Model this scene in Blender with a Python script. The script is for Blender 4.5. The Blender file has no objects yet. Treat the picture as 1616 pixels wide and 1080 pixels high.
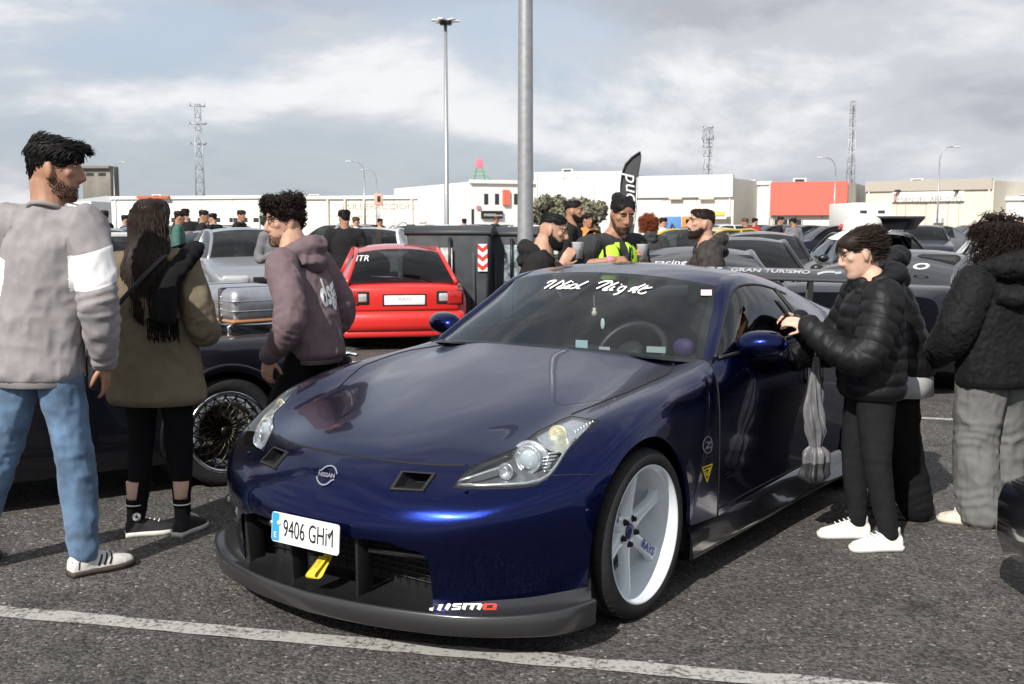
import bpy, bmesh, math, random
import numpy as np
from mathutils import Vector, Matrix
from mathutils.bvhtree import BVHTree

# ------------------------------------------------------------------ camera, sky, sun
scene = bpy.context.scene
C = scene.collection
R = math.radians
CAM_F, CAM_PITCH, CAM_H = 1739.6, R(6.184), 1.510          # focal length in px at 1616 px width
camd = bpy.data.cameras.new('Camera'); cam = bpy.data.objects.new('Camera', camd); C.objects.link(cam)
cam.location = (0, 0, CAM_H); cam.rotation_euler = (R(90) - CAM_PITCH, 0, 0)
camd.sensor_fit = 'HORIZONTAL'; camd.sensor_width = 36.0; camd.lens = CAM_F / 1616 * 36.0
camd.clip_start = 0.05; camd.clip_end = 5000
camd.dof.use_dof = True; camd.dof.focus_distance = 4.3; camd.dof.aperture_fstop = 9.0
scene.camera = cam

SUN_EL, SUN_AZ = R(39.0), R(208.0)     # azimuth measured clockwise from +Y (view direction): behind the camera, to its left
sun_dir = Vector((math.sin(SUN_AZ) * math.cos(SUN_EL), math.cos(SUN_AZ) * math.cos(SUN_EL), math.sin(SUN_EL)))
sund = bpy.data.lights.new('Sun', 'SUN'); sund.energy = 5.0; sund.angle = R(0.55); sund.color = (1.0, 0.95, 0.88)
suno = bpy.data.objects.new('Sun', sund); C.objects.link(suno)
suno.rotation_euler = sun_dir.to_track_quat('Z', 'Y').to_euler()

world = bpy.data.worlds.new('World'); scene.world = world; world.use_nodes = True
SKY_OFF = (3.3, 0.6, 1.0)
def build_world():
    nt = world.node_tree; nt.nodes.clear(); N = nt.nodes.new; L = nt.links.new
    out = N('ShaderNodeOutputWorld'); bg = N('ShaderNodeBackground'); L(bg.outputs[0], out.inputs[0])
    sky = N('ShaderNodeTexSky'); sky.sky_type = 'NISHITA'; sky.sun_disc = False
    sky.sun_elevation = SUN_EL; sky.sun_rotation = SUN_AZ; sky.air_density = 1.0; sky.dust_density = 2.0; sky.ozone_density = 1.5
    bg.inputs[1].default_value = 0.096
    # clouds: noise on the direction projected to a high layer
    tc = N('ShaderNodeTexCoord'); sep = N('ShaderNodeSeparateXYZ'); L(tc.outputs['Generated'], sep.inputs[0])
    def m(op, a, b=None, c=None):
        n = N('ShaderNodeMath'); n.operation = op
        for i, v in enumerate((a, b, c)):
            if v is None: continue
            if isinstance(v, (int, float)): n.inputs[i].default_value = v
            else: L(v, n.inputs[i])
        return n.outputs[0]
    zz_ = m('MULTIPLY', sep.outputs[2], 2.6)
    cmb = N('ShaderNodeCombineXYZ'); L(sep.outputs[0], cmb.inputs[0]); L(sep.outputs[1], cmb.inputs[1]); L(zz_, cmb.inputs[2])
    def noise(scale, det, rough, off, dist=0.0):
        mp = N('ShaderNodeMapping'); mp.inputs['Location'].default_value = off; L(cmb.outputs[0], mp.inputs[0])
        n = N('ShaderNodeTexNoise'); n.inputs['Scale'].default_value = scale; n.inputs['Detail'].default_value = det
        n.inputs['Roughness'].default_value = rough; n.inputs['Distortion'].default_value = dist
        L(mp.outputs[0], n.inputs['Vector']); return n.outputs[0]
    def ramp(v, stops, interp='EASE'):
        r = N('ShaderNodeValToRGB'); r.color_ramp.interpolation = interp
        e = r.color_ramp.elements
        while len(e) < len(stops): e.new(0.5)
        for k, (p, c) in enumerate(stops): e[k].position = p; e[k].color = (*c, 1) if len(c) == 3 else c
        L(v, r.inputs[0]); return r.outputs[0]
    SO = SKY_OFF
    big = noise(1.5, 3, 0.5, SO, 0.2); puff = noise(2.6, 11, 0.58, SO, 0.25); puff2 = noise(2.6, 11, 0.58, (SO[0], SO[1], SO[2] + .16), 0.25)
    dens = m('ADD', m('MULTIPLY', big, 0.55), m('MULTIPLY', puff, 0.45))
    elev = ramp(sep.outputs[2], [(0.0, (0, 0, 0)), (0.10, (.55, .55, .55)), (0.22, (1, 1, 1))])
    dens = m('ADD', dens, m('MULTIPLY', elev, 0.075))
    cover = ramp(dens, [(0.49, (0, 0, 0)), (0.585, (1, 1, 1))])
    lit = m('ADD', 0.5, m('MULTIPLY', m('SUBTRACT', puff, puff2), 2.0))
    shade = ramp(lit, [(0.18, (4.1, 4.3, 4.75)), (0.45, (5.5, 5.7, 6.1)), (0.78, (8.3, 8.3, 8.4))])
    mix = N('ShaderNodeMix'); mix.data_type = 'RGBA'
    L(m('MULTIPLY', cover, 0.92), mix.inputs[0])
    hazec = ramp(sep.outputs[2], [(0.0, (4.6, 5.0, 5.6)), (0.04, (4.0, 4.55, 5.3)), (0.16, (5.0, 5.8, 6.8)), (0.6, (4.2, 5.0, 6.2))])
    veil = noise(4.0, 8, 0.6, (2, 5, 1), 0.4)
    hz = N('ShaderNodeMix'); hz.data_type = 'RGBA'; L(m('MULTIPLY', ramp(veil, [(0.40, (0, 0, 0)), (0.68, (1, 1, 1))]), 0.55), hz.inputs[0]); L(hazec, hz.inputs[6]); hz.inputs[7].default_value = (6.1, 6.4, 6.8, 1)
    tint = N('ShaderNodeMix'); tint.data_type = 'RGBA'; tint.inputs[0].default_value = 0.80
    L(sky.outputs[0], tint.inputs[6]); L(hz.outputs[2], tint.inputs[7])
    L(tint.outputs[2], mix.inputs[6]); L(shade, mix.inputs[7])
    L(mix.outputs[2], bg.inputs[0])
build_world()
scene.view_settings.view_transform = 'Standard'; scene.view_settings.look = 'None'
scene.view_settings.exposure = 0.26; scene.view_settings.gamma = 1.0; scene.view_settings.use_curve_mapping = False

# ------------------------------------------------------------------ pixel helpers (photo survey -> metres)
cpi, spi = math.cos(CAM_PITCH), math.sin(CAM_PITCH)
def ray(px, py):
    a = (px - 808) / CAM_F; b = (540 - py) / CAM_F
    return Vector((a, cpi + b * spi, -spi + b * cpi))
def gnd(px, py, z=0.0):
    r = ray(px, py); t = (z - CAM_H) / r.z
    return Vector((r.x * t, r.y * t, z))
def at(px, py, Y):
    r = ray(px, py); t = Y / r.y
    return Vector((r.x * t, Y, CAM_H + r.z * t))
CAMPOS = Vector((0, 0, CAM_H))

# ------------------------------------------------------------------ object helpers
def setp(o, label=None, cat=None, group=None, kind=None):
    if label: o['label'] = label
    if cat: o['category'] = cat
    if group: o['group'] = group
    if kind: o['kind'] = kind
    return o
def thing(name, label, cat, loc=(0, 0, 0), rotz=0.0, group=None):
    o = bpy.data.objects.new(name, None); C.objects.link(o); o.empty_display_size = 0.1
    o.location = (loc[0], loc[1], loc[2] if len(loc) > 2 else 0); o.rotation_euler = (0, 0, rotz)
    return setp(o, label, cat, group)
def obj(name, me, mat=None, parent=None, loc=None):
    o = bpy.data.objects.new(name, me); C.objects.link(o)
    if mat is not None:
        for mm in (mat if isinstance(mat, (list, tuple)) else [mat]): me.materials.append(mm)
    if parent is not None: o.parent = parent
    if loc is not None: o.location = loc
    return o
def copy_tree(o, parent=None):
    c = o.copy(); C.objects.link(c); c.parent = parent
    for ch in o.children: copy_tree(ch, c)
    return c

class MB:
    """collects shapes; build() links them as one mesh object"""
    def __init__(s): s.v = []; s.f = []; s.mi = []; s.sm = []
    def add(s, vs, fs, mi=0, smooth=True):
        b = len(s.v); s.v.extend([tuple(x) for x in vs]); s.f.extend([tuple(b + i for i in f) for f in fs])
        s.mi.extend([mi] * len(fs)); s.sm.extend([smooth] * len(fs)); return s
    def box(s, c, d, rz=0.0, mi=0, M=None, taper=(1, 1)):
        x, y, z = d[0] / 2, d[1] / 2, d[2] / 2
        vs = []
        for sz in (-1, 1):
            k = taper if sz > 0 else (1, 1)
            for sx, sy in ((-1, -1), (1, -1), (1, 1), (-1, 1)): vs.append(Vector((sx * x * k[0], sy * y * k[1], sz * z)))
        Mt = Matrix.Translation(Vector(c)) @ (M if M is not None else Matrix.Rotation(rz, 4, 'Z'))
        vs = [Mt @ v for v in vs]
        return s.add(vs, [(3, 2, 1, 0), (4, 5, 6, 7), (0, 1, 5, 4), (1, 2, 6, 5), (2, 3, 7, 6), (3, 0, 4, 7)], mi, False)
    def tube(s, pts, r, n=8, mi=0, cap=True, closed=False, flat=None, up=None):
        pts = [Vector(p) for p in pts]; m = len(pts)
        rs = r if isinstance(r, list) else [r] * m
        vs = []; fs = []; prev = None
        for i, p in enumerate(pts):
            if closed: t = (pts[(i + 1) % m] - pts[i - 1])
            else: t = pts[min(i + 1, m - 1)] - pts[max(i - 1, 0)]
            t = t.normalized() if t.length > 1e-9 else Vector((0, 0, 1))
            if prev is None:
                a = Vector(up) if up is not None else (Vector((0, 0, 1)) if abs(t.z) < 0.9 else Vector((1, 0, 0)))
                u = (a - t * a.dot(t)).normalized()
            else: u = (prev - t * prev.dot(t)).normalized()
            prev = u; w = t.cross(u)
            ru, rw = (rs[i] if isinstance(rs[i], (tuple, list)) else (rs[i], rs[i]))
            for k in range(n):
                a = 2 * math.pi * k / n
                vs.append(p + u * (ru * math.cos(a)) + w * (rw * math.sin(a)))
        for i in range(m if closed else m - 1):
            j = (i + 1) % m
            for k in range(n):
                k2 = (k + 1) % n
                fs.append((i * n + k, i * n + k2, j * n + k2, j * n + k))
        if cap and not closed:
            fs.append(tuple(range(n - 1, -1, -1))); fs.append(tuple((m - 1) * n + k for k in range(n)))
        return s.add(vs, fs, mi)
    def lathe(s, prof, n=32, M=None, mi=0, closed=False):
        """prof: list of (r, a): radius and height along local Z"""
        vs = []; fs = []; m = len(prof)
        for r, a in prof:
            for k in range(n):
                t = 2 * math.pi * k / n; vs.append(Vector((r * math.cos(t), r * math.sin(t), a)))
        if M is not None: vs = [M @ v for v in vs]
        for i in range(m if closed else m - 1):
            j = (i + 1) % m
            for k in range(n):
                k2 = (k + 1) % n; fs.append((i * n + k, i * n + k2, j * n + k2, j * n + k))
        return s.add(vs, fs, mi)
    def grid(s, P, mi=0, flip=False, smooth=True):
        P = np.asarray(P); a, b = P.shape[:2]
        fs = []
        for i in range(a - 1):
            for j in range(b - 1):
                q = (i * b + j, i * b + j + 1, (i + 1) * b + j + 1, (i + 1) * b + j)
                fs.append(q[::-1] if flip else q)
        return s.add([tuple(x) for x in P.reshape(-1, 3)], fs, mi, smooth)
    def sphere(s, c, r, n=12, m=8, mi=0, M=None):
        rx, ry, rz = r if isinstance(r, (tuple, list)) else (r, r, r)
        vs = [Vector((0, 0, rz))]; fs = []
        for i in range(1, m):
            t = math.pi * i / m
            for k in range(n):
                a = 2 * math.pi * k / n
                vs.append(Vector((rx * math.sin(t) * math.cos(a), ry * math.sin(t) * math.sin(a), rz * math.cos(t))))
        vs.append(Vector((0, 0, -rz)))
        for k in range(n): fs.append((0, 1 + k, 1 + (k + 1) % n))
        for i in range(m - 2):
            for k in range(n): fs.append((1 + i * n + k, 1 + (i + 1) * n + k, 1 + (i + 1) * n + (k + 1) % n, 1 + i * n + (k + 1) % n))
        e = len(vs) - 1
        for k in range(n): fs.append((e, 1 + (m - 2) * n + (k + 1) % n, 1 + (m - 2) * n + k))
        if M is not None: vs = [M @ v for v in vs]
        return s.add([v + Vector(c) for v in vs], fs, mi)
    def mesh(s, name='mesh'):
        me = bpy.data.meshes.new(name); me.from_pydata(s.v, [], s.f)
        me.polygons.foreach_set('material_index', s.mi); me.polygons.foreach_set('use_smooth', s.sm); me.update()
        return me
    def build(s, name, mat=None, parent=None, loc=None):
        return obj(name, s.mesh(name), mat, parent, loc)

def bevel(o, w=0.01, seg=2, ang=35):
    m = o.modifiers.new('bevel', 'BEVEL'); m.width = w; m.segments = seg; m.limit_method = 'ANGLE'; m.angle_limit = R(ang)
    m.harden_normals = False
    for p in o.data.polygons: p.use_smooth = True
    return o
def solidify(o, t, off=-1):
    m = o.modifiers.new('solid', 'SOLIDIFY'); m.thickness = t; m.offset = off; return o

# splines
def nspline(x, y, xn):
    """cubic spline, natural ends; y (n,d)"""
    x = np.asarray(x, float); y = np.asarray(y, float); n = len(x)
    if n == 2:
        t = ((np.asarray(xn) - x[0]) / (x[1] - x[0]))[:, None]; return y[0] * (1 - t) + y[1] * t
    h = np.diff(x); A = np.zeros((n, n)); b = np.zeros((n,) + y.shape[1:])
    A[0, 0] = A[-1, -1] = 1
    for i in range(1, n - 1):
        A[i, i - 1] = h[i - 1]; A[i, i] = 2 * (h[i - 1] + h[i]); A[i, i + 1] = h[i]
        b[i] = 6 * ((y[i + 1] - y[i]) / h[i] - (y[i] - y[i - 1]) / h[i - 1])
    M = np.linalg.solve(A, b)
    xn = np.asarray(xn, float); k = np.clip(np.searchsorted(x, xn) - 1, 0, n - 2)
    t0 = (x[k + 1] - xn)[:, None]; t1 = (xn - x[k])[:, None]; hk = h[k][:, None]
    return M[k] * t0 ** 3 / (6 * hk) + M[k + 1] * t1 ** 3 / (6 * hk) + (y[k] / hk - M[k] * hk / 6) * t0 + (y[k + 1] / hk - M[k + 1] * hk / 6) * t1
def chord(P):
    P = np.asarray(P, float); d = np.r_[0, np.cumsum(np.linalg.norm(np.diff(P, axis=0), axis=1))]; return d / d[-1]
def curve(P, n):
    P = np.asarray(P, float); return nspline(chord(P), P, np.linspace(0, 1, n))
def patch(rows, nu, nv):
    """tensor cubic surface through rows x columns of points -> (nu, nv, 3)"""
    G = np.asarray(rows, float)
    u = np.mean([chord(G[:, j] + np.arange(len(G))[:, None] * 1e-6) for j in range(G.shape[1])], axis=0)
    v = np.mean([chord(G[i] + np.arange(G.shape[1])[:, None] * 1e-6) for i in range(G.shape[0])], axis=0)
    un = np.linspace(0, 1, nu); vn = np.linspace(0, 1, nv)
    A = np.stack([nspline(u, G[:, j], un) for j in range(G.shape[1])], 1)
    return np.stack([nspline(v, A[i], vn) for i in range(nu)], 0)

# value noise, vectorised
def vnoise(P, seed=0):
    P = np.asarray(P, float); i = np.floor(P).astype(np.int64); f = P - i; f = f * f * (3 - 2 * f)
    def h(a, b, c):
        n = (a * 374761393 + b * 668265263 + c * 2147483647 + seed * 974711) & 0xffffffff
        n = ((n ^ (n >> 13)) * 1274126177) & 0xffffffff
        n = n ^ (n >> 16); return (n & 0xffff) / 32767.5 - 1
    r = 0
    for dx in (0, 1):
        for dy in (0, 1):
            for dz in (0, 1):
                w = (f[:, 0] if dx else 1 - f[:, 0]) * (f[:, 1] if dy else 1 - f[:, 1]) * (f[:, 2] if dz else 1 - f[:, 2])
                r = r + w * h(i[:, 0] + dx, i[:, 1] + dy, i[:, 2] + dz)
    return r

# ------------------------------------------------------------------ materials
MATS = {}
def nodes(m):
    m.use_nodes = True; return m.node_tree, m.node_tree.nodes, m.node_tree.links
def pbr(name, col, rough=0.5, metal=0.0, coat=0.0, spec=0.5, noise=None, bump=None, sheen=0.0, trans=0.0, emit=None, ior=1.5, alpha=None, coatr=0.03, sss=0.0, musgrave=None):
    """noise=(scale, amount[, detail]) varies the value; bump=(scale, strength, distance)"""
    if name in MATS: return MATS[name]
    m = bpy.data.materials.new(name); nt, N, L = nodes(m); b = N['Principled BSDF']
    b.inputs['Base Color'].default_value = (*col, 1); b.inputs['Roughness'].default_value = rough; b.inputs['Metallic'].default_value = metal
    b.inputs['Coat Weight'].default_value = coat; b.inputs['Coat Roughness'].default_value = coatr
    b.inputs['Specular IOR Level'].default_value = spec; b.inputs['IOR'].default_value = ior
    if sheen: b.inputs['Sheen Weight'].default_value = sheen; b.inputs['Sheen Roughness'].default_value = 0.5
    if trans: b.inputs['Transmission Weight'].default_value = trans
    if sss:
        b.inputs['Subsurface Weight'].default_value = sss; b.inputs['Subsurface Radius'].default_value = (0.012, 0.005, 0.003); b.inputs['Subsurface Scale'].default_value = 1.0
    if emit: b.inputs['Emission Color'].default_value = (*emit[:3], 1); b.inputs['Emission Strength'].default_value = emit[3]
    if noise or bump: tc = N.new('ShaderNodeTexCoord')
    if noise:
        n = N.new('ShaderNodeTexNoise'); n.inputs['Scale'].default_value = noise[0]; n.inputs['Detail'].default_value = noise[2] if len(noise) > 2 else 4
        L.new(tc.outputs['Object'], n.inputs['Vector'])
        r = N.new('ShaderNodeMapRange'); r.inputs['From Min'].default_value = 0.3; r.inputs['From Max'].default_value = 0.7
        r.inputs['To Min'].default_value = 1 - noise[1]; r.inputs['To Max'].default_value = 1 + noise[1]
        L.new(n.outputs[0], r.inputs['Value'])
        mx = N.new('ShaderNodeVectorMath'); mx.operation = 'SCALE'; mx.inputs[0].default_value = col; L.new(r.outputs[0], mx.inputs['Scale'])
        L.new(mx.outputs[0], b.inputs['Base Color'])
    if bump:
        n = N.new('ShaderNodeTexNoise'); n.inputs['Scale'].default_value = bump[0]; n.inputs['Detail'].default_value = 3
        L.new(tc.outputs['Object'], n.inputs['Vector'])
        bp = N.new('ShaderNodeBump'); bp.inputs['Strength'].default_value = bump[1]; bp.inputs['Distance'].default_value = bump[2] if len(bump) > 2 else 0.01
        L.new(n.outputs[0], bp.inputs['Height']); L.new(bp.outputs[0], b.inputs['Normal'])
    MATS[name] = m; return m
def glass(name, tint=(0.35, 0.42, 0.42), rough=0.0, ior=1.5):
    """thin sheet glass: tinted see-through plus mirror reflection by Fresnel"""
    if name in MATS: return MATS[name]
    m = bpy.data.materials.new(name); nt, N, L = nodes(m); N.clear()
    out = N.new('ShaderNodeOutputMaterial'); mix = N.new('ShaderNodeMixShader'); fr = N.new('ShaderNodeFresnel'); fr.inputs[0].default_value = ior
    ge = N.new('ShaderNodeNewGeometry'); im = N.new('ShaderNodeMapRange'); im.inputs['To Min'].default_value = ior; im.inputs['To Max'].default_value = 1 / ior; L.new(ge.outputs['Backfacing'], im.inputs['Value']); L.new(im.outputs[0], fr.inputs[0])
    t = N.new('ShaderNodeBsdfTransparent'); t.inputs[0].default_value = (*tint, 1)
    g = N.new('ShaderNodeBsdfGlossy'); g.inputs['Roughness'].default_value = rough; g.inputs[0].default_value = (1, 1, 1, 1)
    L.new(fr.outputs[0], mix.inputs[0]); L.new(t.outputs[0], mix.inputs[1]); L.new(g.outputs[0], mix.inputs[2]); L.new(mix.outputs[0], out.inputs[0])
    MATS[name] = m; return m
def carpaint(name, col, metal=0.6, rough=0.35, flake=0.0, dirt=0.0, coat=1.0):
    if name in MATS: return MATS[name]
    m = pbr(name, col, rough, metal, coat, 0.5)
    nt, N, L = nodes(m); b = N['Principled BSDF']; tc = N.new('ShaderNodeTexCoord')
    b.inputs['Coat Roughness'].default_value = 0.025; b.inputs['Coat IOR'].default_value = 1.40
    if flake:
        v = N.new('ShaderNodeTexVoronoi'); v.inputs['Scale'].default_value = 900; L.new(tc.outputs['Object'], v.inputs['Vector'])
        bp = N.new('ShaderNodeBump'); bp.inputs['Strength'].default_value = flake; bp.inputs['Distance'].default_value = 0.0006
        L.new(v.outputs['Color'], bp.inputs['Height']); L.new(bp.outputs[0], b.inputs['Normal'])
    # faint dust film, uneven
    n = N.new('ShaderNodeTexNoise'); n.inputs['Scale'].default_value = 3.0; n.inputs['Detail'].default_value = 6; L.new(tc.outputs['Object'], n.inputs['Vector'])
    r = N.new('ShaderNodeMapRange'); r.inputs['From Min'].default_value = 0.35; r.inputs['From Max'].default_value = 0.75
    r.inputs['To Min'].default_value = 0.015; r.inputs['To Max'].default_value = 0.05 + dirt; L.new(n.outputs[0], r.inputs['Value']); L.new(r.outputs[0], b.inputs['Coat Roughness'])
    return m
def text_mesh(s, size=1.0, shear=0.0, ext=0.0, bold=0.0, sx=1.0, align='CENTER', space=1.0):
    cu = bpy.data.curves.new('txt', 'FONT'); cu.body = s; cu.size = size; cu.shear = shear; cu.extrude = ext; cu.offset = bold
    cu.align_x = align; cu.align_y = 'CENTER'; cu.space_character = space; cu.resolution_u = 3
    o = bpy.data.objects.new('txt', cu); C.objects.link(o)
    bpy.context.view_layer.update()
    dg = bpy.context.evaluated_depsgraph_get()
    me = bpy.data.meshes.new_from_object(o.evaluated_get(dg))
    bpy.data.objects.remove(o); bpy.data.curves.remove(cu)
    if sx != 1.0:
        for v in me.vertices: v.co.x *= sx
    return me
def text_on(name, s, origin, xdir, ydir, mat, parent=None, size=0.1, **k):
    """flat lettering placed in 3D: local x along xdir, y along ydir"""
    me = text_mesh(s, size, **k); x = Vector(xdir).normalized(); y = Vector(ydir).normalized(); zz = x.cross(y)
    o = Vector(origin)
    for v in me.vertices: v.co = o + x * v.co.x + y * v.co.y + zz * v.co.z
    me.materials.clear()
    return obj(name, me, mat, parent)
def ribbon(mb, pts, w, nrm=(0, 0, 1), mi=0):
    """flat stroke of given widths along a polyline lying in a plane with normal nrm"""
    pts = [Vector(p) for p in pts]; n = Vector(nrm); vs = []
    ws = w if isinstance(w, (list, tuple)) else [w] * len(pts)
    for i, p in enumerate(pts):
        t = (pts[min(i + 1, len(pts) - 1)] - pts[max(i - 1, 0)]).normalized(); q = n.cross(t).normalized()
        vs += [p - q * ws[i] / 2, p + q * ws[i] / 2]
    mb.add(vs, [(2 * i, 2 * i + 2, 2 * i + 3, 2 * i + 1) for i in range(len(pts) - 1)], mi, False)
def drape(me, bvh, direction, off=0.002, sub=0):
    """project a mesh onto a surface along direction"""
    if sub:
        bm = bmesh.new(); bm.from_mesh(me); bmesh.ops.triangulate(bm, faces=bm.faces[:])
        for _ in range(sub): bmesh.ops.subdivide_edges(bm, edges=[e for e in bm.edges if e.calc_length() > 0.012], cuts=1)
        bm.to_mesh(me); bm.free()
    d = Vector(direction).normalized()
    for v in me.vertices:
        h = bvh.ray_cast(v.co - d * 0.5, d)
        if h[0] is not None:
            n = h[1] if h[1].dot(d) < 0 else -h[1]
            v.co = h[0] + n * off
    return me
# ------------------------------------------------------------------ ground
def asphalt():
    m = bpy.data.materials.new('worn_asphalt'); nt, N, L = nodes(m); b = N['Principled BSDF']; tc = N.new('ShaderNodeTexCoord')
    def noise(s, d=4, r=.55): n = N.new('ShaderNodeTexNoise'); n.inputs['Scale'].default_value = s; n.inputs['Detail'].default_value = d; n.inputs['Roughness'].default_value = r; L.new(tc.outputs['Object'], n.inputs['Vector']); return n.outputs[0]
    def mr(v, a, b_, c, d): n = N.new('ShaderNodeMapRange'); n.inputs['From Min'].default_value = a; n.inputs['From Max'].default_value = b_; n.inputs['To Min'].default_value = c; n.inputs['To Max'].default_value = d; L.new(v, n.inputs['Value']); return n.outputs[0]
    def mul(a, b_): n = N.new('ShaderNodeMath'); n.operation = 'MULTIPLY'; L.new(a, n.inputs[0]); L.new(b_, n.inputs[1]); return n.outputs[0]
    vo = N.new('ShaderNodeTexVoronoi'); vo.inputs['Scale'].default_value = 85; L.new(tc.outputs['Object'], vo.inputs['Vector'])
    sepc = N.new('ShaderNodeSeparateColor'); L.new(vo.outputs['Color'], sepc.inputs[0])
    stone = mr(sepc.outputs[0], .0, 1.0, .38, 1.55)
    bright = mr(sepc.outputs[1], .955, .97, 1.0, 2.4)
    big = mr(noise(.55, 5), .3, .7, .78, 1.22); mid = mr(noise(5, 5), .3, .7, .85, 1.15); fine = mr(noise(260, 2), .3, .7, .75, 1.25)
    # crack network
    cr = N.new('ShaderNodeTexVoronoi'); cr.feature = 'DISTANCE_TO_EDGE'; cr.inputs['Scale'].default_value = .42
    wn = N.new('ShaderNodeTexNoise'); wn.inputs['Scale'].default_value = 2.2; wn.inputs['Detail'].default_value = 8; L.new(tc.outputs['Object'], wn.inputs['Vector'])
    vm = N.new('ShaderNodeVectorMath'); vm.operation = 'MULTIPLY_ADD'; L.new(wn.outputs['Color'], vm.inputs[0]); vm.inputs[1].default_value = (.55, .55, 0); L.new(tc.outputs['Object'], vm.inputs[2]); L.new(vm.outputs[0], cr.inputs['Vector'])
    crack = mr(cr.outputs['Distance'], .0012, .005, .68, 1.0)
    oil = mr(noise(1.7, 7, .6), .54, .68, 1.0, .52); pale = mr(noise(.23, 6, .6), .50, .68, 1.0, 1.28); speck = mr(noise(38, 2), .70, .74, 1.0, 1.9)
    v = mul(mul(mul(oil, pale), speck), mul(mul(mul(stone, bright), mul(big, mid)), mul(fine, crack)))
    sc = N.new('ShaderNodeVectorMath'); sc.operation = 'SCALE'; sc.inputs[0].default_value = (.074, .069, .064); L.new(v, sc.inputs['Scale']); L.new(sc.outputs[0], b.inputs['Base Color'])
    b.inputs['Roughness'].default_value = .82; b.inputs['Specular IOR Level'].default_value = .35
    bp = N.new('ShaderNodeBump'); bp.inputs['Strength'].default_value = .8; bp.inputs['Distance'].default_value = .006
    hs = N.new('ShaderNodeMath'); hs.operation = 'SUBTRACT'; hs.inputs[0].default_value = 1.0; L.new(vo.outputs['Distance'], hs.inputs[1]); L.new(mul(hs.outputs[0], crack), bp.inputs['Height']); L.new(bp.outputs[0], b.inputs['Normal'])
    return m
ASPH = asphalt()
g = MB(); g.grid(np.array([[(x, y, 0) for y in (-1500, 3000)] for x in (-3000, 3000)]), flip=True); setp(g.build('asphalt_ground', ASPH), kind='structure')
def roadpaint():
    m = bpy.data.materials.new('worn_road_paint'); nt, N, L = nodes(m); b = N['Principled BSDF']; tc = N.new('ShaderNodeTexCoord')
    n = N.new('ShaderNodeTexNoise'); n.inputs['Scale'].default_value = 45; n.inputs['Detail'].default_value = 6; n.inputs['Roughness'].default_value = .7; L.new(tc.outputs['Object'], n.inputs['Vector'])
    n2 = N.new('ShaderNodeTexNoise'); n2.inputs['Scale'].default_value = 5; n2.inputs['Detail'].default_value = 4; L.new(tc.outputs['Object'], n2.inputs['Vector'])
    ad = N.new('ShaderNodeMath'); ad.operation = 'MULTIPLY_ADD'; L.new(n2.outputs[0], ad.inputs[0]); ad.inputs[1].default_value = .45; L.new(n.outputs[0], ad.inputs[2])
    r = N.new('ShaderNodeValToRGB'); r.color_ramp.elements[0].position = .60; r.color_ramp.elements[0].color = (.075, .072, .068, 1); r.color_ramp.elements[1].position = .74; r.color_ramp.elements[1].color = (.36, .35, .33, 1); L.new(ad.outputs[0], r.inputs[0]); L.new(r.outputs[0], b.inputs['Base Color'])
    b.inputs['Roughness'].default_value = .8
    bp = N.new('ShaderNodeBump'); bp.inputs['Strength'].default_value = .5; bp.inputs['Distance'].default_value = .004; L.new(n.outputs[0], bp.inputs['Height']); L.new(bp.outputs[0], b.inputs['Normal'])
    return m
RPAINT = roadpaint()
def gline(a, b, w, label_=None, n=60, z=.004, seed=0):
    a, b = Vector((a[0], a[1], 0)), Vector((b[0], b[1], 0)); d = (b - a).normalized(); q = Vector((-d.y, d.x, 0)); rn = random.Random(seed); vs = []
    for i in range(n + 1):
        p = a.lerp(b, i / n); vs += [p - q * (w / 2 + rn.gauss(0, .004)) + Vector((0, 0, z)), p + q * (w / 2 + rn.gauss(0, .004)) + Vector((0, 0, z))]
    mb = MB(); mb.add(vs, [(2 * i, 2 * i + 2, 2 * i + 3, 2 * i + 1) for i in range(n)], 0, False); return setp(mb.build('painted_line', RPAINT), kind='structure')
A_, B_ = gnd(0, 966), gnd(1240, 1076); D_ = (B_ - A_).normalized()
gline(A_ - D_ * 8, B_ + D_ * 8, .104, n=200)
# bay lines running back beside the cars, and the far row line
Yd = Vector((math.sin(R(34.91)), math.cos(R(34.91)), 0))
c0 = gnd(1452, 607); gline(c0 - Vector((.6, 0, 0)), c0 + Vector((9, .6, 0)), .11, seed=3)
c0 = gnd(1475, 665); gline(c0 - Vector((.4, -.25, 0)), c0 + Vector((6, -2.0, 0)), .10, seed=4)
c0 = gnd(570, 572); gline(c0 - Vector((6, .3, 0)), c0 + Vector((3, .15, 0)), .12, seed=5)
for k in range(5): gline((-14 + 5.2 * k, 17.5), (-15.5 + 5.4 * k, 23), .11, seed=6 + k, n=20)
# kerbed verge and dusty ground in front of the buildings
VERGE = pbr('dusty_verge', (.23, .20, .15), .95, noise=(1.2, .3)); KERB = pbr('kerb_concrete', (.36, .35, .33), .9, noise=(6, .15))
mb = MB(); mb.box((0, 78, .06), (420, 5, .12)); setp(mb.build('far_verge', VERGE), kind='structure')
mb = MB(); mb.box((0, 75.4, .07), (420, .25, .14)); setp(mb.build('far_kerb', KERB), kind='structure')
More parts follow.
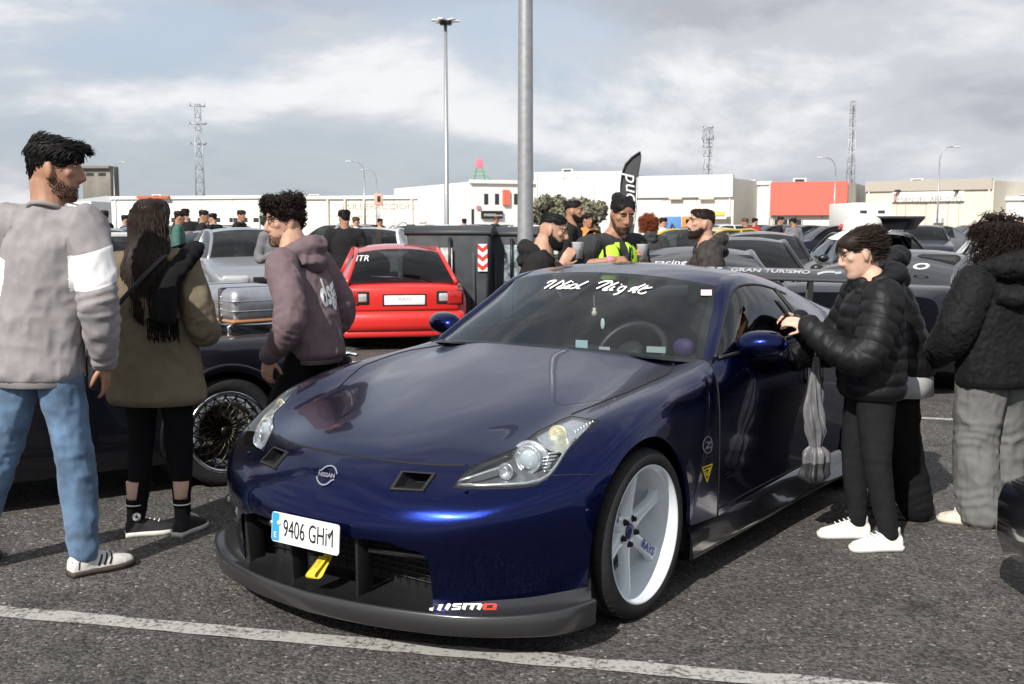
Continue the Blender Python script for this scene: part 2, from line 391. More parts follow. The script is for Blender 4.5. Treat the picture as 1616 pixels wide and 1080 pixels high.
# ------------------------------------------------------------------ hero sports car
PSI = R(34.91)
HL = Vector((-0.229, 4.629, 0))
hero = thing('sports_car', 'dark blue low two-door sports coupe with white wheels, splitter and rear wing', 'car', HL, -PSI)
HM = Matrix.Translation(HL) @ Matrix.Rotation(-PSI, 4, 'Z'); HI = HM.inverted()
HO = HI @ CAMPOS
def cdir(px, py): return (HI.to_3x3() @ ray(px, py)).normalized()
def cpix(P):
    w = HM @ Vector(P) - CAMPOS; d = w.y * cpi - w.z * spi; u = w.y * spi + w.z * cpi
    return (808 + CAM_F * w.x / d, 540 - CAM_F * u / d)
PAINT = carpaint('blue_metallic_paint', (0.0022, 0.0078, 0.070), 0.95, 0.20, 0.15, 0, .68)
BLK = pbr('black_plastic', (0.012, 0.012, 0.013), 0.45)
SATIN = pbr('satin_black_splitter', (0.02, 0.02, 0.021), 0.3, 0, 0.5, 0.5, None, (180, 0.05, 0.002), coatr=0.15)
GAP = pbr('panel_gap', (0.003, 0.003, 0.004), 0.8)
RUB = pbr('tyre_rubber', (0.016, 0.016, 0.017), 0.75, 0, 0, 0.3, (30, 0.25))
WHT = pbr('white_wheel_enamel', (0.64, 0.69, 0.72), 0.28, 0, 0.6)
CHR = pbr('chrome', (0.75, 0.76, 0.78), 0.12, 1.0)
ALU = pbr('brushed_aluminium', (0.5, 0.5, 0.51), 0.35, 1.0)
GLS = glass('windscreen_glass', (0.62, 0.68, 0.67), 0, 1.60)
GLD = glass('dark_tinted_glass', (0.45, 0.49, 0.50), 0.0, 1.5)
GLN = glass('near_side_glass', (0.15, 0.17, 0.17), 0.0, 1.5)
LENS = glass('clear_lens', (0.92, 0.94, 0.95), 0.0, 1.40)
VINYL = pbr('white_vinyl', (0.80, 0.80, 0.80), 0.5)
DARKIN = pbr('dark_interior', (0.012, 0.012, 0.014), 0.7)

rows = [
 [(0,-.835,.15),(.28,-.815,.15),(.47,-.770,.15),(.63,-.675,.17),(.76,-.572,.19),(.852,-.477,.21),(.893,-.425,.235)],
 [(0,-.862,.33),(.28,-.842,.33),(.47,-.790,.33),(.64,-.690,.335),(.77,-.585,.34),(.862,-.480,.345),(.905,-.42,.34)],
 [(0,-.878,.435),(.28,-.854,.445),(.47,-.797,.462),(.65,-.692,.508),(.768,-.578,.548),(.860,-.455,.565),(.908,-.395,.445)],
 [(0,-.845,.515),(.28,-.82,.52),(.47,-.757,.535),(.648,-.63,.572),(.765,-.502,.612),(.862,-.390,.625),(.911,-.345,.53)],
 [(0,-.785,.585),(.28,-.755,.585),(.475,-.685,.588),(.642,-.572,.612),(.760,-.438,.652),(.860,-.338,.665),(.913,-.29,.60)],
 [(0,-.70,.642),(.28,-.668,.642),(.472,-.602,.638),(.637,-.495,.658),(.758,-.358,.698),(.860,-.27,.702),(.915,-.215,.652)],
 [(0,-.42,.725),(.28,-.405,.722),(.47,-.37,.710),(.636,-.300,.724),(.772,-.21,.762),(.874,-.155,.744),(.917,-.09,.698)],
 [(0,-.05,.800),(.28,-.05,.797),(.47,-.05,.785),(.645,-.02,.788),(.782,.0,.812),(.880,.03,.780),(.918,.05,.698)],
 [(0,.28,.866),(.28,.28,.862),(.47,.28,.848),(.645,.28,.838),(.782,.28,.848),(.880,.25,.800),(.916,.18,.652)],
 [(0,.48,.903),(.28,.50,.899),(.47,.52,.884),(.645,.53,.868),(.778,.54,.872),(.880,.46,.790),(.912,.32,.52)],
 [(0,.57,.920),(.28,.59,.915),(.47,.63,.902),(.645,.69,.886),(.775,.69,.886),(.886,.59,.760),(.905,.378,.27)],
 [(0,.64,.934),(.28,.66,.929),(.47,.72,.916),(.645,.80,.900),(.780,.80,.897),(.888,.68,.745),(.888,.69,.24)],
]
FP = patch(rows, 150, 110)
def fix_arch():
    G = np.asarray(rows); u = np.mean([chord(G[:, j] + np.arange(len(G))[:, None] * 1e-6) for j in range(G.shape[1])], axis=0)
    th = np.radians([-10, 5, 20, 36, 48, 61, 80, 100, 120, 148, 184])
    un = np.linspace(0, 1, FP.shape[0])
    ang = nspline(u[:11], th[:, None], un)[:, 0]
    tgt = np.stack([nspline(u, G[:, -1, :1], un)[:, 0] * 0 + np.interp(un, u, G[:, -1, 0]), -.02 - .40 * np.cos(ang), .305 + .40 * np.sin(ang)], 1)
    k = un > u[10]; t = ((un - u[10]) / (u[11] - u[10]))[k][:, None]
    tgt[k] = G[10, -1] * (1 - t) + G[11, -1] * t
    d = tgt - FP[:, -1]; v = np.linspace(0, 1, FP.shape[1]); w = np.clip((v - .72) / .28, 0, 1) ** 2 * (3 - 2 * np.clip((v - .72) / .28, 0, 1))
    return FP + d[:, None, :] * w[None, :, None]
FP = fix_arch()
fmb = MB(); fmb.grid(FP, flip=True)
fme = fmb.mesh('front')
fbvh = BVHTree.FromPolygons([Vector(v) for v in fmb.v], fmb.f)

def pin(poly, x, y):
    c = False; n = len(poly); j = n - 1
    for i in range(n):
        xi, yi = poly[i]; xj, yj = poly[j]
        if (yi > y) != (yj > y) and x < (xj - xi) * (y - yi) / (yj - yi) + xi: c = not c
        j = i
    return c
def cut_px(bm, poly):
    n = len(poly)
    for k in range(n):
        a, b = poly[k], poly[(k + 1) % n]
        da, db = cdir(*a), cdir(*b); no = da.cross(db)
        if no.length < 1e-9: continue
        x0, x1 = min(a[0], b[0]) - 2, max(a[0], b[0]) + 2; y0, y1 = min(a[1], b[1]) - 2, max(a[1], b[1]) + 2
        fs = []
        for f in bm.faces:
            ps = [cpix(v.co) for v in f.verts]
            if max(p[0] for p in ps) < x0 or min(p[0] for p in ps) > x1 or max(p[1] for p in ps) < y0 or min(p[1] for p in ps) > y1: continue
            fs.append(f)
        if not fs: continue
        geom = list({e for f in fs for e in f.edges}) + fs + list({v for f in fs for v in f.verts})
        bmesh.ops.bisect_plane(bm, geom=geom, dist=1e-5, plane_co=HO, plane_no=no.normalized())
def pick(bm, fn):
    """copy of the faces fn(f) accepts, as a new bmesh-backed mesh"""
    nb = bmesh.new(); vm = {}
    for f in bm.faces:
        if fn(f):
            vs = []
            for v in f.verts:
                if v.index not in vm: vm[v.index] = nb.verts.new(v.co)
                vs.append(vm[v.index])
            try: nb.faces.new(vs).smooth = True
            except ValueError: pass
    return nb
def finish(nb, name, mat, mirror=None, parent=None, thick=0.0, both=False):
    """mirror: None | 'merge' (one mesh with both sides) | 'copy' (two objects)"""
    out = []
    def mk(bm_, flipx):
        me = bpy.data.meshes.new(name); bm_.to_mesh(me)
        if flipx:
            for v in me.vertices: v.co.x *= -1
            me.flip_normals()
        return me
    if mirror == 'merge':
        g = bmesh.ops.duplicate(nb, geom=nb.verts[:] + nb.edges[:] + nb.faces[:])
        vs = [e for e in g['geom'] if isinstance(e, bmesh.types.BMVert)]; fs = [e for e in g['geom'] if isinstance(e, bmesh.types.BMFace)]
        for v in vs: v.co.x *= -1
        bmesh.ops.reverse_faces(nb, faces=fs)
        bmesh.ops.remove_doubles(nb, verts=nb.verts[:], dist=2e-5)
        out.append(obj(name, mk(nb, False), mat, parent))
    else:
        out.append(obj(name, mk(nb, False), mat, parent))
        if mirror == 'copy': out.append(obj(name, mk(nb, True), mat, parent))
    for o in out:
        if thick: solidify(o, thick, -1)
    return out

# surface helpers
def hit_px(px, py, bvh=None, off=0.0):
    d = cdir(px, py); h = (bvh or fbvh).ray_cast(HO, d)
    if h[0] is None: return None
    n = h[1] if h[1].dot(d) < 0 else -h[1]
    return h[0] + n * off
_m = MB(); _m.grid(FP * np.array([-1, 1, 1])); lbvh = BVHTree.FromPolygons([Vector(v) for v in _m.v], _m.f)
HOOD_PX = [(520,712),(547,717),(600,725.5),(650,731),(700,734),(737,734),(774,722),(811,707),(848,680),(885,661),(902,654),(930,643),(959,631),(991,619),(1020,606),(1047,594),(1058,587),(1064,573),(960,561.5),(880,553),(830,549),(760,560),(600,640)]
HEAD_PX = [(714,768),(728,750),(741,738),(774,725),(811,710),(830,695),(848,683),(868,671),(885,665),(902,659),(925,660),(946,665),(934,674),(922,684),(908,698),(896,711),(886,727),(876,743),(865,756),(852,763),(830,767),(804,769),(760,770)]
def px3(P): return cpix(P)
GRILLE_PX = [px3(p) for p in [(-.02,-.83,.12),(-.02,-.872,.395),(.2,-.862,.398),(.34,-.842,.403)]] + [(640,867),(655,869.5),(668,876),(675,887),(679,905),(683,945),(686,995)]
bm = bmesh.new(); bm.from_mesh(fme)
VENT_PX = [(637,748),(684,751.5),(665,774),(621,772)]
for poly in (HOOD_PX, HEAD_PX, GRILLE_PX, VENT_PX): cut_px(bm, poly)
bm.verts.index_update(); bm.faces.ensure_lookup_table()
ftag = {}
for f in bm.faces:
    c = f.calc_center_median(); x, y = cpix(c)
    if pin(HEAD_PX, x, y): t = 'head'
    elif pin(HOOD_PX, x, y) and c.z > .6: t = 'hood'
    elif pin(VENT_PX, x, y): t = 'vent'
    elif pin(GRILLE_PX, x, y) and c.z < .45: t = 'grille'
    elif c.y < -.28 and c.z < .575 + max(0, (c.x - .8)) * 1.2 or (c.y < -.55 and c.x < .6): t = 'bumper'
    else: t = 'fender'
    ftag[f.index] = t
sel = lambda t: pick(bm, lambda f: ftag[f.index] == t)
bm.faces.index_update()
finish(sel('hood'), 'hood', PAINT, 'merge', hero)
finish(sel('bumper'), 'front_bumper', PAINT, 'merge', hero)
finish(sel('fender'), 'front_fender', PAINT, None, hero)
lens = finish(sel('head'), 'headlight', LENS, None, hero)
# the other side: its lamp shows a narrower strip beside the bonnet edge
HEADL_PX = [(414.5,712),(400,706),(386,703),(384,690),(396,670),(410,651),(428,634),(452,618),(473,608),(474,613),(463,621),(446,640),(434,652),(431,661),(432,676),(425,690)]
bl = bmesh.new()
vm = {}
for f in bm.faces:
    if ftag[f.index] in ('fender', 'head'):
        vs = []
        for v in f.verts[:][::-1]:
            if v.index not in vm: vm[v.index] = bl.verts.new((-v.co.x, v.co.y, v.co.z))
            vs.append(vm[v.index])
        bl.faces.new(vs)
bm.free()
bl.normal_update(); cut_px(bl, HEADL_PX); bl.verts.index_update(); bl.faces.index_update(); bl.normal_update()
def lefthead(f):
    c = f.calc_center_median(); x, y = cpix(c); return pin(HEADL_PX, x, y) and c.z > .5 and c.y < .1 and (lambda h: h is None or (h - c).length < .04)(hit_px(x, y, lbvh))
lens += finish(pick(bl, lefthead), 'headlight', LENS, None, hero)
finish(pick(bl, lambda f: not lefthead(f)), 'front_fender', PAINT, None, hero)
bl.free()

def seam(pxs, r=0.0028, bvh=None, off=0.0, mirror=True, name='panel_gap'):
    pts = []
    for a, b in zip(pxs[:-1], pxs[1:]):
        n = max(2, int(math.hypot(a[0] - b[0], a[1] - b[1]) / 6))
        for k in range(n):
            p = hit_px(a[0] + (b[0] - a[0]) * k / n, a[1] + (b[1] - a[1]) * k / n, bvh, off)
            if p: pts.append(p)
    p = hit_px(*pxs[-1], bvh, off)
    if p: pts.append(p)
    mb = MB(); mb.tube(pts, r, 6)
    if mirror == 'join': mb = MB(); mb.tube([Vector((-p.x, p.y, p.z)) for p in pts[::-1]] + pts, r, 6)
    mb.build(name, GAP, hero)
    if mirror is True: mb = MB(); mb.tube([Vector((-p.x, p.y, p.z)) for p in pts], r, 6); mb.build(name, GAP, hero)
seam([(548.5,717.2),(560,719.5),(600,725.5),(650,731),(700,734),(737,734)], .0075, None, -.004, 'join')
seam([(902,654),(930,643),(959,631),(991,619),(1020,606),(1047,594),(1058,587),(1064,573)], .003, None, 0, True)
seam([(741,737),(774,724),(811,709),(848,681.5),(885,663),(902,657),(946,664),(922,684),(896,711),(876,743),(862,758)], .003, None, -.001, False)
seam([(414.5,712),(425,690),(432,676),(431,661),(434,652),(446,640),(463,621),(473,612)], .003, lbvh, -.001, False)
seam([(714,769),(760,771.5),(804,770.5),(830,768.5),(852,764)], .006, None, -.003, False)
seam([(866,751),(900,749.5),(948,750)], .0025, None, 0, True)
# headlight innards: bowl behind the lens, projector, turn lamp, ribs
def head_pt(px, py, depth, bvh=None):
    p = hit_px(px, py, bvh)
    if p is None: p = HO + cdir(px, py) * 4.0
    return p + cdir(px, py) * depth
REFL = pbr('headlamp_reflector', (0.62, 0.64, 0.66), 0.22, 0.85, 0, 0.5, (60, 0.2))
DKH = pbr('headlamp_bezel_grey', (0.16, 0.165, 0.17), 0.3, 0.5)
AMB = pbr('amber_tinted_reflector', (0.62, 0.60, 0.40), 0.25, 0.6)
LNSG = pbr('projector_lens', (0.35, 0.40, 0.42), 0.03, 0.0, 1.0, 0.8)
for lo, poly, bv, PC, PT, PS, ribs, trims in (
    (lens[0], HEAD_PX, None, (835, 725), (881, 688), (800, 744), True, [[(722,765),(760,766),(804,764.5),(830,763),(852,758),(866,750),(878,735),(892,712),(908,692)], [(722,760),(745,753),(772,744),(792,738)]]),
    (lens[1], [(414.5,711),(404,706),(399,700),(399,692),(405,673),(418,654),(434,638.5),(454,624),(470,614.5),(463,621),(446,640),(434,652),(431,661),(432,676),(425,690)], lbvh, (421, 676), (444, 640), (409, 692), False, [])):
    mb = MB(); n = len(poly)
    cx = sum(p[0] for p in poly) / n; cy = sum(p[1] for p in poly) / n
    rings = []
    for sc, dp in ((1.0, 0.004), (0.96, 0.045), (0.80, 0.075), (0.4, 0.085), (0.02, 0.085)):
        rings.append([head_pt(cx + (p[0] - cx) * min(sc, .985), cy + (p[1] - cy) * min(sc, .985), dp, bv) for p in poly])
    vs = [p for r_ in rings for p in r_]
    fs = [(a * n + k, a * n + (k + 1) % n, (a + 1) * n + (k + 1) % n, (a + 1) * n + k) for a in range(len(rings) - 1) for k in range(n)]
    mb.add(vs, fs); mb.build('lamp_bowl', DKH if ribs else REFL, lo)
    def disc(pc, axis, prof, nn=24):
        q = axis.to_track_quat('Z', 'Y').to_matrix().to_4x4(); m2 = MB(); m2.lathe(prof, nn, Matrix.Translation(pc) @ q); return m2
    ax = Vector((.12 if ribs else -.12, -1, .10)).normalized(); k = 1.0 if ribs else .75
    S = lambda prof: [(a * k, b * k) for a, b in prof]
    pc = head_pt(*PC, .045 if ribs else .07, bv)
    disc(pc, ax, S([(.050, -.03), (.052, .012), (.046, .016), (.042, .006), (.038, .004)])).build('projector_ring', REFL, lo)
    disc(pc, ax, S([(.038, .0), (.034, .012), (.022, .021), (.008, .024), (.0, .0245)])).build('projector_lens', LNSG, lo)
    if ribs: disc(pc + Vector((-.012, .02, -.02)), ax, [(.078, -.02), (.084, -.004), (.078, .004), (.055, -.012)], 28).build('projector_surround', REFL, lo)
    disc(head_pt(*PT, .035 if ribs else .06, bv), ax, S([(.040, .006), (.038, .010), (.02, -.014), (.0, -.02)])).build('turn_lamp', AMB, lo)
    disc(head_pt(*PS, .05, bv), ax, S([(.030, .010), (.028, .012), (.014, -.004), (.0, -.006)])).build('side_lamp', REFL, lo)
    if ribs:
        for k in range(6):
            a = head_pt(852 + k * 1.0, 718 + k * 5.2, .035); b = head_pt(884 - k * 4.5, 714 + k * 6.0, .03)
            rb = MB(); rb.tube([a, b], .004, 6); rb.build('lamp_rib', REFL, lo)
        for k in range(7):
            rb = MB(); rb.sphere(head_pt(908 + k * 4.6, 681 - k * 2.6, .02), .006, 8, 6); rb.build('lamp_bead', REFL, lo)
        rb = MB(); rb.add([head_pt(x_, y_, .03) for x_, y_ in [(846,690),(884,668),(902,662),(938,665),(915,688),(890,716),(868,712),(856,704)]], [tuple(range(8))]); rb.build('lamp_shelf', REFL, lo)
    for t_ in trims:
        tr = MB(); tr.tube([head_pt(*p, .014, bv) for p in t_], .006, 6); tr.build('lamp_trim', REFL, lo)

# wheel-arch lip and inner wells
ARCH_C, ARCH_R = (-.02, .305), .40
for sgn in (1, -1):
    e = FP[:, -1]
    mb = MB(); lip = np.stack([e, e + np.array([-.012, 0, 0]) + (np.array([0, ARCH_C[0], ARCH_C[1]]) - e * np.array([0, 1, 1])) * .03, e + np.array([-.06, 0, 0])], 1)
    lip[:, :, 0] *= sgn; mb.grid(lip, flip=sgn < 0); mb.build('arch_lip', PAINT, hero)
    for yc, zc, rr in ((-.02, .305, .41), (2.65, .315, .41)):
        mb = MB(); G = []
        for x in (.885, .55):
            G.append([(sgn * x, yc - rr * math.cos(t), zc + rr * math.sin(t)) for t in np.linspace(-.35, math.pi + .35, 28)])
        mb.grid(np.array(G)); 
        t = np.linspace(-.35, math.pi + .35, 28)
        mb.add([(sgn * .55, yc, zc)] + G[1], [(0, k + 1, k + 2) for k in range(27)])
        mb.build('wheel_well', BLK, hero)

# body side: door and rear quarter
ZS = [.24, .34, .55, .745, .83, .897]
def side(y, xs, zs): return [(x, y, z) for x, z in zip(xs, zs)]
srows = [
 [(.888,.69,.24),(.886,.69,.34),(.893,.685,.55),(.888,.68,.745),(.85,.745,.83),(.780,.80,.897)],
 [(.876,.95,.24),(.876,.95,.34),(.890,.95,.55),(.893,.95,.745),(.872,.95,.84),(.825,.95,.912)],
 [(.868,1.35,.24),(.870,1.35,.34),(.888,1.35,.55),(.896,1.35,.745),(.878,1.35,.85),(.832,1.35,.925)],
 [(.868,1.75,.24),(.872,1.75,.34),(.890,1.75,.55),(.902,1.75,.745),(.885,1.75,.865),(.832,1.75,.938)],
 [(.885,2.15,.24),(.893,2.15,.34),(.908,2.15,.55),(.915,2.15,.745),(.892,2.15,.875),(.822,2.15,.950)],
 [(.905,2.55,.24),(.918,2.55,.34),(.926,2.55,.55),(.922,2.55,.745),(.885,2.55,.885),(.79,2.55,.960)],
 [(.895,2.95,.24),(.910,2.95,.34),(.920,2.95,.55),(.912,2.95,.745),(.870,2.95,.885),(.74,2.95,.965)],
 [(.80,3.30,.24),(.835,3.32,.34),(.865,3.32,.55),(.862,3.30,.745),(.825,3.28,.880),(.69,3.25,.955)],
 [(.55,3.50,.24),(.57,3.54,.34),(.60,3.55,.55),(.60,3.52,.745),(.57,3.50,.870),(.48,3.46,.940)],
 [(0,3.56,.24),(0,3.62,.34),(0,3.63,.55),(0,3.59,.745),(0,3.57,.870),(0,3.53,.938)],
]
SP = patch(srows, 230, 50)
smb = MB(); smb.grid(SP); sme = smb.mesh('side'); sbvh = BVHTree.FromPolygons([Vector(v) for v in smb.v], smb.f)
bm = bmesh.new(); bm.from_mesh(sme)
RC, RR = (2.65, .315), .395
for v in bm.verts:
    d = math.hypot(v.co.y - RC[0], v.co.z - RC[1])
    if v.co.x > .5 and abs(d - RR) < .010: k = RR / d; v.co.y = RC[0] + (v.co.y - RC[0]) * k; v.co.z = RC[1] + (v.co.z - RC[1]) * k
kill = [f for f in bm.faces if f.calc_center_median().x > .5 and math.hypot(f.calc_center_median().y - RC[0], f.calc_center_median().z - RC[1]) < RR - .001]
bmesh.ops.delete(bm, geom=kill, context='FACES')
bm.verts.index_update(); bm.faces.index_update()
DR = 1.93
finish(pick(bm, lambda f: f.calc_center_median().y < DR), 'door', PAINT, 'copy', hero)
finish(pick(bm, lambda f: f.calc_center_median().y >= DR), 'rear_quarter', PAINT, 'merge', hero)
bm.free()
for s in (1, -1):
    j = int(np.argmin(abs(SP[:, 20, 1] - DR)))
    for path in (FP[-1][72:], SP[j], SP[:j, 2]):
        mb = MB(); mb.tube([(s * (p[0] + .001), p[1], p[2]) for p in path], .003, 6); mb.build('door_gap', GAP, hero)
# fuel side handle
for s in (1, -1):
    mb = MB(); mb.tube([(s * .905, 1.70, .70), (s * .918, 1.70, .73), (s * .918, 1.70, .82), (s * .903, 1.70, .85)], [(.012, .016)] * 4, 8); mb.build('door_handle', ALU, hero)

# greenhouse ------------------------------------------------------------------
wrows = [[(0,.62,.932),(.28,.645,.926),(.52,.71,.913),(.68,.775,.900),(.745,.815,.895)],
         [(0,.80,1.05),(.26,.82,1.045),(.48,.88,1.03),(.625,.94,1.012),(.690,.985,1.004)],
         [(0,1.02,1.175),(.24,1.04,1.168),(.44,1.085,1.148),(.575,1.13,1.125),(.635,1.16,1.113)],
         [(0,1.205,1.258),(.22,1.215,1.252),(.41,1.24,1.236),(.535,1.265,1.215),(.592,1.283,1.203)]]
WP = patch(wrows, 30, 40)
WPf = np.concatenate([WP[:, ::-1] * np.array([-1, 1, 1]), WP[:, 1:]], 1)
wmb = MB(); wmb.grid(WPf); wbvh = BVHTree.FromPolygons([Vector(v) for v in wmb.v], wmb.f)
ws = wmb.build('windscreen', GLS, hero)
# black frit border inside the glass
mb = MB(); nn = WPf.shape[1]
fr = WPf + np.array([0, .004, -.004])
mb.grid(fr[:2]); mb.grid(fr[-2:]); mb.grid(fr[:, :3]); mb.grid(fr[:, -3:]); mb.build('windscreen_border', GAP, ws)
# rails: A-pillar base to tail. inner edge, crown, outer edge
rail = [((.745,.815,.895),(.772,.82,.902),(.792,.84,.898)),
        ((.690,.985,1.004),(.722,.99,1.012),(.745,1.01,1.003)),
        ((.635,1.16,1.113),(.668,1.17,1.122),(.692,1.19,1.112)),
        ((.592,1.283,1.203),(.628,1.30,1.207),(.660,1.33,1.185)),
        ((.560,1.45,1.250),(.610,1.47,1.240),(.655,1.49,1.205)),
        ((.555,1.70,1.250),(.605,1.71,1.232),(.652,1.72,1.190)),
        ((.560,2.00,1.205),(.610,2.00,1.182),(.660,2.0,1.135)),
        ((.575,2.40,1.110),(.625,2.40,1.085),(.685,2.40,1.035)),
        ((.585,2.80,1.015),(.640,2.80,.995),(.72,2.80,.965)),
        ((.560,3.20,.955),(.62,3.22,.950),(.685,3.25,.950))]
RP = patch(rail, 70, 9)
for s in (1, -1):
    mb = MB(); mb.grid(RP * np.array([s, 1, 1]), flip=s < 0); mb.build('roof_pillar', PAINT, hero)
# roof
zc = {0: 1.258}
roof = []
for (y0, inn, ztop) in ((1.205,(.592,1.283,1.203),1.258),(1.45,(.560,1.45,1.250),1.292),(1.70,(.555,1.70,1.250),1.292),(2.0,(.560,2.0,1.205),1.250)):
    yc = y0
    roof.append([(0, yc, ztop)] + [(inn[0] * t, yc + (inn[1] - yc) * t ** 2, ztop - (ztop - inn[2]) * t ** 2.2) for t in (.35, .7, .92, 1.0)])
QP = patch(roof, 30, 24); QPf = np.concatenate([QP[:, ::-1] * np.array([-1, 1, 1]), QP[:, 1:]], 1)
mb = MB(); mb.grid(QPf); mb.build('roof', PAINT, hero)
roof = []
for (y0, inn, ztop) in ((2.0,(.560,2.0,1.205),1.250),(2.4,(.575,2.4,1.110),1.165),(2.8,(.585,2.8,1.015),1.062),(3.2,(.560,3.2,.955),.975)):
    roof.append([(0, y0, ztop)] + [(inn[0] * t, y0, ztop - (ztop - inn[2]) * t ** 2.2) for t in (.35, .7, .92, 1.0)])
QP = patch(roof, 30, 16); QPf = np.concatenate([QP[:, ::-1] * np.array([-1, 1, 1]), QP[:, 1:]], 1)
mb = MB(); mb.grid(QPf); mb.build('rear_hatch_glass', GLD, hero)
mb = MB(); mb.grid(np.array([[(-.69,3.25,.953),(0,3.2,.975),(.69,3.25,.953)],[(-.48,3.46,.94),(0,3.53,.938),(.48,3.46,.94)]])); mb.build('tail_deck', PAINT, hero)
mb = MB()   # deck strips between pillars and quarter tops
for s in (1, -1):
    a = RP[:, -1]; k0 = int(np.argmin(abs(a[:, 1] - 2.0))); top = SP[:, -1]
    b = np.array([top[np.argmin(abs(top[:, 1] - p[1]))] for p in a[k0:]])
    mb.grid(np.stack([a[k0:], b], 1) * np.array([s, 1, 1]), flip=s < 0)
mb.build('shoulder', PAINT, hero)
# side glass between belt and rail
top = SP[:, -1]; a = RP[:, -1]
ys = np.linspace(.86, 2.02, 40)
for s in (1, -1):
    belt = np.array([[np.interp(y, top[:160, 1], top[:160, 0]) - .012, y, np.interp(y, top[:160, 1], top[:160, 2]) + .004] for y in ys])
    up = np.array([[np.interp(y, a[:, 1], a[:, 0]) - .006, y, np.interp(y, a[:, 1], a[:, 2]) + .003] for y in ys])
    G = np.stack([belt + (up - belt) * t + np.array([.018 * math.sin(math.pi * t), 0, 0]) for t in np.linspace(0, 1, 8)], 1)
    mb = MB(); mb.grid(G * np.array([s, 1, 1]), flip=s < 0); mb.build('side_window', GLN if s > 0 else GLD, hero)
    mb = MB(); mb.tube([(s * (p[0] + .012), p[1], p[2] + .002) for p in belt], (.009), 6); mb.build('window_trim', BLK, hero); mb = MB(); mb.tube([(s * (p[0] + .004), p[1], p[2] - .006) for p in up], (.008), 6)
    mb.build('window_trim', BLK, hero)
    mb = MB(); mb.tube([(s * (p[0] + .006), p[1], p[2]) for p in G[-6]], (.006, .016), 8); mb.build('quarter_post', BLK, hero)
mb = MB(); mb.grid(np.array([[(x, .64 + .22 * abs(x) ** 1.6 - .03, .926 - .05 * abs(x) ** 1.6), (x, .66 + .25 * abs(x) ** 1.6, .905)] for x in np.linspace(-.76, .76, 24)])); mb.build('cowl_panel', BLK, hero)
# wipers
for k, (p0, p1, p2) in enumerate((((690,541),(762,548),(815,551)),((880,553),(958,561),(800,549)))):
    mb = MB(); A = hit_px(*p0, wbvh, .02); B = hit_px(*p1, wbvh, .012)
    if A is None: A = Vector((-.72, .78, .905))
    pts = [hit_px(p0[0] + (p1[0] - p0[0]) * t, p0[1] + (p1[1] - p0[1]) * t - 3, wbvh, .014) for t in np.linspace(0.05, 1, 12)]
    pts = [p for p in pts if p is not None]
    if len(pts) > 2:
        mb.tube(pts, .006, 6); mb.tube([p + Vector((0, -.012, .014)) for p in pts[:max(3, len(pts) // 2)]], .009, 6)
    mb.build('wiper', BLK, hero)
# mirrors
MIR = carpaint('blue_metallic_paint', (0, 0, 0))
for s in (1, -1):
    mb = MB(); rings = []
    for x, hy, hz, cz in ((.80,.012,.03,.938),(.815,.045,.055,.945),(.86,.068,.066,.955),(.93,.072,.064,.962),(.985,.062,.054,.964),(1.015,.040,.038,.962),(1.028,.012,.015,.960)):
        rings.append([(s * x, 1.07 - hy * (1.25 * max(math.cos(a), 0) + .55 * min(math.cos(a), 0)) + (x - .86) * .18, cz + hz * math.sin(a)) for a in np.linspace(0, 2 * math.pi, 20, endpoint=False)])
    nv = 20; vs = [p for r_ in rings for p in r_]; fs = [(i * nv + k, i * nv + (k + 1) % nv, (i + 1) * nv + (k + 1) % nv, (i + 1) * nv + k) for i in range(len(rings) - 1) for k in range(nv)]
    fs.append(tuple(range(nv))); fs.append(tuple((len(rings) - 1) * nv + k for k in range(nv))[::-1])
    mb.add(vs, fs); mo = mb.build('door_mirror', PAINT, hero); 
    ss = mo.modifiers.new('s', 'SUBSURF'); ss.levels = 1; ss.render_levels = 1
    mb = MB(); mb.box((s * .815, 1.06, .905), (.07, .06, .05)); bevel(mb.build('mirror_foot', BLK, mo), .015)
    mb = MB(); mb.box((s * .92, 1.105, .955), (.16, .006, .085), rz=s * .12); bevel(mb.build('mirror_glass', CHR, mo), .002)

# splitter ------------------------------------------------------------------
lipc = [(0,-.905),(.28,-.875),(.43,-.84),(.645,-.757),(.78,-.665),(.868,-.58),(.915,-.47),(.925,-.41)]
lc = curve([(x, y, 0) for x, y in lipc], 40)
_bp = [Vector((0,-.60,.165)), Vector((.30,-.60,.165)), Vector((.435,-.615,.166)), Vector((.478,-.738,.203)), Vector((.51,-.733,.205))]
for q_ in ((700,947),(740,946.5),(790,943),(852,937),(900,928),(924,921)):
    h = hit_px(*q_, None, -.012)
    if h is not None: _bp.append(h)
_bp.append(_bp[-1] + Vector((.012, .03, .012)))
_bp = [_bp[0], _bp[1], _bp[2]] + [p for a_, p in zip(_bp[2:], _bp[3:]) if p.x > a_.x + .01]
bumpc = curve([tuple(p) for p in _bp], 200); _xt = lc[:, 0] / lc[-1, 0] * bumpc[-1, 0]
bumpc = np.stack([_xt, np.interp(_xt, bumpc[:, 0], bumpc[:, 1]), np.interp(_xt, bumpc[:, 0], bumpc[:, 2])], 1)
nrm = np.gradient(lc[:, :2], axis=0); nrm = np.stack([nrm[:, 1], -nrm[:, 0]], 1); nrm /= np.linalg.norm(nrm, axis=1)[:, None]
def off(d, z, zz=None):
    q = np.zeros((40, 3)); q[:, :2] = lc[:, :2] + nrm * d; q[:, 2] = z; return q
rise = np.clip((lc[:, 0] - .70) / .22, 0, 1) ** 1.5 * .045
L0, L1, L2, L3, L4 = off(-.10, .098), off(-.004, .098), off(0, .104), off(0.004, .168), off(-.004, .176)
for q in (L3, L4): q[:, 2] += rise * .35
L5 = off(-.022, .166); L5[:, 2] += rise * .5
L6 = L5 * .45 + bumpc * .55; L6[:, 2] = L5[:, 2] + (bumpc[:, 2] - L5[:, 2]) * .42
GG = np.stack([L0, L1, L2, L3, L4, L5, L6, bumpc], 1)
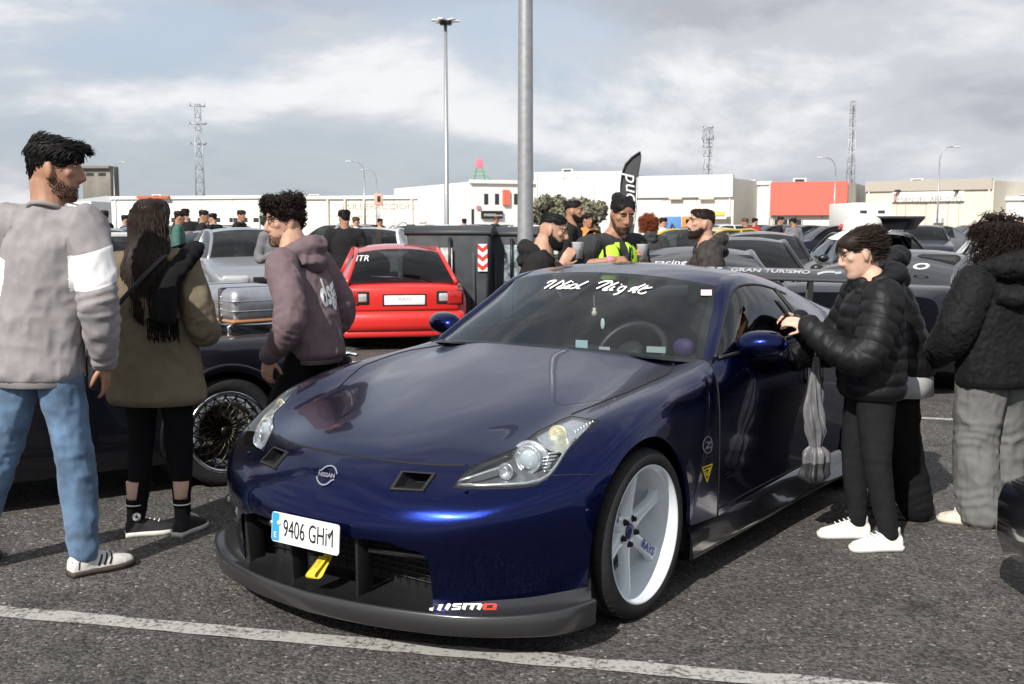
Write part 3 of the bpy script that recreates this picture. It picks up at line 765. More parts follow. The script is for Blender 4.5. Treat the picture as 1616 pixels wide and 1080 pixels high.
GGf = np.concatenate([GG[::-1] * np.array([-1, 1, 1]), GG[1:]], 0)
mb = MB(); mb.grid(GGf); sp = mb.build('front_splitter', SATIN, hero)
for s in (1, -1):
    mb = MB(); E = [tuple(v) for v in GG[-1] * np.array([s, 1, 1])]; mb.add(E, [tuple(range(8))], 0, False); mb.build('splitter_end', SATIN, sp)
# grille cavity, struts, slats, tow strap
mb = MB()
cav = [(-.56,-.70),(-.52,-.62),(0,-.60),(.52,-.62),(.56,-.70)]
mb.grid(np.array([[(x, y, .15) for x, y in cav], [(x, y, .46) for x, y in cav]])); mb.grid(np.array([[(x, y, .43) for x, y in cav], [(x * .95, -.86 + abs(x) * .15, .412) for x, y in cav]]))
mb.build('grille_cavity', GAP, hero)
mb = MB()
for k in range(9): mb.tube([(-.5, -.63, .2 + k * .024), (0, -.612, .2 + k * .024), (.5, -.63, .2 + k * .024)], .003, 4)
for k in range(24): mb.tube([(-.5 + k * .0435, -.625, .18), (-.5 + k * .0435, -.625, .42)], .0025, 4)
mb.build('radiator_mesh', pbr('radiator_grey', (.03, .03, .03), .5, .6), hero)['kind'] = 'stuff'
for x in (-.475, -.165, .165, .475):
    w = .018 if abs(x) < .3 else .045
    mb = MB(); yy = -.845 + abs(x) ** 2 * .28
    mb.add([(x - w * .35, yy + .02, .162), (x + w * .35, yy + .02, .162), (x + w * .5, yy + .10, .162), (x - w * .5, yy + .10, .162),
            (x * 1.04 - w * .35, yy + .012, .405), (x * 1.04 + w * .35, yy + .012, .405), (x * 1.04 + w * .5, yy + .10, .405), (x * 1.04 - w * .5, yy + .10, .405)],
           [(3, 2, 1, 0), (4, 5, 6, 7), (0, 1, 5, 4), (1, 2, 6, 5), (2, 3, 7, 6), (3, 0, 4, 7)], 0, False)
    bevel(mb.build('grille_strut', BLK, hero), .005, 2)
mb = MB(); mb.box((.32, -.745, .335), (.27, .03, .022), rz=.22); bevel(mb.build('grille_slat', SATIN, hero), .008)
mb = MB(); mb.box((-.32, -.745, .335), (.27, .03, .022), rz=-.22); bevel(mb.build('grille_slat', SATIN, hero), .008)
YEL = pbr('yellow_webbing', (0.72, 0.55, 0.03), 0.7, bump=(400, .3, .001))
def _pin(px_, py_, Y): d = cdir(px_, py_); return tuple(HO + d * ((Y - HO.y) / d.y))
P = [_pin(519, 874, -.79), _pin(514, 886, -.82), _pin(505, 903, -.862), _pin(497, 913, -.884), _pin(490, 911, -.896), _pin(496, 899, -.876), _pin(511, 878, -.82)]
cc = curve(P, 30); mb = MB(); mb.grid(np.stack([cc + np.array([-.022, 0, -.004]), cc + np.array([.022, 0, .004])], 1)); solidify(mb.build('tow_strap', YEL, hero), .004, 0)
# nose vents
for s in (1, -1):
    pts = [(634,745),(688,749),(668,777),(616,774)]
    o3 = [hit_px(*p) for p in pts]; cxy = (sum(p[0] for p in pts) / 4, sum(p[1] for p in pts) / 4)
    def shr(k, dep, of=0.0): return [hit_px(cxy[0] + (p[0] - cxy[0]) * k, cxy[1] + (p[1] - cxy[1]) * k, None, of) + Vector((0, dep, 0)) for p in pts]
    rings = [shr(1.04, 0, .001), shr(1.0, 0, .008), shr(.84, 0, .008), shr(.78, .05, 0), shr(.6, .09, 0)]
    vs = [Vector((p.x * s, p.y, p.z)) for r_ in rings for p in r_]
    fs = [(a * 4 + k, a * 4 + (k + 1) % 4, (a + 1) * 4 + (k + 1) % 4, (a + 1) * 4 + k) for a in range(4) for k in range(4)] + [(16, 17, 18, 19)]
    mb = MB(); mb.add(vs, fs, 0, False); mb.build('nose_vent', BLK, hero)
# washer jet plugs
for s in (1, -1):
    p = hit_px(736, 776, None, .004); mb = MB(); mb.sphere((p.x * s, p.y, p.z), .008, 10, 8); mb.build('washer_plug', PAINT, hero)

# side skirt
sk = []
for y in np.linspace(.40, 2.26, 30):
    xb = np.interp(y, [.4, .7, 1.4, 2.0, 2.26], [.898, .893, .885, .90, .925])
    fl = np.interp(y, [.4, .9, 1.6, 2.26], [.018, .028, .04, .06]); zt = np.interp(y, [.4, 1.2, 2.0, 2.26], [.235, .24, .245, .25]); zb = np.interp(y, [.4, 1.2, 2.26], [.115, .115, .14])
    sk.append([(xb - .03, y, zt + .02), (xb - .004, y, zt), (xb + .012, y, zt - .03), (xb + fl * .7, y, zb + .045), (xb + fl, y, zb + .028), (xb + fl, y, zb + .012), (xb + fl - .02, y, zb), (xb - .14, y, zb - .005)])
sk = np.array(sk)
for s in (1, -1):
    mb = MB(); mb.grid(sk * np.array([s, 1, 1]), flip=s > 0)
    mb.add([tuple(p) for p in sk[0] * np.array([s, 1, 1])], [tuple(range(8))], 0, False); mb.add([tuple(p) for p in sk[-1] * np.array([s, 1, 1])], [tuple(range(8))], 0, False)
    mb.build('side_skirt', pbr('gloss_black', (.008, .008, .010), .15, 0, 1.0), hero)
# floor pan
mb = MB(); mb.box((0, 1.52, .185), (1.10, 3.9, .06)); mb.build('floor_pan', GAP, hero)
mb = MB(); mb.box((0, 1.33, .187), (1.66, 1.70, .055)); mb.build('floor_pan', GAP, hero)

# wing
mb = MB(); wsec = []
for x in np.linspace(-.80, .80, 33):
    dz = -.012 * (abs(x) / .8) ** 2; z0 = 1.165 + dz
    ang = .20; dz = -.03 * max(0, (abs(x) - .55) / .25) ** 2; z0 = 1.142 + dz
    prof = [(0, 0), (.02, .018), (.07, .03), (.15, .026), (.22, .012), (.26, .0), (.22, -.004), (.12, -.014), (.04, -.016), (.008, -.010)]
    wsec.append([(x, 3.18 + 1.2 * u * math.cos(ang), z0 + v + 1.2 * u * math.sin(ang)) for u, v in prof])
wsec = np.array(wsec); n = 10
vs = [tuple(p) for r_ in wsec for p in r_]; fs = [(i * n + k, i * n + (k + 1) % n, (i + 1) * n + (k + 1) % n, (i + 1) * n + k) for i in range(32) for k in range(n)]
fs += [tuple(range(n)), tuple(32 * n + k for k in range(n))]
mb.add(vs, fs); wing = mb.build('rear_wing', pbr('wing_black', (.03, .031, .034), .35, 0, .3), hero)
for s in (1, -1):
    mb = MB(); mb.add([(s * .806, 3.16, 1.03), (s * .806, 3.50, 1.06), (s * .806, 3.50, 1.20), (s * .806, 3.17, 1.14)], [(0, 1, 2, 3)], 0, False); solidify(mb.build('wing_end_plate', BLK, wing), .008, 0)
    mb = MB(); mb.add([(s * .33, 3.22, .94), (s * .33, 3.34, .93), (s * .33, 3.36, 1.15), (s * .33, 3.27, 1.14)], [(0, 1, 2, 3)], 0, False); solidify(mb.build('wing_stay', ALU if False else BLK, wing), .012, 0)

# wheels
RIM_R, TYR_R, WX = .268, .328, .905
def make_wheel(name, parent, loc, sgn, hubd=-.078):
    # local: axis along +Z = outward
    M = Matrix.Rotation(R(90) * sgn, 4, 'Y')
    mb = MB()
    barrel = [(RIM_R - .012, -.25), (RIM_R, -.004), (RIM_R + .003, .002), (RIM_R - .004, .006), (RIM_R - .010, .001), (RIM_R - .012, -.008), (RIM_R - .018, -.012), (RIM_R - .021, -.022), (RIM_R - .026, -.055), (RIM_R - .034, -.075), (RIM_R - .036, -.22), (.08, -.24)]
    mb.lathe(barrel, 64, M)
    w = mb.build(name, WHT, parent, loc)
    ph0 = R(54) if sgn > 0 else R(126)
    for k in range(6):
        a = ph0 + k * math.pi / 3; mb = MB(); S = []
        for r, wd, d, th in ((.030, .080, hubd + .004, .03), (.062, .070, hubd + .002, .03), (.095, .050, hubd + .006, .03), (.145, .043, hubd + .012, .03), (.195, .044, hubd + .018, .03), (.222, .056, hubd + .020, .034), (RIM_R - .014, .09, hubd + .020, .05)):
            S.append([(r, -wd / 2, d - th), (r, -wd / 2 * .92, d - .004), (r, -wd * .36, d), (r, 0, d + .001), (r, wd * .36, d), (r, wd / 2 * .92, d - .004), (r, wd / 2, d - th)])
        S = np.array(S); ca, sa = math.cos(a), math.sin(a)
        Q = np.stack([S[..., 0] * ca - S[..., 1] * sa, S[..., 0] * sa + S[..., 1] * ca, S[..., 2]], -1)
        Q = np.array([[tuple(M @ Vector(p)) for p in row] for row in Q])
        mb.grid(Q); mb.build('spoke', WHT, w)
    mb = MB(); mb.lathe([(.066, hubd - .05), (.066, hubd - .004), (.060, hubd + .004), (.045, hubd + .006), (.0, hubd + .006)], 32, M); mb.build('hub', WHT, w)
    mb = MB(); mb.lathe([(.031, hubd), (.031, hubd + .010), (.026, hubd + .016), (.0, hubd + .018)], 24, M); mb.build('centre_cap', pbr('dark_blue_cap', (.02, .02, .10), .3, .2, .6), w)
    for k in range(5):
        a = ph0 + R(20) + k * R(72); c = M @ Vector((.052 * math.cos(a), .052 * math.sin(a), hubd + .004))
        mb = MB(); mb.lathe([(.0135, -.004), (.0135, .003), (.010, .003), (.010, .014), (.007, .017), (.0, .017)], 12, Matrix.Translation(c) @ M); mb.build('lug_nut', GAP, w)
    # tyre with grooved tread
    mb = MB(); W = .265
    prof = [(RIM_R - .006, .0), (RIM_R + .006, .008), (RIM_R + .022, .010), (TYR_R - .022, .006), (TYR_R - .008, -.008), (TYR_R - .001, -.026)]
    for g in range(4):
        z0 = -.05 - g * .05; prof += [(TYR_R, z0 + .003), (TYR_R - .008, z0), (TYR_R - .008, z0 - .008), (TYR_R, z0 - .011)]
    prof += [(TYR_R - .001, -W + .022), (TYR_R - .010, -W + .004), (TYR_R - .03, -W - .006), (RIM_R - .004, -W + .004)]
    mb.lathe(prof, 96, M)
    tyre = mb.build('tyre', RUB, w)
    mb = MB()
    for k in range(60):     # lateral sipes on the shoulder
        a = 2 * math.pi * k / 60; ca, sa = math.cos(a), math.sin(a)
        mb.tube([M @ Vector(((TYR_R - .004) * ca, (TYR_R - .004) * sa, -.012)), M @ Vector(((TYR_R + .0004) * math.cos(a + .02), (TYR_R + .0004) * math.sin(a + .02), -.05))], .0022, 4)
    mb.build('tread_sipe', GAP, w)['kind'] = 'stuff'
    mb = MB(); mb.lathe([(.17, -.16), (.19, -.16), (.19, -.18), (.06, -.18)], 40, M); mb.build('brake_disc', pbr('cast_iron', (.12, .12, .12), .45, .9), w)
    return w
for sgn in (1, -1):
    for yc, zc, x in ((0, TYR_R - .003, .903), (2.65, TYR_R - .003, .915)):
        w = make_wheel('wheel', hero, (sgn * x, yc, zc), sgn)
# interior
mb = MB(); mb.add([(-.74,.66,.80),(.74,.66,.80),(.74,.93,.87),(.36,.88,.885),(-.36,.90,.885),(-.74,.93,.87),(.74,.68,.885),(-.74,.68,.885)], [(7,6,2,3,4,5)]); 
mb.add([(-.74,.93,.87),(-.36,.90,.885),(.36,.88,.885),(.74,.93,.87),(.74,1.05,.55),(-.74,1.05,.55)], [(0,1,2,3,4,5)]); mb.build('dashboard', DARKIN, hero)
mb = MB(); mb.box((0, 1.9, .42), (1.5, 2.2, .3)); mb.build('cabin_floor', DARKIN, hero)
SEAT = pbr('seat_cloth', (.02, .021, .025), .85)
for s in (1, -1):
    mb = MB(); sec = []
    for z, y, w, d in ((.50,1.70,.24,.10),(.62,1.74,.25,.10),(.80,1.80,.25,.09),(.95,1.86,.22,.08),(1.02,1.89,.13,.06),(1.08,1.91,.12,.06),(1.15,1.93,.11,.05)):
        sec.append([(s * .36 + w * math.cos(a), y + d * math.sin(a), z) for a in np.linspace(0, 2 * math.pi, 16, endpoint=False)])
    sec = np.array(sec); sec = np.concatenate([sec, sec[:, :1]], 1); mb.grid(sec); mb.sphere((s * .36, 1.93, 1.15), (.11, .05, .03), 16, 6); mb.build('seat', SEAT, hero)
for s in (1, -1):
    mb = MB(); mb.grid(np.array([[(s * .76, y, .5), (s * .80, y, .92)] for y in (.8, 1.4, 2.0)])); mb.build('door_card', DARKIN, hero)
# steering wheel at px ~ (985,540)
SW = Vector((.30, .965, .880)); axs = Vector((0, .80, -.60)).normalized()
q = Matrix.Translation(SW) @ axs.to_track_quat('Z', 'Y').to_matrix().to_4x4()
mb = MB(); mb.lathe([(.175 + .016 * math.cos(a), .016 * math.sin(a)) for a in np.linspace(0, 2 * math.pi, 10, endpoint=False)], 40, q, closed=True)
for a in (0, math.pi, -math.pi / 2): mb.tube([q @ Vector((0, 0, .02)), q @ Vector((.17 * math.cos(a), .17 * math.sin(a), 0))], [(.012, .03), (.012, .018)], 8)
mb.lathe([(.07, .0), (.07, -.02), (.05, -.03), (0, -.034)], 24, q); mb.build('steering_wheel', pbr('leather_black', (.02, .02, .022), .4), hero)
# ------------------------------------------------------------------ hero lettering and badges
def bvh_of(o):
    me = o.data; return BVHTree.FromPolygons([v.co.copy() for v in me.vertices], [tuple(p.vertices) for p in me.polygons])
def px_ribbon(name, strokes, w, bvh, mat, off=.002, parent=None, sub=3):
    """strokes: lists of pixel points; ribbon of width w px laid on a surface"""
    mb = MB()
    for st in strokes:
        ww = w
        if isinstance(st, tuple): st, ww = st
        P = curve([(a, b, 0) for a, b in st], max(4, len(st) * sub)) if len(st) > 2 else np.array([(st[0][0] + (st[1][0] - st[0][0]) * t, st[0][1] + (st[1][1] - st[0][1]) * t, 0) for t in np.linspace(0, 1, 5)])
        tg = np.gradient(P, axis=0); nn = np.stack([-tg[:, 1], tg[:, 0]], 1); nn /= np.maximum(np.linalg.norm(nn, axis=1), 1e-6)[:, None]
        vs = []
        for p, q in zip(P, nn):
            for sg in (-1, 1):
                h = hit_px(p[0] + q[0] * ww / 2 * sg, p[1] + q[1] * ww / 2 * sg, bvh, off)
                vs.append(h if h is not None else (vs[-1] if vs else Vector((0, 0, 0))))
        mb.add(vs, [(2 * i, 2 * i + 2, 2 * i + 3, 2 * i + 1) for i in range(len(P) - 1)], 0, False)
    return mb.build(name, mat, parent or hero)
def px_text(name, s, c, ex, ey, bvh, mat, off=.002, parent=None, **k):
    """ex, ey: pixel vectors of one text unit right / up"""
    me = text_mesh(s, 1.0, **k); me.materials.clear()
    for v in me.vertices:
        h = hit_px(c[0] + v.co.x * ex[0] + v.co.y * ey[0], c[1] + v.co.x * ex[1] + v.co.y * ey[1], bvh, off)
        if h is None:
            for dy in (1, -1, 2, -2, 3, -3, 5, -5, 8, -8):
                h = hit_px(c[0] + v.co.x * ex[0] + v.co.y * ey[0], c[1] + v.co.x * ex[1] + v.co.y * ey[1] + dy, bvh, off)
                if h is not None: break
        v.co = h if h is not None else Vector((0, 1, .3))
    return obj(name, me, mat, parent or hero)
FPm = FP * np.array([-1, 1, 1]); _m = MB(); _m.grid(FP); _m.grid(FPm)
fbvh_full = BVHTree.FromPolygons([Vector(v) for v in _m.v], _m.f)
zz = lambda L, o=(850, 430), k=8.08: [(o[0] + x / k, o[1] + y / k) for x, y in L]
MN = [zz(l) for l in [
 [(112,148),(150,124),(232,112)],[(232,112),(75,214)],[(322,110),(142,214)],[(322,110),(318,150),(225,214)],[(425,116),(226,212)],[(226,212),(290,214),(345,180)],
 [(400,168),(330,212),(375,210)],[(432,136),(446,132)],[(505,165),(430,170),(385,208),(430,214),(500,170)],[(640,122),(490,214),(530,212)],
 [(765,148),(850,122),(945,124)],[(935,124),(738,217)],[(945,124),(930,160),(825,238)],[(1025,136),(826,238),(880,236)],
 [(975,188),(905,236),(950,234)],[(1050,166),(1066,162)],[(1105,190),(1050,196),(1008,240),(1050,246),(1110,200)],[(1125,186),(1060,250),(955,295)],
 [(1365,160),(1140,254)],[(1170,228),(1235,200),(1270,206),(1195,264),(1235,262)],[(1400,176),(1275,272),(1320,280),(1375,258)],[(1320,218),(1450,200)]]]
px_ribbon('windscreen_lettering', MN, 2.15, wbvh, VINYL, .004, ws)
px_ribbon('inspection_sticker', [([(1106, 463), (1123, 463)], 9)], 9, wbvh, pbr('pink_white_sticker', (.75, .55, .58), .5), .004, ws)
ringz = lambda L: zz(L, (480, 720), 18.0)
SILV = pbr('silver_badge', (.55, .57, .62), .25, .9)
px_ribbon('badge_ring', [ringz([(440,432),(500,415),(600,340),(700,300),(800,300),(880,350),(925,440),(945,530)]), ringz([(375,585),(390,680),(440,770),(520,825),(600,825),(700,780),(800,700),(865,688)])], 2.2, fbvh_full, SILV, .004)
px_text('badge_name', 'NISSAN', (516.2, 750.9), (7.6, 1.25), (.9, -9.2), fbvh_full, SILV, .004, bold=.03)
# splitter lettering
spb = bvh_of(sp)
RED = pbr('red_vinyl', (.62, .04, .03), .4)
nz = lambda L: zz(L, (660, 920), 11.54)
for st_ in [[([(272,383),(232,512)], 5.6), ([(262,396),(430,396)], 2.6), ([(432,386),(372,508)], 5.6)], [([(575,383),(508,496)], 5.6)],
            [([(795,393),(660,394)], 2.4), ([(664,392),(640,432)], 3.6), ([(636,434),(770,440)], 2.4), ([(768,436),(742,482)], 3.6), ([(758,486),(608,488)], 2.4)],
            [([(858,383),(826,492)], 5.6), ([(850,394),(1150,394)], 2.6), ([(1010,392),(962,492)], 5.4), ([(1145,388),(1092,492)], 5.6)]]:
    px_ribbon('splitter_lettering', [(nz(a_), b_) for a_, b_ in st_], 3, spb, VINYL, .002, sp)
px_ribbon('splitter_lettering', [(nz(a_), b_) for a_, b_ in [([(1215,396),(1415,396)], 2.6), ([(1405,390),(1385,492)], 6), ([(1395,486),(1190,486)], 2.6), ([(1225,392),(1200,492)], 6)]], 3, spb, RED, .002, sp)
# side badges
bz = lambda L: zz(L, (1090, 670), 9.82)
px_ribbon('side_badge', [bz([(300,205),(245,190),(200,240),(178,320),(195,400),(240,442),(285,425),(312,370),(318,300),(300,215)])], 2.0, fbvh, SILV, .004)
px_ribbon('side_badge_letter', [bz([(215,285),(300,268)]), bz([(298,270),(212,375)]), bz([(212,378),(300,345)])], 2.4, fbvh, SILV, .005)
YV = pbr('yellow_vinyl', (.55, .42, .02), .5)
px_ribbon('triangle_sticker', [bz([(165,675),(330,612)]), bz([(322,615),(245,890)]), bz([(245,890),(180,690)]), bz([(200,712),(292,668)]), bz([(288,672),(246,790)]), bz([(246,800),(222,722)])], 1.9, fbvh, YV, .003)
# number plate: short format
PL = thing
mb = MB(); w2, h2 = .17, .055; cor = .012; out = []
for cx_, cy_, a0 in ((w2 - cor, h2 - cor, 0), (-w2 + cor, h2 - cor, 90), (-w2 + cor, -h2 + cor, 180), (w2 - cor, -h2 + cor, 270)):
    for a in (0, 30, 60, 90): out.append((cx_ + cor * math.cos(R(a0 + a)), 0, cy_ + cor * math.sin(R(a0 + a))))
mb.add(out, [tuple(range(len(out)))[::-1]], 0, False)
plate = mb.build('number_plate', pbr('plate_white', (.80, .80, .79), .35, 0, .3), hero, (0, -.905, .395)); solidify(plate, .004, -1)
plate.rotation_euler = (R(-4), 0, 0)
mb = MB(); mb.box((-.149, -.0035, 0), (.038, .002, .104)); mb.build('country_strip', pbr('eu_blue', (.03, .30, .72), .4), plate)
PLK = pbr('plate_black', (.01, .01, .01), .5)
text_on('plate_number', '9406 GHM', (.018, -.0062, -.001), (1, 0, 0), (0, 0, 1), PLK, plate, .094, sx=.60)
text_on('country_letter', 'E', (-.149, -.0062, -.03), (1, 0, 0), (0, 0, 1), VINYL, plate, .03)
mb = MB(); mb.sphere((-.128, -.006, .018), .009, 10, 8); mb.build('plate_screw', VINYL, plate)
mb = MB(); mb.sphere((.118, -.006, .022), .009, 10, 8); mb.build('plate_screw', VINYL, plate)
mb = MB(); mb.tube([(-.19, -.86, .40), (-.19, -.895, .40)], .010, 10); mb.build('plate_bolt', ALU, hero)
# strap print
text_on('strap_print', 'nismo', Vector(_pin(503, 888.5, -.862)), Vector(_pin(496, 899, -.880)) - Vector(_pin(511, 878, -.826)), (1, 0, .15), PLK, hero, .020)
# wing lettering
wgb = bvh_of(wing); WGR = pbr('grey_vinyl', (.42, .43, .45), .5)
px_text('wing_lettering', 'GRAN TURISMO', (1216, 428.3), (17.2, .58), (2.9, -7.2), wgb, WGR, .002, wing, bold=.03)
for st_ in (([(1290,433),(1302,430),(1318,430)], 3.2), ([(1318,432),(1328,430.5)], 3.5), ([(1116,423),(1128,423.2)], 2.4), ([(1132,423.5),(1140,423.6)], 2.4)): px_ribbon('wing_emblem', [st_], 3, wgb, WGR, .002, wing)
# wheel maker lettering on two spokes of the front left wheel
fw = [o for o in hero.children if o.name.startswith('wheel') and 'well' not in o.name and o.location.x > 0 and abs(o.location.y) < .1][0]
BLV = pbr('blue_vinyl', (.05, .05, .28), .4)
for k in (0, 1):
    c3 = [(1031, 877), (984.5, 811)][k]
    a = (R(54 + 60 * (0 if k == 0 else 3)))
    ca, sa = math.cos(a), math.sin(a); M = Matrix.Rotation(R(90), 4, 'Y')
    ctr = M @ Vector((.165 * ca, .165 * sa, -.078 + .0185)); xd = M @ Vector((ca, sa, .1)); yd = M @ Vector((-sa, ca, 0))
    if k: xd = -xd; yd = -yd
    text_on('wheel_lettering', 'RAYS', ctr, xd, yd, BLV, fw, .044, bold=.002)
# things hanging inside and lying on the dash
def at_in(px, py, Y):
    d = cdir(px, py); t = (Y - HO.y) / d.y; return HO + d * t
p = at_in(938, 492, 1.02); mb = MB(); mb.lathe([(.0, -.022), (.012, -.02), (.014, -.002), (.008, .004), (.009, .018), (.0, .02)], 14, Matrix.Translation(p)); fr_ = mb.build('air_freshener', pbr('pale_pink_bottle', (.75, .60, .54), .4), None)
fr_.parent = hero; setp(fr_, None, None)
mb = MB(); mb.tube([p + Vector((0, 0, .02)), at_in(937, 467, 1.04)], .002, 5); mb.build('hanging_cord', pbr('lilac_cord', (.35, .28, .40), .7), hero)
p = at_in(951, 511, 1.02); mb = MB(); mb.sphere(p, (.012, .004, .028), 10, 8); mb.build('hanging_charm', pbr('pale_charm', (.65, .75, .76), .5), hero)
mb = MB(); q0 = at_in(962, 468, 1.06); mb.sphere(q0, (.10, .03, .035), 16, 10); mb.build('rear_view_mirror', BLK, hero)
for c3, sz, cn, cc in (((918, 546), (.05, .004, .045), 'permit_card', (.45, .60, .68)), ((954, 552), (.045, .004, .022), 'permit_card', (.5, .5, .6)), ((1036, 552), (.075, .02, .022), 'folded_paper', (.42, .5, .5)), ((1080, 549), (.06, .03, .045), 'purple_cloth', (.05, .025, .12))):
    p = hit_px(c3[0], c3[1], wbvh) + cdir(*c3) * .12; mb = MB(); mb.sphere(p, sz, 8, 6) if cn == 'purple_cloth' else mb.box(p, (sz[0] * 1.2, sz[1], sz[2] * 1.2), rz=.2); mb.build(cn, pbr(cn + '_mat_%d' % c3[0], cc, .6), hero)
# ------------------------------------------------------------------ people
V = Vector
def remesh(mb, voxel, smooth=4, factor=.5):
    o = bpy.data.objects.new('tmp', mb.mesh('tmp')); C.objects.link(o)
    m = o.modifiers.new('r', 'REMESH'); m.mode = 'VOXEL'; m.voxel_size = voxel; m.use_smooth_shade = True
    if smooth:
        m = o.modifiers.new('s', 'SMOOTH'); m.factor = factor; m.iterations = smooth
    bpy.context.view_layer.update()
    dg = bpy.context.evaluated_depsgraph_get(); me = bpy.data.meshes.new_from_object(o.evaluated_get(dg))
    tm = o.data; bpy.data.objects.remove(o); bpy.data.meshes.remove(tm)
    me.materials.clear()
    return me
def coords(me):
    a = np.empty(len(me.vertices) * 3); me.vertices.foreach_get('co', a); return a.reshape(-1, 3)
def normals(me):
    a = np.empty(len(me.vertices) * 3); me.vertices.foreach_get('normal', a); return a.reshape(-1, 3)
def setco(me, P): me.vertices.foreach_set('co', np.asarray(P).ravel()); me.update()
def seg_param(P, segs):
    """nearest bone of each vertex: (index, distance along, distance from axis)"""
    best = np.full(len(P), 1e9); idx = np.zeros(len(P), int); tt = np.zeros(len(P)); acc = 0
    for i, (a, b) in enumerate(segs):
        a = np.array(a); b = np.array(b); d = b - a; L = np.linalg.norm(d); t = np.clip((P - a) @ d / L ** 2, 0, 1)
        q = np.linalg.norm(P - (a + t[:, None] * d), axis=1); k = q < best
        best[k] = q[k]; idx[k] = i; tt[k] = t[k] * L
    return idx, tt, best
def loft(mb, secs, n=20, cap=True):
    """secs: (center, ax (half-width vector), ay (half-depth vector))"""
    vs = []; fs = []
    for c, ax, ay in secs:
        for k in range(n):
            a = 2 * math.pi * k / n; vs.append(V(c) + V(ax) * math.cos(a) + V(ay) * math.sin(a))
    for i in range(len(secs) - 1):
        for k in range(n): fs.append((i * n + k, i * n + (k + 1) % n, (i + 1) * n + (k + 1) % n, (i + 1) * n + k))
    if cap: fs.append(tuple(range(n))[::-1]); fs.append(tuple((len(secs) - 1) * n + k for k in range(n)))
    mb.add(vs, fs)
def limb(mb, pts, rs, n=14):
    """smooth tapered tube through joints with ball ends"""
    P = curve([tuple(p) for p in pts], len(pts) * 4) if len(pts) > 2 else np.array([tuple(V(pts[0]).lerp(V(pts[1]), t)) for t in np.linspace(0, 1, 5)])
    rr = np.interp(np.linspace(0, 1, len(P)), chord(pts), rs)
    mb.tube([V(p) for p in P], [float(r) for r in rr], n)
    mb.sphere(P[0], float(rr[0]) * .99, n, 8); mb.sphere(P[-1], float(rr[-1]) * .99, n, 8)

HEADP = [(-.117,.068,.02,.020),(-.108,.088,-.015,.037),(-.088,.095,-.045,.050),(-.066,.090,-.062,.058),(-.045,.093,-.076,.062),(-.022,.091,-.086,.066),(0,.090,-.092,.069),(.02,.084,-.096,.071),
         (.035,.081,-.098,.072),(.05,.091,-.099,.073),(.07,.091,-.098,.0735),(.09,.085,-.094,.071),(.106,.071,-.084,.063),(.118,.046,-.062,.046),(.125,.014,-.028,.020)]
HA = np.array(HEADP)
def head_pt3(z, ang, off=0.0):
    """point on the head surface: ang 0 = face front, positive to the right side (+x)"""
    f = np.interp(z, HA[:, 0], HA[:, 1]); b = np.interp(z, HA[:, 0], HA[:, 2]); w = np.interp(z, HA[:, 0], HA[:, 3])
    cy = (f + b) / 2; ry = (f - b) / 2; c, s = math.cos(ang), math.sin(ang); e = .87
    x = w * math.copysign(abs(s) ** e, s); y = ry * math.copysign(abs(c) ** e, c)
    n = V((x / w ** 2, y / ry ** 2, (z * .9) / .125 ** 2 if z > 0.03 else 0)).normalized()
    return V((x, cy + y, z)) + n * off, n
SKIN = pbr('skin_light', (0.46, 0.27, 0.19), .5, 0, 0, .4, (35, .10), (250, .15, .002), sss=.15)
SKIN2 = pbr('skin_tan', (0.36, 0.19, 0.12), .5, 0, 0, .4, (35, .10), (250, .15, .002), sss=.15)
SKIN3 = pbr('skin_fair', (0.58, 0.37, 0.28), .5, 0, 0, .4, (35, .08), (250, .15, .002), sss=.15)
HAIRB = pbr('hair_black', (0.010, 0.009, 0.009), .55, 0, 0, .22, (40, .4))
HAIRD = pbr('hair_dark_brown', (0.018, 0.011, 0.008), .55, 0, 0, .22, (40, .4))
HAIRR = pbr('hair_red', (0.22, 0.055, 0.02), .55, 0, 0, .25, (40, .4))
EYEW = pbr('eye_white', (.65, .62, .58), .2); EYED = pbr('eye_dark', (.02, .012, .008), .1)
LIP = pbr('lip', (.32, .13, .11), .5)

def add_hand(mb, W, d, n, side, curl=.5, k=1.0, thumb=None, spread=0.0):
    """W wrist, d to the fingers, n back-of-hand normal, side +1 when the thumb is on +a"""
    d = V(d).normalized(); n = V(n); n = (n - d * n.dot(d)).normalized(); a = d.cross(n) * side
    loft(mb, [(W - d * .01, a * .027 * k, n * .020 * k), (W + d * .03 * k, a * .036 * k, n * .017 * k), (W + d * .07 * k, a * .041 * k, n * .014 * k), (W + d * .092 * k, a * .038 * k, n * .011 * k)], 12)
    for i, (o, L) in enumerate(((.030, .074), (.0105, .083), (-.009, .077), (-.028, .060))):
        p = W + d * .085 * k + a * o * k; th = curl * .35 if not isinstance(curl, (list, tuple)) else curl[i] * .35; dd = d.copy(); pts = [p]; c_ = curl if not isinstance(curl, (list, tuple)) else curl[i]
        ax = a
        for j, q in enumerate((.45, .32, .23)):
            dd = Matrix.Rotation(-c_ * (.55 + .25 * j) * side, 3, ax) @ dd if False else (dd * math.cos(c_ * (.5 + .3 * j)) - n * math.sin(c_ * (.5 + .3 * j))).normalized()
            nn_ = None; p = p + dd * L * q * k; pts.append(p)
        mb.tube(pts, [.0095 * k, .0088 * k, .008 * k, .0062 * k], 8); mb.sphere(pts[-1], .0064 * k, 8, 6)
    p0 = W + d * .022 * k + a * .028 * k
    t1 = (d * .62 + a * .62 - n * .42).normalized() if thumb is None else V(thumb).normalized(); p1 = p0 + t1 * .042 * k; t2 = (t1 + d * .55 - n * .25 - a * .2).normalized(); p2 = p1 + t2 * .032 * k
    mb.tube([p0, p1, p2, p2 + t2 * .012 * k], [.0135 * k, .0112 * k, .0095 * k, .007 * k], 8); mb.sphere(p2 + t2 * .012 * k, .007 * k, 8, 6)

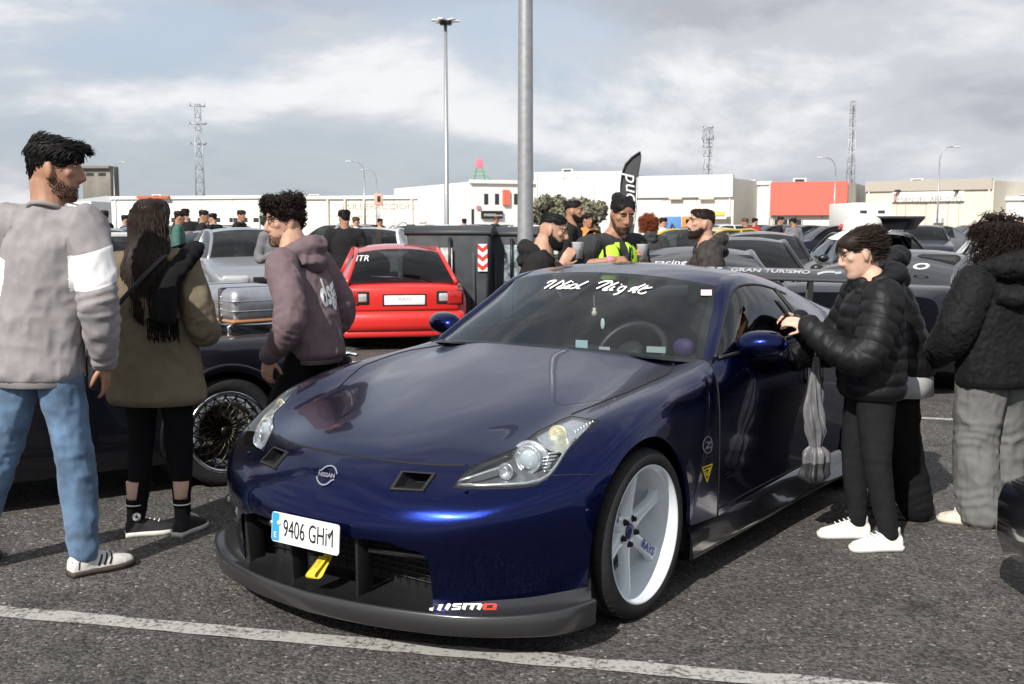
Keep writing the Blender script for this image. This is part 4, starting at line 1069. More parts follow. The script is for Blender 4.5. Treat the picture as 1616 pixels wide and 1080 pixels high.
def hair_cap(mb, off, zmin_front, zmin_side, zmin_back, top=.124, vol=0.0):
    G = []
    if vol:      # thicker on top: volume grows from the sides up
        for a in np.linspace(-math.pi, math.pi, 41):
            c = (1 + math.cos(a)) / 2; sd = abs(math.sin(a)); z0 = zmin_back * (1 - c) + zmin_front * c; z0 = z0 * (1 - sd ** 2) + zmin_side * sd ** 2 + .004 * math.sin(9 * a) + .003 * math.sin(17 * a + 1)
            row = []
            for t, z in enumerate(np.linspace(z0, top, 12)):
                o_ = off * min(1, .12 + t / 3.5) + vol * min(1, max(0, (z - .045) / .05)) * (.75 + .25 * math.cos(a)); row.append(tuple(head_pt3(z, a, o_)[0]))
            G.append(row + [(0, .004, .122 + off + vol)])
        mb.grid(np.array(G)); return
    for a in np.linspace(-math.pi, math.pi, 33):
        c = (1 + math.cos(a)) / 2; sd = abs(math.sin(a)); z0 = zmin_back * (1 - c) + zmin_front * c; z0 = z0 * (1 - sd ** 2) + zmin_side * sd ** 2 + .004 * math.sin(9 * a) + .003 * math.sin(17 * a + 1)
        G.append([tuple(head_pt3(z, a, off * min(1, .12 + t / 3.0))[0]) for t, z in enumerate(np.linspace(z0, top, 11))] + [(0, -.006, .125 + off)])
    mb.grid(np.array(G))
def strands(mb, rnd, n, zfun, amin, amax, length, flow, rad=.0022, curl=0.0, grav=0.0, seg=4, lift=.35, curlf=60.0, hook=0):
    """flow(p, n, ang) -> comb direction"""
    for _ in range(n):
        a = rnd.uniform(amin, amax); z0, z1 = zfun(a); z = z0 + (z1 - z0) * math.sqrt(rnd.random()) if rnd.random() < .6 else rnd.uniform(z0, z1)
        p, nn = head_pt3(z, a, .004); 
        if z > .118: nn = V((nn.x * .4, nn.y * .4, 1)).normalized()
        d = (V(flow(p, nn, a)) + nn * lift + V((rnd.gauss(0, .18), rnd.gauss(0, .18), rnd.gauss(0, .18)))).normalized()
        L = length(a, z) * rnd.uniform(.7, 1.15); pts = [p]; ph = rnd.uniform(0, 6.28); q = p.copy(); w = nn.cross(d); w = w.normalized() if w.length > .01 else V((1, 0, 0)); nn2 = d.cross(w)
        for j in range(1, seg + 1):
            t = j / seg; d = (d + V((0, 0, -grav * t))).normalized()
            q = q + d * (L / seg)
            pts.append(q + (w * math.cos(ph + t * L * curlf * 2) + nn2 * math.sin(ph + t * L * curlf * 2)) * curl * min(1, t * 1.6))
        mb.tube(pts, [rad * (1 - .75 * (j / seg) ** 2) for j in range(seg + 1)], 3, cap=False)

class Person:
    def __init__(s, label, loc, az, H=1.75, skin=None, female=False, group=None, build=1.0, name='person'):
        s.k = H / 1.75; s.root = thing(name, label, 'person', (loc[0], loc[1], 0), -R(az), group); s.skin = skin or SKIN; s.f = female; s.b = build
        s.rnd = random.Random(hash(label) % 1000 if False else sum(map(ord, label)))
        k = s.k
        s.hz = .93 * k; s.shz = 1.43 * k; s.lean = V((0, 0)); s.twist = 0.0; s.swx = (.165 if female else .192) * build
        s.bm = MB(); s.cuts = []
    def spine(s, z):
        t = (z - s.hz) / (.5 * s.k); t = max(-.3, t); return V((s.lean.x * t, s.lean.y * t, z))
    def pose(s, lean=(0, 0), twist=0, shz=None, hz=None):
        s.lean = V(lean); s.twist = R(twist)
        if hz: s.hz = hz
        if shz: s.shz = shz
        ax = V((math.cos(-s.twist), math.sin(-s.twist), 0)); c = s.spine(s.shz)
        s.ax = ax; s.ay = V((-ax.y, ax.x, 0)); s.S = {1: c + ax * s.swx, -1: c - ax * s.swx}
        return s
    def head(s, az=0, pitch=0, roll=0, fwd=.03, up=.0, scale=1.0):
        k = s.k * scale
        s.neck = s.spine(s.shz + .055 * s.k) + V((0, .005, 0))
        hc = s.spine(s.shz + .215 * s.k + up) + s.ay * fwd
        s.HM = Matrix.Translation(hc) @ Matrix.Rotation(-R(az), 4, 'Z') @ Matrix.Rotation(R(pitch), 4, 'X') @ Matrix.Rotation(R(roll), 4, 'Y') @ Matrix.Scale(k, 4)
        h = MB(); n = 28; secs = []
        for z, f, b, w in HEADP:
            secs.append([head_pt3(z, 2 * math.pi * j / n)[0] for j in range(n)])
        vs = [p for q in secs for p in q]; m = len(secs); fs = [(i * n + j, (i + 1) * n + j, (i + 1) * n + (j + 1) % n, i * n + (j + 1) % n) for i in range(m - 1) for j in range(n)]
        fs += [tuple(range(n)), tuple((m - 1) * n + j for j in range(n))[::-1]]; h.add(vs, fs)
        h.tube([V((0, .080, .052)), V((0, .094, .025)), V((0, .107, .0)), V((0, .113, -.012)), V((0, .098, -.024)), V((0, .085, -.026))], [.010, .0105, .0125, .0135, .0125, .008], 10)
        for sx in (1, -1):
            h.sphere((sx * .013, .096, -.019), .0095, 8, 6)
            h.sphere((sx * .076, -.012, .004), (.010, .020, .033), 10, 8, M=Matrix.Rotation(-sx * .35, 4, 'Z') @ Matrix.Rotation(.2, 4, 'X'))
            h.sphere((sx * .076, -.006, -.022), (.008, .011, .013), 8, 6)
            h.sphere((sx * .032, .078, .050), (.026, .013, .010), 10, 6); h.sphere((sx * .043, .060, .004), (.024, .020, .022), 10, 6)
        h.sphere((0, .086, -.042), (.024, .011, .007), 10, 6); h.sphere((0, .085, -.054), (.021, .011, .008), 10, 6); h.sphere((0, .082, -.092), (.022, .016, .016), 10, 8)
        s.bm.add([s.HM @ V(v) for v in h.v], h.f)
        nb = s.HM @ V((0, -.028, -.05)); nr = (.052 if s.f else .060) * s.k
        s.bm.tube([s.neck - V((0, 0, .09)), s.neck, s.neck.lerp(nb, .5), nb, s.HM @ V((0, -.02, -.0))], [nr * 1.5, nr * 1.12, nr, nr, nr * .95], 16)
        return s
    def arm(s, side, E, W, hand=None, rs=(.050, .043, .030)):
        """hand: dict(d, n, curl, thumb) or None"""
        b = s.k * (.88 if s.f else 1.0); S = s.S[side]
        limb(s.bm, [S, V(E), V(W)], [rs[0] * b, rs[1] * b, rs[2] * b], 12)
        if hand: add_hand(s.bm, V(W), hand['d'], hand['n'], hand.get('side', side), hand.get('curl', .5), s.k * (.9 if s.f else 1.0), hand.get('thumb'))
        if not hasattr(s, 'arms'): s.arms = {}
        s.arms[side] = (S, V(E), V(W)); return s
    def body(s, voxel=.006):
        k = s.k; c = s.spine
        secs = [(c(z * k), s.ax * w * k * s.b, s.ay * d * k * s.b) for z, w, d in ((1.02, .13, .09), (1.15, .14, .09), (1.30, .15, .095), (1.38, .14, .085), (1.45, .09, .06), (1.49, .05, .05))]
        loft(s.bm, secs, 16)
        for sd in (1, -1): s.bm.tube([s.neck - V((0, 0, .03)), s.S[sd]], [.05 * k, .048 * k], 12)
        me = remesh(s.bm, voxel, 2, .5); s.body_o = obj('body', me, s.skin, s.root); return s
    # ---- face bits
    def hchild(s, mb, name, mat, parent=None):
        mb.v = [tuple(s.HM @ V(v)) for v in mb.v]; return mb.build(name, mat, parent or s.body_o)
    def face(s, brow=HAIRB, beard=None, stubble=False, lips=True, browth=.0042):
        for sx in (1, -1):
            mb = MB(); mb.sphere((sx * .031, .0795, .0325), (.0135, .0072, .0052), 12, 8, M=Matrix.Rotation(-sx * .35, 4, 'Z')); e = s.hchild(mb, 'eye', EYEW)
            mb = MB(); mb.sphere((sx * .0315, .0828, .0325), (.0058, .0046, .0050), 10, 6); s.hchild(mb, 'iris', EYED, e)
            mb = MB(); mb.tube([(sx * .014, .094, .047), (sx * .03, .0945, .054), (sx * .05, .081, .050)], [browth * .8, browth, browth * .5], 6); s.hchild(mb, 'eyebrow', brow)
            mb = MB(); mb.tube([(sx * .018, .0835, .0355), (sx * .031, .0875, .0385), (sx * .045, .0785, .0350)], .0019, 5); s.hchild(mb, 'eyelid', brow)
        if lips:
            mb = MB(); mb.tube([(-.024, .083, -.048), (-.010, .0955, -.0455), (.010, .0955, -.0455), (.024, .083, -.048)], [.002, .0045, .0045, .002], 6); s.hchild(mb, 'lips', LIP)
        if beard:
            mat, off, zt = beard; mb = MB(); thin = off < .003
            angs = np.linspace(-1.78, 1.78, 131); ts = np.linspace(0, 1, 34); G = np.zeros((131, 34, 3)); EN = np.zeros((131, 34))
            for i_, a in enumerate(angs):
                zt_ = zt + .055 * max(0, (abs(a) - .9) / .85)
                for j_, t in enumerate(ts):
                    z = -.119 + (zt_ + .119) * t; ed = min(t / .18, (1 - t) / .30, (1.78 - abs(a)) / .18, 1); EN[i_, j_] = ed
                    G[i_, j_] = head_pt3(z, a, off * max(0, ed) ** .5 * (1 + .4 * s.rnd.random()) + .0026)[0]
            vs = [tuple(q) for q in G.reshape(-1, 3)]; fs = []
            for i_ in range(130):
                for j_ in range(33):
                    ed = EN[i_, j_]; pr = (.50 if thin else 1.05) * min(1, ed * 1.2)
                    z = G[i_, j_, 2]; a = angs[i_]
                    if abs(a) < .30 and -.060 < z < -.040: pr *= .1
                    if s.rnd.random() < pr: fs.append((i_ * 34 + j_, i_ * 34 + j_ + 1, (i_ + 1) * 34 + j_ + 1, (i_ + 1) * 34 + j_))
            mb.add(vs, fs)
            # moustache and jaw tufts
            if not thin: mb.tube([(-.034, .078, -.058), (-.02, .0965, -.034), (0, .102, -.031), (.02, .0965, -.034), (.034, .078, -.058)], [.003, .005, .005, .005, .003], 6)
            fl = lambda p, n, a: (n.x * .3, n.y * .3, -1)
            strands(mb, s.rnd, 260 if thin else 900, lambda a: (-.115, zt + .05 * max(0, (abs(a) - .9) / .85)), -1.7, 1.7, lambda a, z: off * 1.2 + .003, fl, .0008 if thin else .0011, 0, 0, 2, .5)
            s.hchild(mb, 'beard', mat)
        return s
    def hair(s, mb, mat): return s.hchild(mb, 'hair', mat)
    # ---- clothes
    def top(s, mat, hem=.82, rs=(.078, .066, .046), tor=None, folds=.011, voxel=.009, cuff=.97, name='sweatshirt', puff=None, fur=0, seed=1, sleeves=True, neckr=.068, ribs=True, extra=None, smooth=5, shoulder=.072):
        k = s.k; mb = MB(); b = s.b
        T = tor or [(hem, .200, .135), (hem + .03, .206, .14), (.95, .192, .130), (1.10, .190, .125), (1.25, .203, .132), (1.35, .20, .128), (1.41, .17, .105), (1.455, .115, .08), (1.49, neckr, neckr)]
        secs = []
        for z, w, d in T:
            tw = s.twist * min(1, max(0, (z - .9) / .5)); ax = V((math.cos(-tw), math.sin(-tw), 0)); ay = V((-ax.y, ax.x, 0))
            secs.append((s.spine(z * k * s.shz / (1.43 * k) if z > 1.0 else z * k), ax * w * k * b, ay * d * k * b))
        loft(mb, secs, 28)
        segs = [(s.spine(.5), s.spine(1.5 * k))]
        for sd in (1, -1):
            mb.tube([s.neck - V((0, 0, .035)), s.S[sd].lerp(s.neck, .35) - V((0, 0, .008)), s.S[sd]], [.07 * k, .07 * k, shoulder * k], 14)
            if sleeves and sd in s.arms:
                S, E, W = s.arms[sd]; end = E.lerp(W, cuff)
                limb(mb, [S, E, end], [r * k for r in rs], 16); segs += [(S, E), (E, end)]
        if extra: extra(mb)
        me = remesh(mb, voxel, smooth, .5)
        P = coords(me); N = normals(me); idx, t, q = seg_param(P, segs); D = np.zeros(len(P))
        if puff:
            ph = np.where(idx == 0, P[:, 2], t); per = puff[0]; D += puff[1] * (np.abs(np.sin(math.pi * ph / per)) ** .55 - .55)
            D += .35 * folds * vnoise(P * 28, seed + 5)
        for f_, a_ in ((7.0, 1.0), (15.0, .55), (31.0, .25)):
            w = vnoise(P * 2.5 + 7, seed + 3)[:, None] * .5
            D += folds * a_ * (1 - 2 * np.abs(vnoise((P + w * .12) * np.array([f_, f_, f_ * .55]), seed)))
        near = np.zeros(len(P))
        for sd in s.arms:
            S, E, W = s.arms[sd]; de = np.linalg.norm(P - np.array(E), axis=1); dw = np.linalg.norm(P - np.array(W), axis=1)
            near += np.exp(-(de / .09) ** 2) * .8 + np.exp(-(dw / .07) ** 2) * .8
        isarm = idx > 0; D += np.where(isarm, near * folds * .8 * np.sin(t * 140 + 8 * vnoise(P * 7, seed + 9)) * (.4 + .9 * np.abs(vnoise(P * 8, seed + 6))), 0)
        if fur: D += fur * (vnoise(P * 95, seed) + .7 * vnoise(P * 190, seed + 1) + .8 * vnoise(P * 22, seed + 2))
        D *= np.clip((P[:, 2] - hem * k) / .03, .15, 1)
        setco(me, P + N * D[:, None]); o = obj(name, me, mat, s.root)
        if ribs and sleeves:
            zz_ = hem * k
            m2 = MB(); sec = secs[0]; loft(m2, [(V(sec[0]) + V((0, 0, dz)), sec[1] * w, sec[2] * w) for dz, w in ((-.025, .90), (-.02, .95), (.02, .985), (.035, .96))], 32, False); m2.build('hem_band', mat, o)
            for sd in s.arms:
                S, E, W = s.arms[sd]; d = (W - E).normalized(); e2 = E.lerp(W, cuff); m2 = MB(); r = rs[2] * k; m2.tube([e2 - d * .03, e2 - d * .015, e2 + d * .02, e2 + d * .035], [r * .95, r * .92, r * .80, r * .74], 16); m2.build('cuff', mat, o)
        s.top_o = o; return o
    def collar(s, mat, r=.066, th=.012, dz=.0):
        mb = MB(); c = s.spine(s.shz + .058 * s.k + dz); P = []
        for a in np.linspace(0, 2 * math.pi, 24, endpoint=False): P.append(c + s.ax * math.cos(a) * r * s.k + s.ay * math.sin(a) * r * s.k * 1.05 + V((0, 0, -.03 * math.sin(a) * s.k)))
        mb.tube(P, th, 8, closed=True); mb.build('collar', mat, s.top_o)
    def hood(s, mat, seed=3, size=1.0, drop=.0):
        mb = MB(); c = s.spine(s.shz + .055 * s.k); k = s.k * size; P = []; rr = []
        for a in np.linspace(-.35 * math.pi, 1.35 * math.pi, 22):      # front-left round the back to front-right; back = -ay
            ca, sa = math.cos(a), math.sin(a); back = max(0, sa)
            P.append(c + s.ax * ca * .098 * k - s.ay * sa * (.085 + .03 * back) * k + V((0, 0, (.012 + .035 * back) * k - (.05 * k if sa < -.3 else 0))))
            rr.append((.030 + .028 * back) * k)
        mb.tube(P, rr, 12)
        P2 = [c + s.ax * x * k - s.ay * (.125 - abs(x) * .35) * k + V((0, 0, (-.045 + abs(x) * .15 - drop) * k)) for x in np.linspace(-.11, .11, 9)]
        mb.tube(P2, [(.050 if 2 <= i <= 6 else .036) * k for i in range(9)], 12)
        me = remesh(mb, .009, 5, .5); Pn = coords(me); N = normals(me)
        D = .007 * (1 - 2 * np.abs(vnoise(Pn * np.array([14, 14, 22]), seed))) + .004 * vnoise(Pn * 30, seed + 1)
        setco(me, Pn + N * D[:, None]); return obj('hood', me, mat, s.top_o)
    def legs(s, A, mat, rs=(.098, .070, .052), hem=.09, knees=None, folds=.010, voxel=.010, waist=.98, hipw=.165, seed=2, name='trousers', flare=None, stack=1.0, hipd=.115):
        """A: {side: ankle xy}"""
        k = s.k; mb = MB(); hz = s.hz
        loft(mb, [(V((0, 0, z)), V((w * k * s.b, 0, 0)), V((0, d * k * s.b, 0))) for z, w, d in ((hz + .10 * k, hipw * .90, hipd * .92), (hz + .03 * k, hipw * .98, hipd * .98), (hz - .05 * k, hipw, hipd * 1.05), (hz - .10 * k, hipw * .97, hipd))], 24)
        segs = []; s.ank = {}
        for sd in (1, -1):
            hip = V((sd * .085 * k * s.b, 0, hz - .07 * k)); an = V((A[sd][0], A[sd][1], .085 * k)); s.ank[sd] = an
            kn = V(knees[sd]) if knees and sd in knees else hip.lerp(an, .5) + V((0, .03, .02))
            end = kn.lerp(an, 1 - (hem - .085) * .9) if flare is None else V((an.x, an.y, flare[1]))
            limb(mb, [hip, kn, end], [rs[0] * k * s.b, rs[1] * k, (rs[2] if flare is None else flare[0]) * k], 16); segs += [(hip, kn), (kn, end)]
        me = remesh(mb, voxel, 5, .5); P = coords(me); N = normals(me); idx, t, q = seg_param(P, segs); D = np.zeros(len(P))
        for f_, a_ in ((8.0, .8), (17.0, .55), (33.0, .3)): D += folds * a_ * (1 - 2 * np.abs(vnoise(P * np.array([f_, f_, f_ * .6]), seed)))
        kz = np.exp(-((P[:, 2] - hz * .53) / .09) ** 2) * .5 + np.exp(-((P[:, 2] - .14) / .09) ** 2) * 1.1 * stack + np.exp(-((P[:, 2] - hz + .10) / .08) ** 2) * .35
        D += kz * folds * .42 * np.sin(P[:, 2] * 120 + 9 * vnoise(P * np.array([7., 7., 5.]), seed + 4)) * (.5 + .8 * np.abs(vnoise(P * 6, seed + 8)))
        setco(me, P + N * D[:, None]); s.leg_o = obj(name, me, mat, s.root); return s.leg_o
    def shoe(s, sd, yaw, matU, matS, L=.275, z=0.0, high=False, name='shoe', pitch=0.0, toecap=None):
        an = s.ank[sd]; M = Matrix.Translation(V((an.x, an.y, z))) @ Matrix.Rotation(-R(yaw), 4, 'Z') @ Matrix.Rotation(R(pitch), 4, 'X'); k = L / .275
        outl = [(-.062, .0, .034), (-.05, .0, .038), (-.02, .0, .038), (.03, .002, .038), (.08, .004, .047), (.13, .004, .052), (.17, .002, .046), (.195, 0, .032), (.207, 0, .012)]
        mb = MB(); n = 18
        def ring(z_, grow, xs=0): 
            R_ = [(x * k + 0, w * k * grow) for x, c, w in outl]
            pts = [(w + c * k, x, z_) for (x, w), (_, c, _) in zip(R_, outl)] + [(-w + c * k, x, z_) for (x, w), (_, c, _) in list(zip(R_, outl))[::-1]]
            return [M @ V((p[0], p[1] * (1 + .03 * (grow - 1)), p[2])) for p in pts]
        r0, r1 = ring(.002, .97), ring(.026, 1.02); m = len(r0)
        mb.add(r0 + r1, [(i, (i + 1) % m, m + (i + 1) % m, m + i) for i in range(m)] + [tuple(range(m))[::-1], tuple(range(m, 2 * m))])
        so = mb.build(name, matS, s.root)
        u = MB(); secs = []
        hts = [(-.060, .030, .066), (-.045, .036, .080), (-.01, .038, .086 if not high else .10), (.03, .038, .090), (.075, .044, .076), (.115, .049, .060), (.155, .047, .047), (.185, .036, .038), (.20, .016, .028)]
        for y, w, h in hts:
            secs.append([M @ V((w * k * math.cos(a) * (1 if abs(math.cos(a)) < .9 else .98), y * k, .020 + max(0, math.sin(a)) ** .8 * (h - .012) * k if math.sin(a) > 0 else .020)) for a in np.linspace(0, 2 * math.pi, 20, endpoint=False)])
        vs = [p for q in secs for p in q]; u.add(vs, [(i * 20 + j, i * 20 + (j + 1) % 20, (i + 1) * 20 + (j + 1) % 20, (i + 1) * 20 + j) for i in range(len(secs) - 1) for j in range(20)] + [tuple(range(20))[::-1], tuple(160 + j for j in range(20))])
        c0 = M @ V((0, .0, .06)); 
        u.tube([M @ V((0, .005, .05)), M @ V((0, -.004, .085)), M @ V((0, -.006, .115 if not high else .165))], [(.052 * k, .040 * k), (.048 * k, .038 * k), (.043 * k, .037 * k)], 16, up=M.to_3x3() @ V((0, 1, 0)))
        me = remesh(u, .006, 3, .5); up = obj('upper', me, matU, so)
        for j in range(4):
            y = .045 + .022 * j; hh = np.interp(y, [a for a, _, _ in hts], [c for _, _, c in hts]) + .012; lm = MB()
            lm.tube([M @ V((-.022, y * k, hh - .006)), M @ V((0, (y + .008) * k, hh + .002)), M @ V((.022, y * k, hh - .006))], .0032, 5); lm.build('lace', MATS.get('lace_white', pbr('lace_white', (.72, .70, .66), .8)), so)
        return so, M, up
def cloth(name, col, rough=.88, bump=(420, .25, .0015), noise=(18, .10), sheen=.0): return pbr(name, col, rough, 0, 0, .12, noise, bump, sheen)
# ------------------------------------------------------------------ the people near the car
TAU = math.tau
def hair_short(p, mat, top=.045, side=.012, lo=(.07, .02, -.045), n=1500, curl=0.0, flow=None, rad=.0021, cap=.007, curlf=60, seg=3, lift=.5, vol=0.0):
    mb = MB(); hair_cap(mb, cap, *lo, vol=vol)
    def zf(a):
        c = (1 + math.cos(a)) / 2; sd = abs(math.sin(a)); z0 = lo[2] * (1 - c) + lo[0] * c; return (z0 * (1 - sd ** 2) + lo[1] * sd ** 2 - .004, .124)
    fl = flow or (lambda q, nn, a: (0, -.4, .2))
    for _ in range(n):
        a = p.rnd.uniform(-math.pi, math.pi); z0, z1 = zf(a); z = p.rnd.uniform(z0, z1); up = min(1, max(0, (z - .045) / .05)); o_ = cap * min(1, (z - z0) / .03) + vol * up * (.75 + .25 * math.cos(a))
        q, nn = head_pt3(z, a, max(.0005, o_ - .004)); q = q + V((p.rnd.gauss(0, .003), p.rnd.gauss(0, .003), 0))
        if z > .115: nn = V((nn.x * .5, nn.y * .5, 1)).normalized()
        f_ = V(fl(q, nn, a)); f_ = f_ - nn * f_.dot(nn) * .8; d = (f_.normalized() + nn * lift * (.35 + .65 * up) + V((p.rnd.gauss(0, .16), p.rnd.gauss(0, .16), p.rnd.gauss(0, .16)))).normalized()
        Ln = (side + (top - side) * up) * p.rnd.uniform(.7, 1.1); pts = [q]; w = nn.cross(d); w = w.normalized() if w.length > .01 else V((1, 0, 0)); w2 = d.cross(w); ph = p.rnd.uniform(0, 6.28)
        for k_ in range(1, seg + 1):
            t = k_ / seg; d = (d - nn * .22 * (0 if curl else 1) * t).normalized(); q = q + d * (Ln / seg); pts.append(q + (w * math.cos(ph + t * Ln * curlf * 2) + w2 * math.sin(ph + t * Ln * curlf * 2)) * curl * min(1, t * 1.6))
        mb.tube(pts, [rad * (1 - .75 * (k_ / seg) ** 2) for k_ in range(seg + 1)], 3, cap=False)
    return p.hair(mb, mat)
def decal_on(p, o, text, c, xd, yd, size, mat, d, name='print', **k):
    """lettering printed on a garment: flat text projected onto the cloth"""
    me = text_mesh(text, size, **k); me.materials.clear(); x, y = V(xd).normalized(), V(yd).normalized()
    bm_ = bmesh.new(); bm_.from_mesh(me); bmesh.ops.triangulate(bm_, faces=bm_.faces[:])
    bmesh.ops.subdivide_edges(bm_, edges=[e for e in bm_.edges if e.calc_length() > .02], cuts=1); bm_.to_mesh(me); bm_.free()
    for v in me.vertices: v.co = V(c) + x * v.co.x + y * v.co.y
    drape(me, BVHTree.FromPolygons([v.co.copy() for v in o.data.vertices], [tuple(q.vertices) for q in o.data.polygons]), d, .003)
    return obj(name, me, mat, o)

# 1 ---- man in the grey sweatshirt
GREY = cloth('grey_marl_jersey', (.255, .240, .245)); WCLO = cloth('white_jersey', (.72, .72, .72)); 
DENIM = pbr('washed_denim', (.095, .158, .25), .85, 0, 0, .2, (9, .42, 5), (500, .35, .0015), .15)
p1 = Person('tall dark-haired man from behind in grey sweatshirt with white sleeve patches and blue jeans', (-1.99, 4.60), 4, 1.83, SKIN2, build=.89)
p1.pose((.06, .0), 4)
p1.head(72, -8, 0, .03).arm(1, (.295, -.05, 1.17), (.245, .07, .925), dict(d=(0, .3, -1), n=(1, 0, 0), curl=.4)).arm(-1, (-.24, -.04, 1.17), (-.20, .08, .925), dict(d=(0, .3, -1), n=(-1, 0, 0), curl=.4)).body()
o = p1.top(GREY, hem=.815, seed=11, folds=.015, rs=(.076, .064, .047))
o.data.materials.append(WCLO)
def band(me, lo_, hi_, arms, mi=1):
    b_ = bmesh.new(); b_.from_mesh(me)
    for S, E, W in arms:
        d = E - S
        near = lambda c: (lambda t: -.05 < t < 1.2 and (c - S - d * t).length < .125 and (c.x - S.x) * S.x > -.01)((c - S).dot(d) / d.length_squared)
        for tt in (lo_, hi_):
            fs = [f for f in b_.faces if near(f.calc_center_median())]
            bmesh.ops.bisect_plane(b_, geom=fs + list({e for f in fs for e in f.edges}) + list({v for f in fs for v in f.verts}), plane_co=S + d * tt, plane_no=(d + V((0, .12, 0))).normalized())
        fs = [f for f in b_.faces if near(f.calc_center_median())]
        for f in fs:
            c = f.calc_center_median(); n_ = (d + V((0, .12, 0))).normalized()
            if (c - S - d * lo_).dot(n_) > 0 and (c - S - d * hi_).dot(n_) < 0: f.material_index = mi
    b_.to_mesh(me); b_.free()
band(o.data, .28, .74, [p1.arms[1], p1.arms[-1]])
p1.collar(GREY, .068, .010, .004)
p1.face(beard=(HAIRB, .002, -.045))
hair_short(p1, HAIRB, .052, .012, (.080, .020, -.050), 3600, flow=lambda q, nn, a: (0, .9 if q.z > .09 else -.25, .25 if q.z > .09 else -.35), lift=.14, cap=.007, vol=.019, seg=4, rad=.0024)
p1.legs({1: (.14, .04), -1: (-.37, .06)}, DENIM, (.098, .076, .055), seed=21, folds=.008, hipw=.158, hem=.10, hipd=.105)
SAMW = pbr('worn_white_leather', (.66, .64, .60), .55, noise=(30, .12)); GUM = pbr('dark_gum_sole', (.06, .045, .035), .7); STR = pbr('black_leather', (.012, .012, .014), .5)
for sd, yw in ((1, 42), (-1, -8)):
    so, M, up = p1.shoe(sd, yw, SAMW, GUM, .30)
    ub = BVHTree.FromPolygons([v.co.copy() for v in up.data.vertices], [tuple(q.vertices) for q in up.data.polygons])
    for j in range(3):
        mb = MB(); ribbon(mb, [M @ V((.0, .045 + .024 * j + dz * .5, .035 + dz)) for dz in (0, .012, .024, .036, .044)], .009, M.to_3x3() @ V((1, 0, 0)))
        me = drape(mb.mesh('s'), ub, M.to_3x3() @ V((-1, 0, 0)), .0015); obj('stripe', me, STR, so)
    mb = MB(); ribbon(mb, [M @ V((.0, -.052 + dz * .2, .035 + dz)) for dz in (0, .015, .03, .045)], .03, M.to_3x3() @ V((1, 0, 0))); me = drape(mb.mesh('s'), ub, M.to_3x3() @ V((-1, 0, 0)), .0015); obj('heel_tab', me, STR, so)

# 2 ---- woman with the long hair and olive coat
OLIVE = cloth('olive_wool', (.145, .118, .080), .9, (300, .3, .0015)); BLKC = cloth('black_cotton', (.008, .008, .009)); BLKW = cloth('black_wool', (.008, .008, .009), .95, (250, .5, .003))
p2 = Person('woman from behind with long straight dark hair, olive coat, black scarf and leggings', (-1.70, 5.22), 6, 1.60, SKIN3, True)
p2.pose((.0, .0), 0)
p2.head(4, 6, 0, .02).arm(1, (.245, -.03, 1.03), (.19, .20, .98)).arm(-1, (-.235, -.01, 1.04), (-.20, .12, .86), dict(d=(0, .5, -1), n=(-1, .2, 0), curl=.5)).body(.007)
o = p2.top(OLIVE, hem=.71, tor=[(.715, .250, .175), (.74, .252, .178), (.92, .222, .15), (1.08, .198, .13), (1.25, .192, .125), (1.35, .185, .12), (1.41, .16, .10), (1.455, .11, .078), (1.49, .07, .07)], rs=(.076, .070, .058), seed=5, folds=.012, name='coat', ribs=False)
p2.legs({1: (.10, .02), -1: (-.115, -.02)}, BLKC, (.096, .066, .042), seed=31, folds=.004, hipw=.165, hem=.17, stack=.4, name='leggings')
mb = MB(); lo = (.075, .0, -.08)
def hair_cap_long(mb): hair_cap(mb, .010, .08, .02, -.06)
hair_cap_long(mb)
for _ in range(2300):
    a = p2.rnd.uniform(-math.pi, math.pi); z = p2.rnd.uniform(.03, .124); q, nn = head_pt3(z, a, .008); 
    back = -.105 - p2.rnd.random() * .035; ang = math.atan2(q.x, -q.y - .02); ang = max(-1.15, min(1.15, ang + p2.rnd.gauss(0, .10)))
    pts = [q]
    for t, (rr_, zz_) in enumerate(((.100, .06), (.112, -.02), (.122, -.10), (.140, -.18), (.156, -.27), (.164, -.36), (.166, -.44 - p2.rnd.random() * .07))):
        if zz_ > z: continue
        rj = rr_ + p2.rnd.gauss(0, .004); an = ang * (1.0 - .035 * t); pts.append(V((math.sin(an) * rj * (1 if t < 3 else 1.02), -math.cos(an) * rj * .95 - .005 - (.035 if t > 2 else 0), zz_)))
    if len(pts) > 3: P = curve([tuple(v) for v in pts], 9); mb.tube([V(v) for v in P], [.005, .0055, .0058, .006, .006, .006, .0055, .004, .0015], 4, cap=False)
p2.hair(mb, HAIRD)
# scarf over the right shoulder and down the back
mb = MB()
P = curve([(-.02, .10, 1.31), (.10, .07, 1.345), (.175, -.02, 1.345), (.165, -.125, 1.28), (.13, -.165, 1.17), (.115, -.170, 1.06)], 26)
mb.tube([V(q) for q in P], [(.034, .088 + .02 * math.sin(i * .3)) for i in range(26)], 16, up=(0, -.5, 1))
me = remesh(mb, .009, 3, .5); Pc = coords(me); N_ = normals(me); setco(me, Pc + N_ * (.010 * (1 - 2 * np.abs(vnoise(Pc * np.array([24, 24, 9]), 4))))[:, None]); sc = obj('scarf', me, BLKW, p2.root)
for k in range(44):
    x = .045 + .15 * k / 43; mb = MB(); L = .09 + .03 * p2.rnd.random(); mb.tube([(x, -.168 - .012 * p2.rnd.random(), 1.075), (x + p2.rnd.gauss(0, .004), -.176, 1.075 - L * .5), (x + p2.rnd.gauss(0, .008), -.174, 1.075 - L)], [.0035, .003, .002], 4); mb.build('fringe', BLKW, sc)
CONB = pbr('black_canvas', (.015, .015, .017), .85); CONW = pbr('white_rubber', (.62, .60, .55), .6)
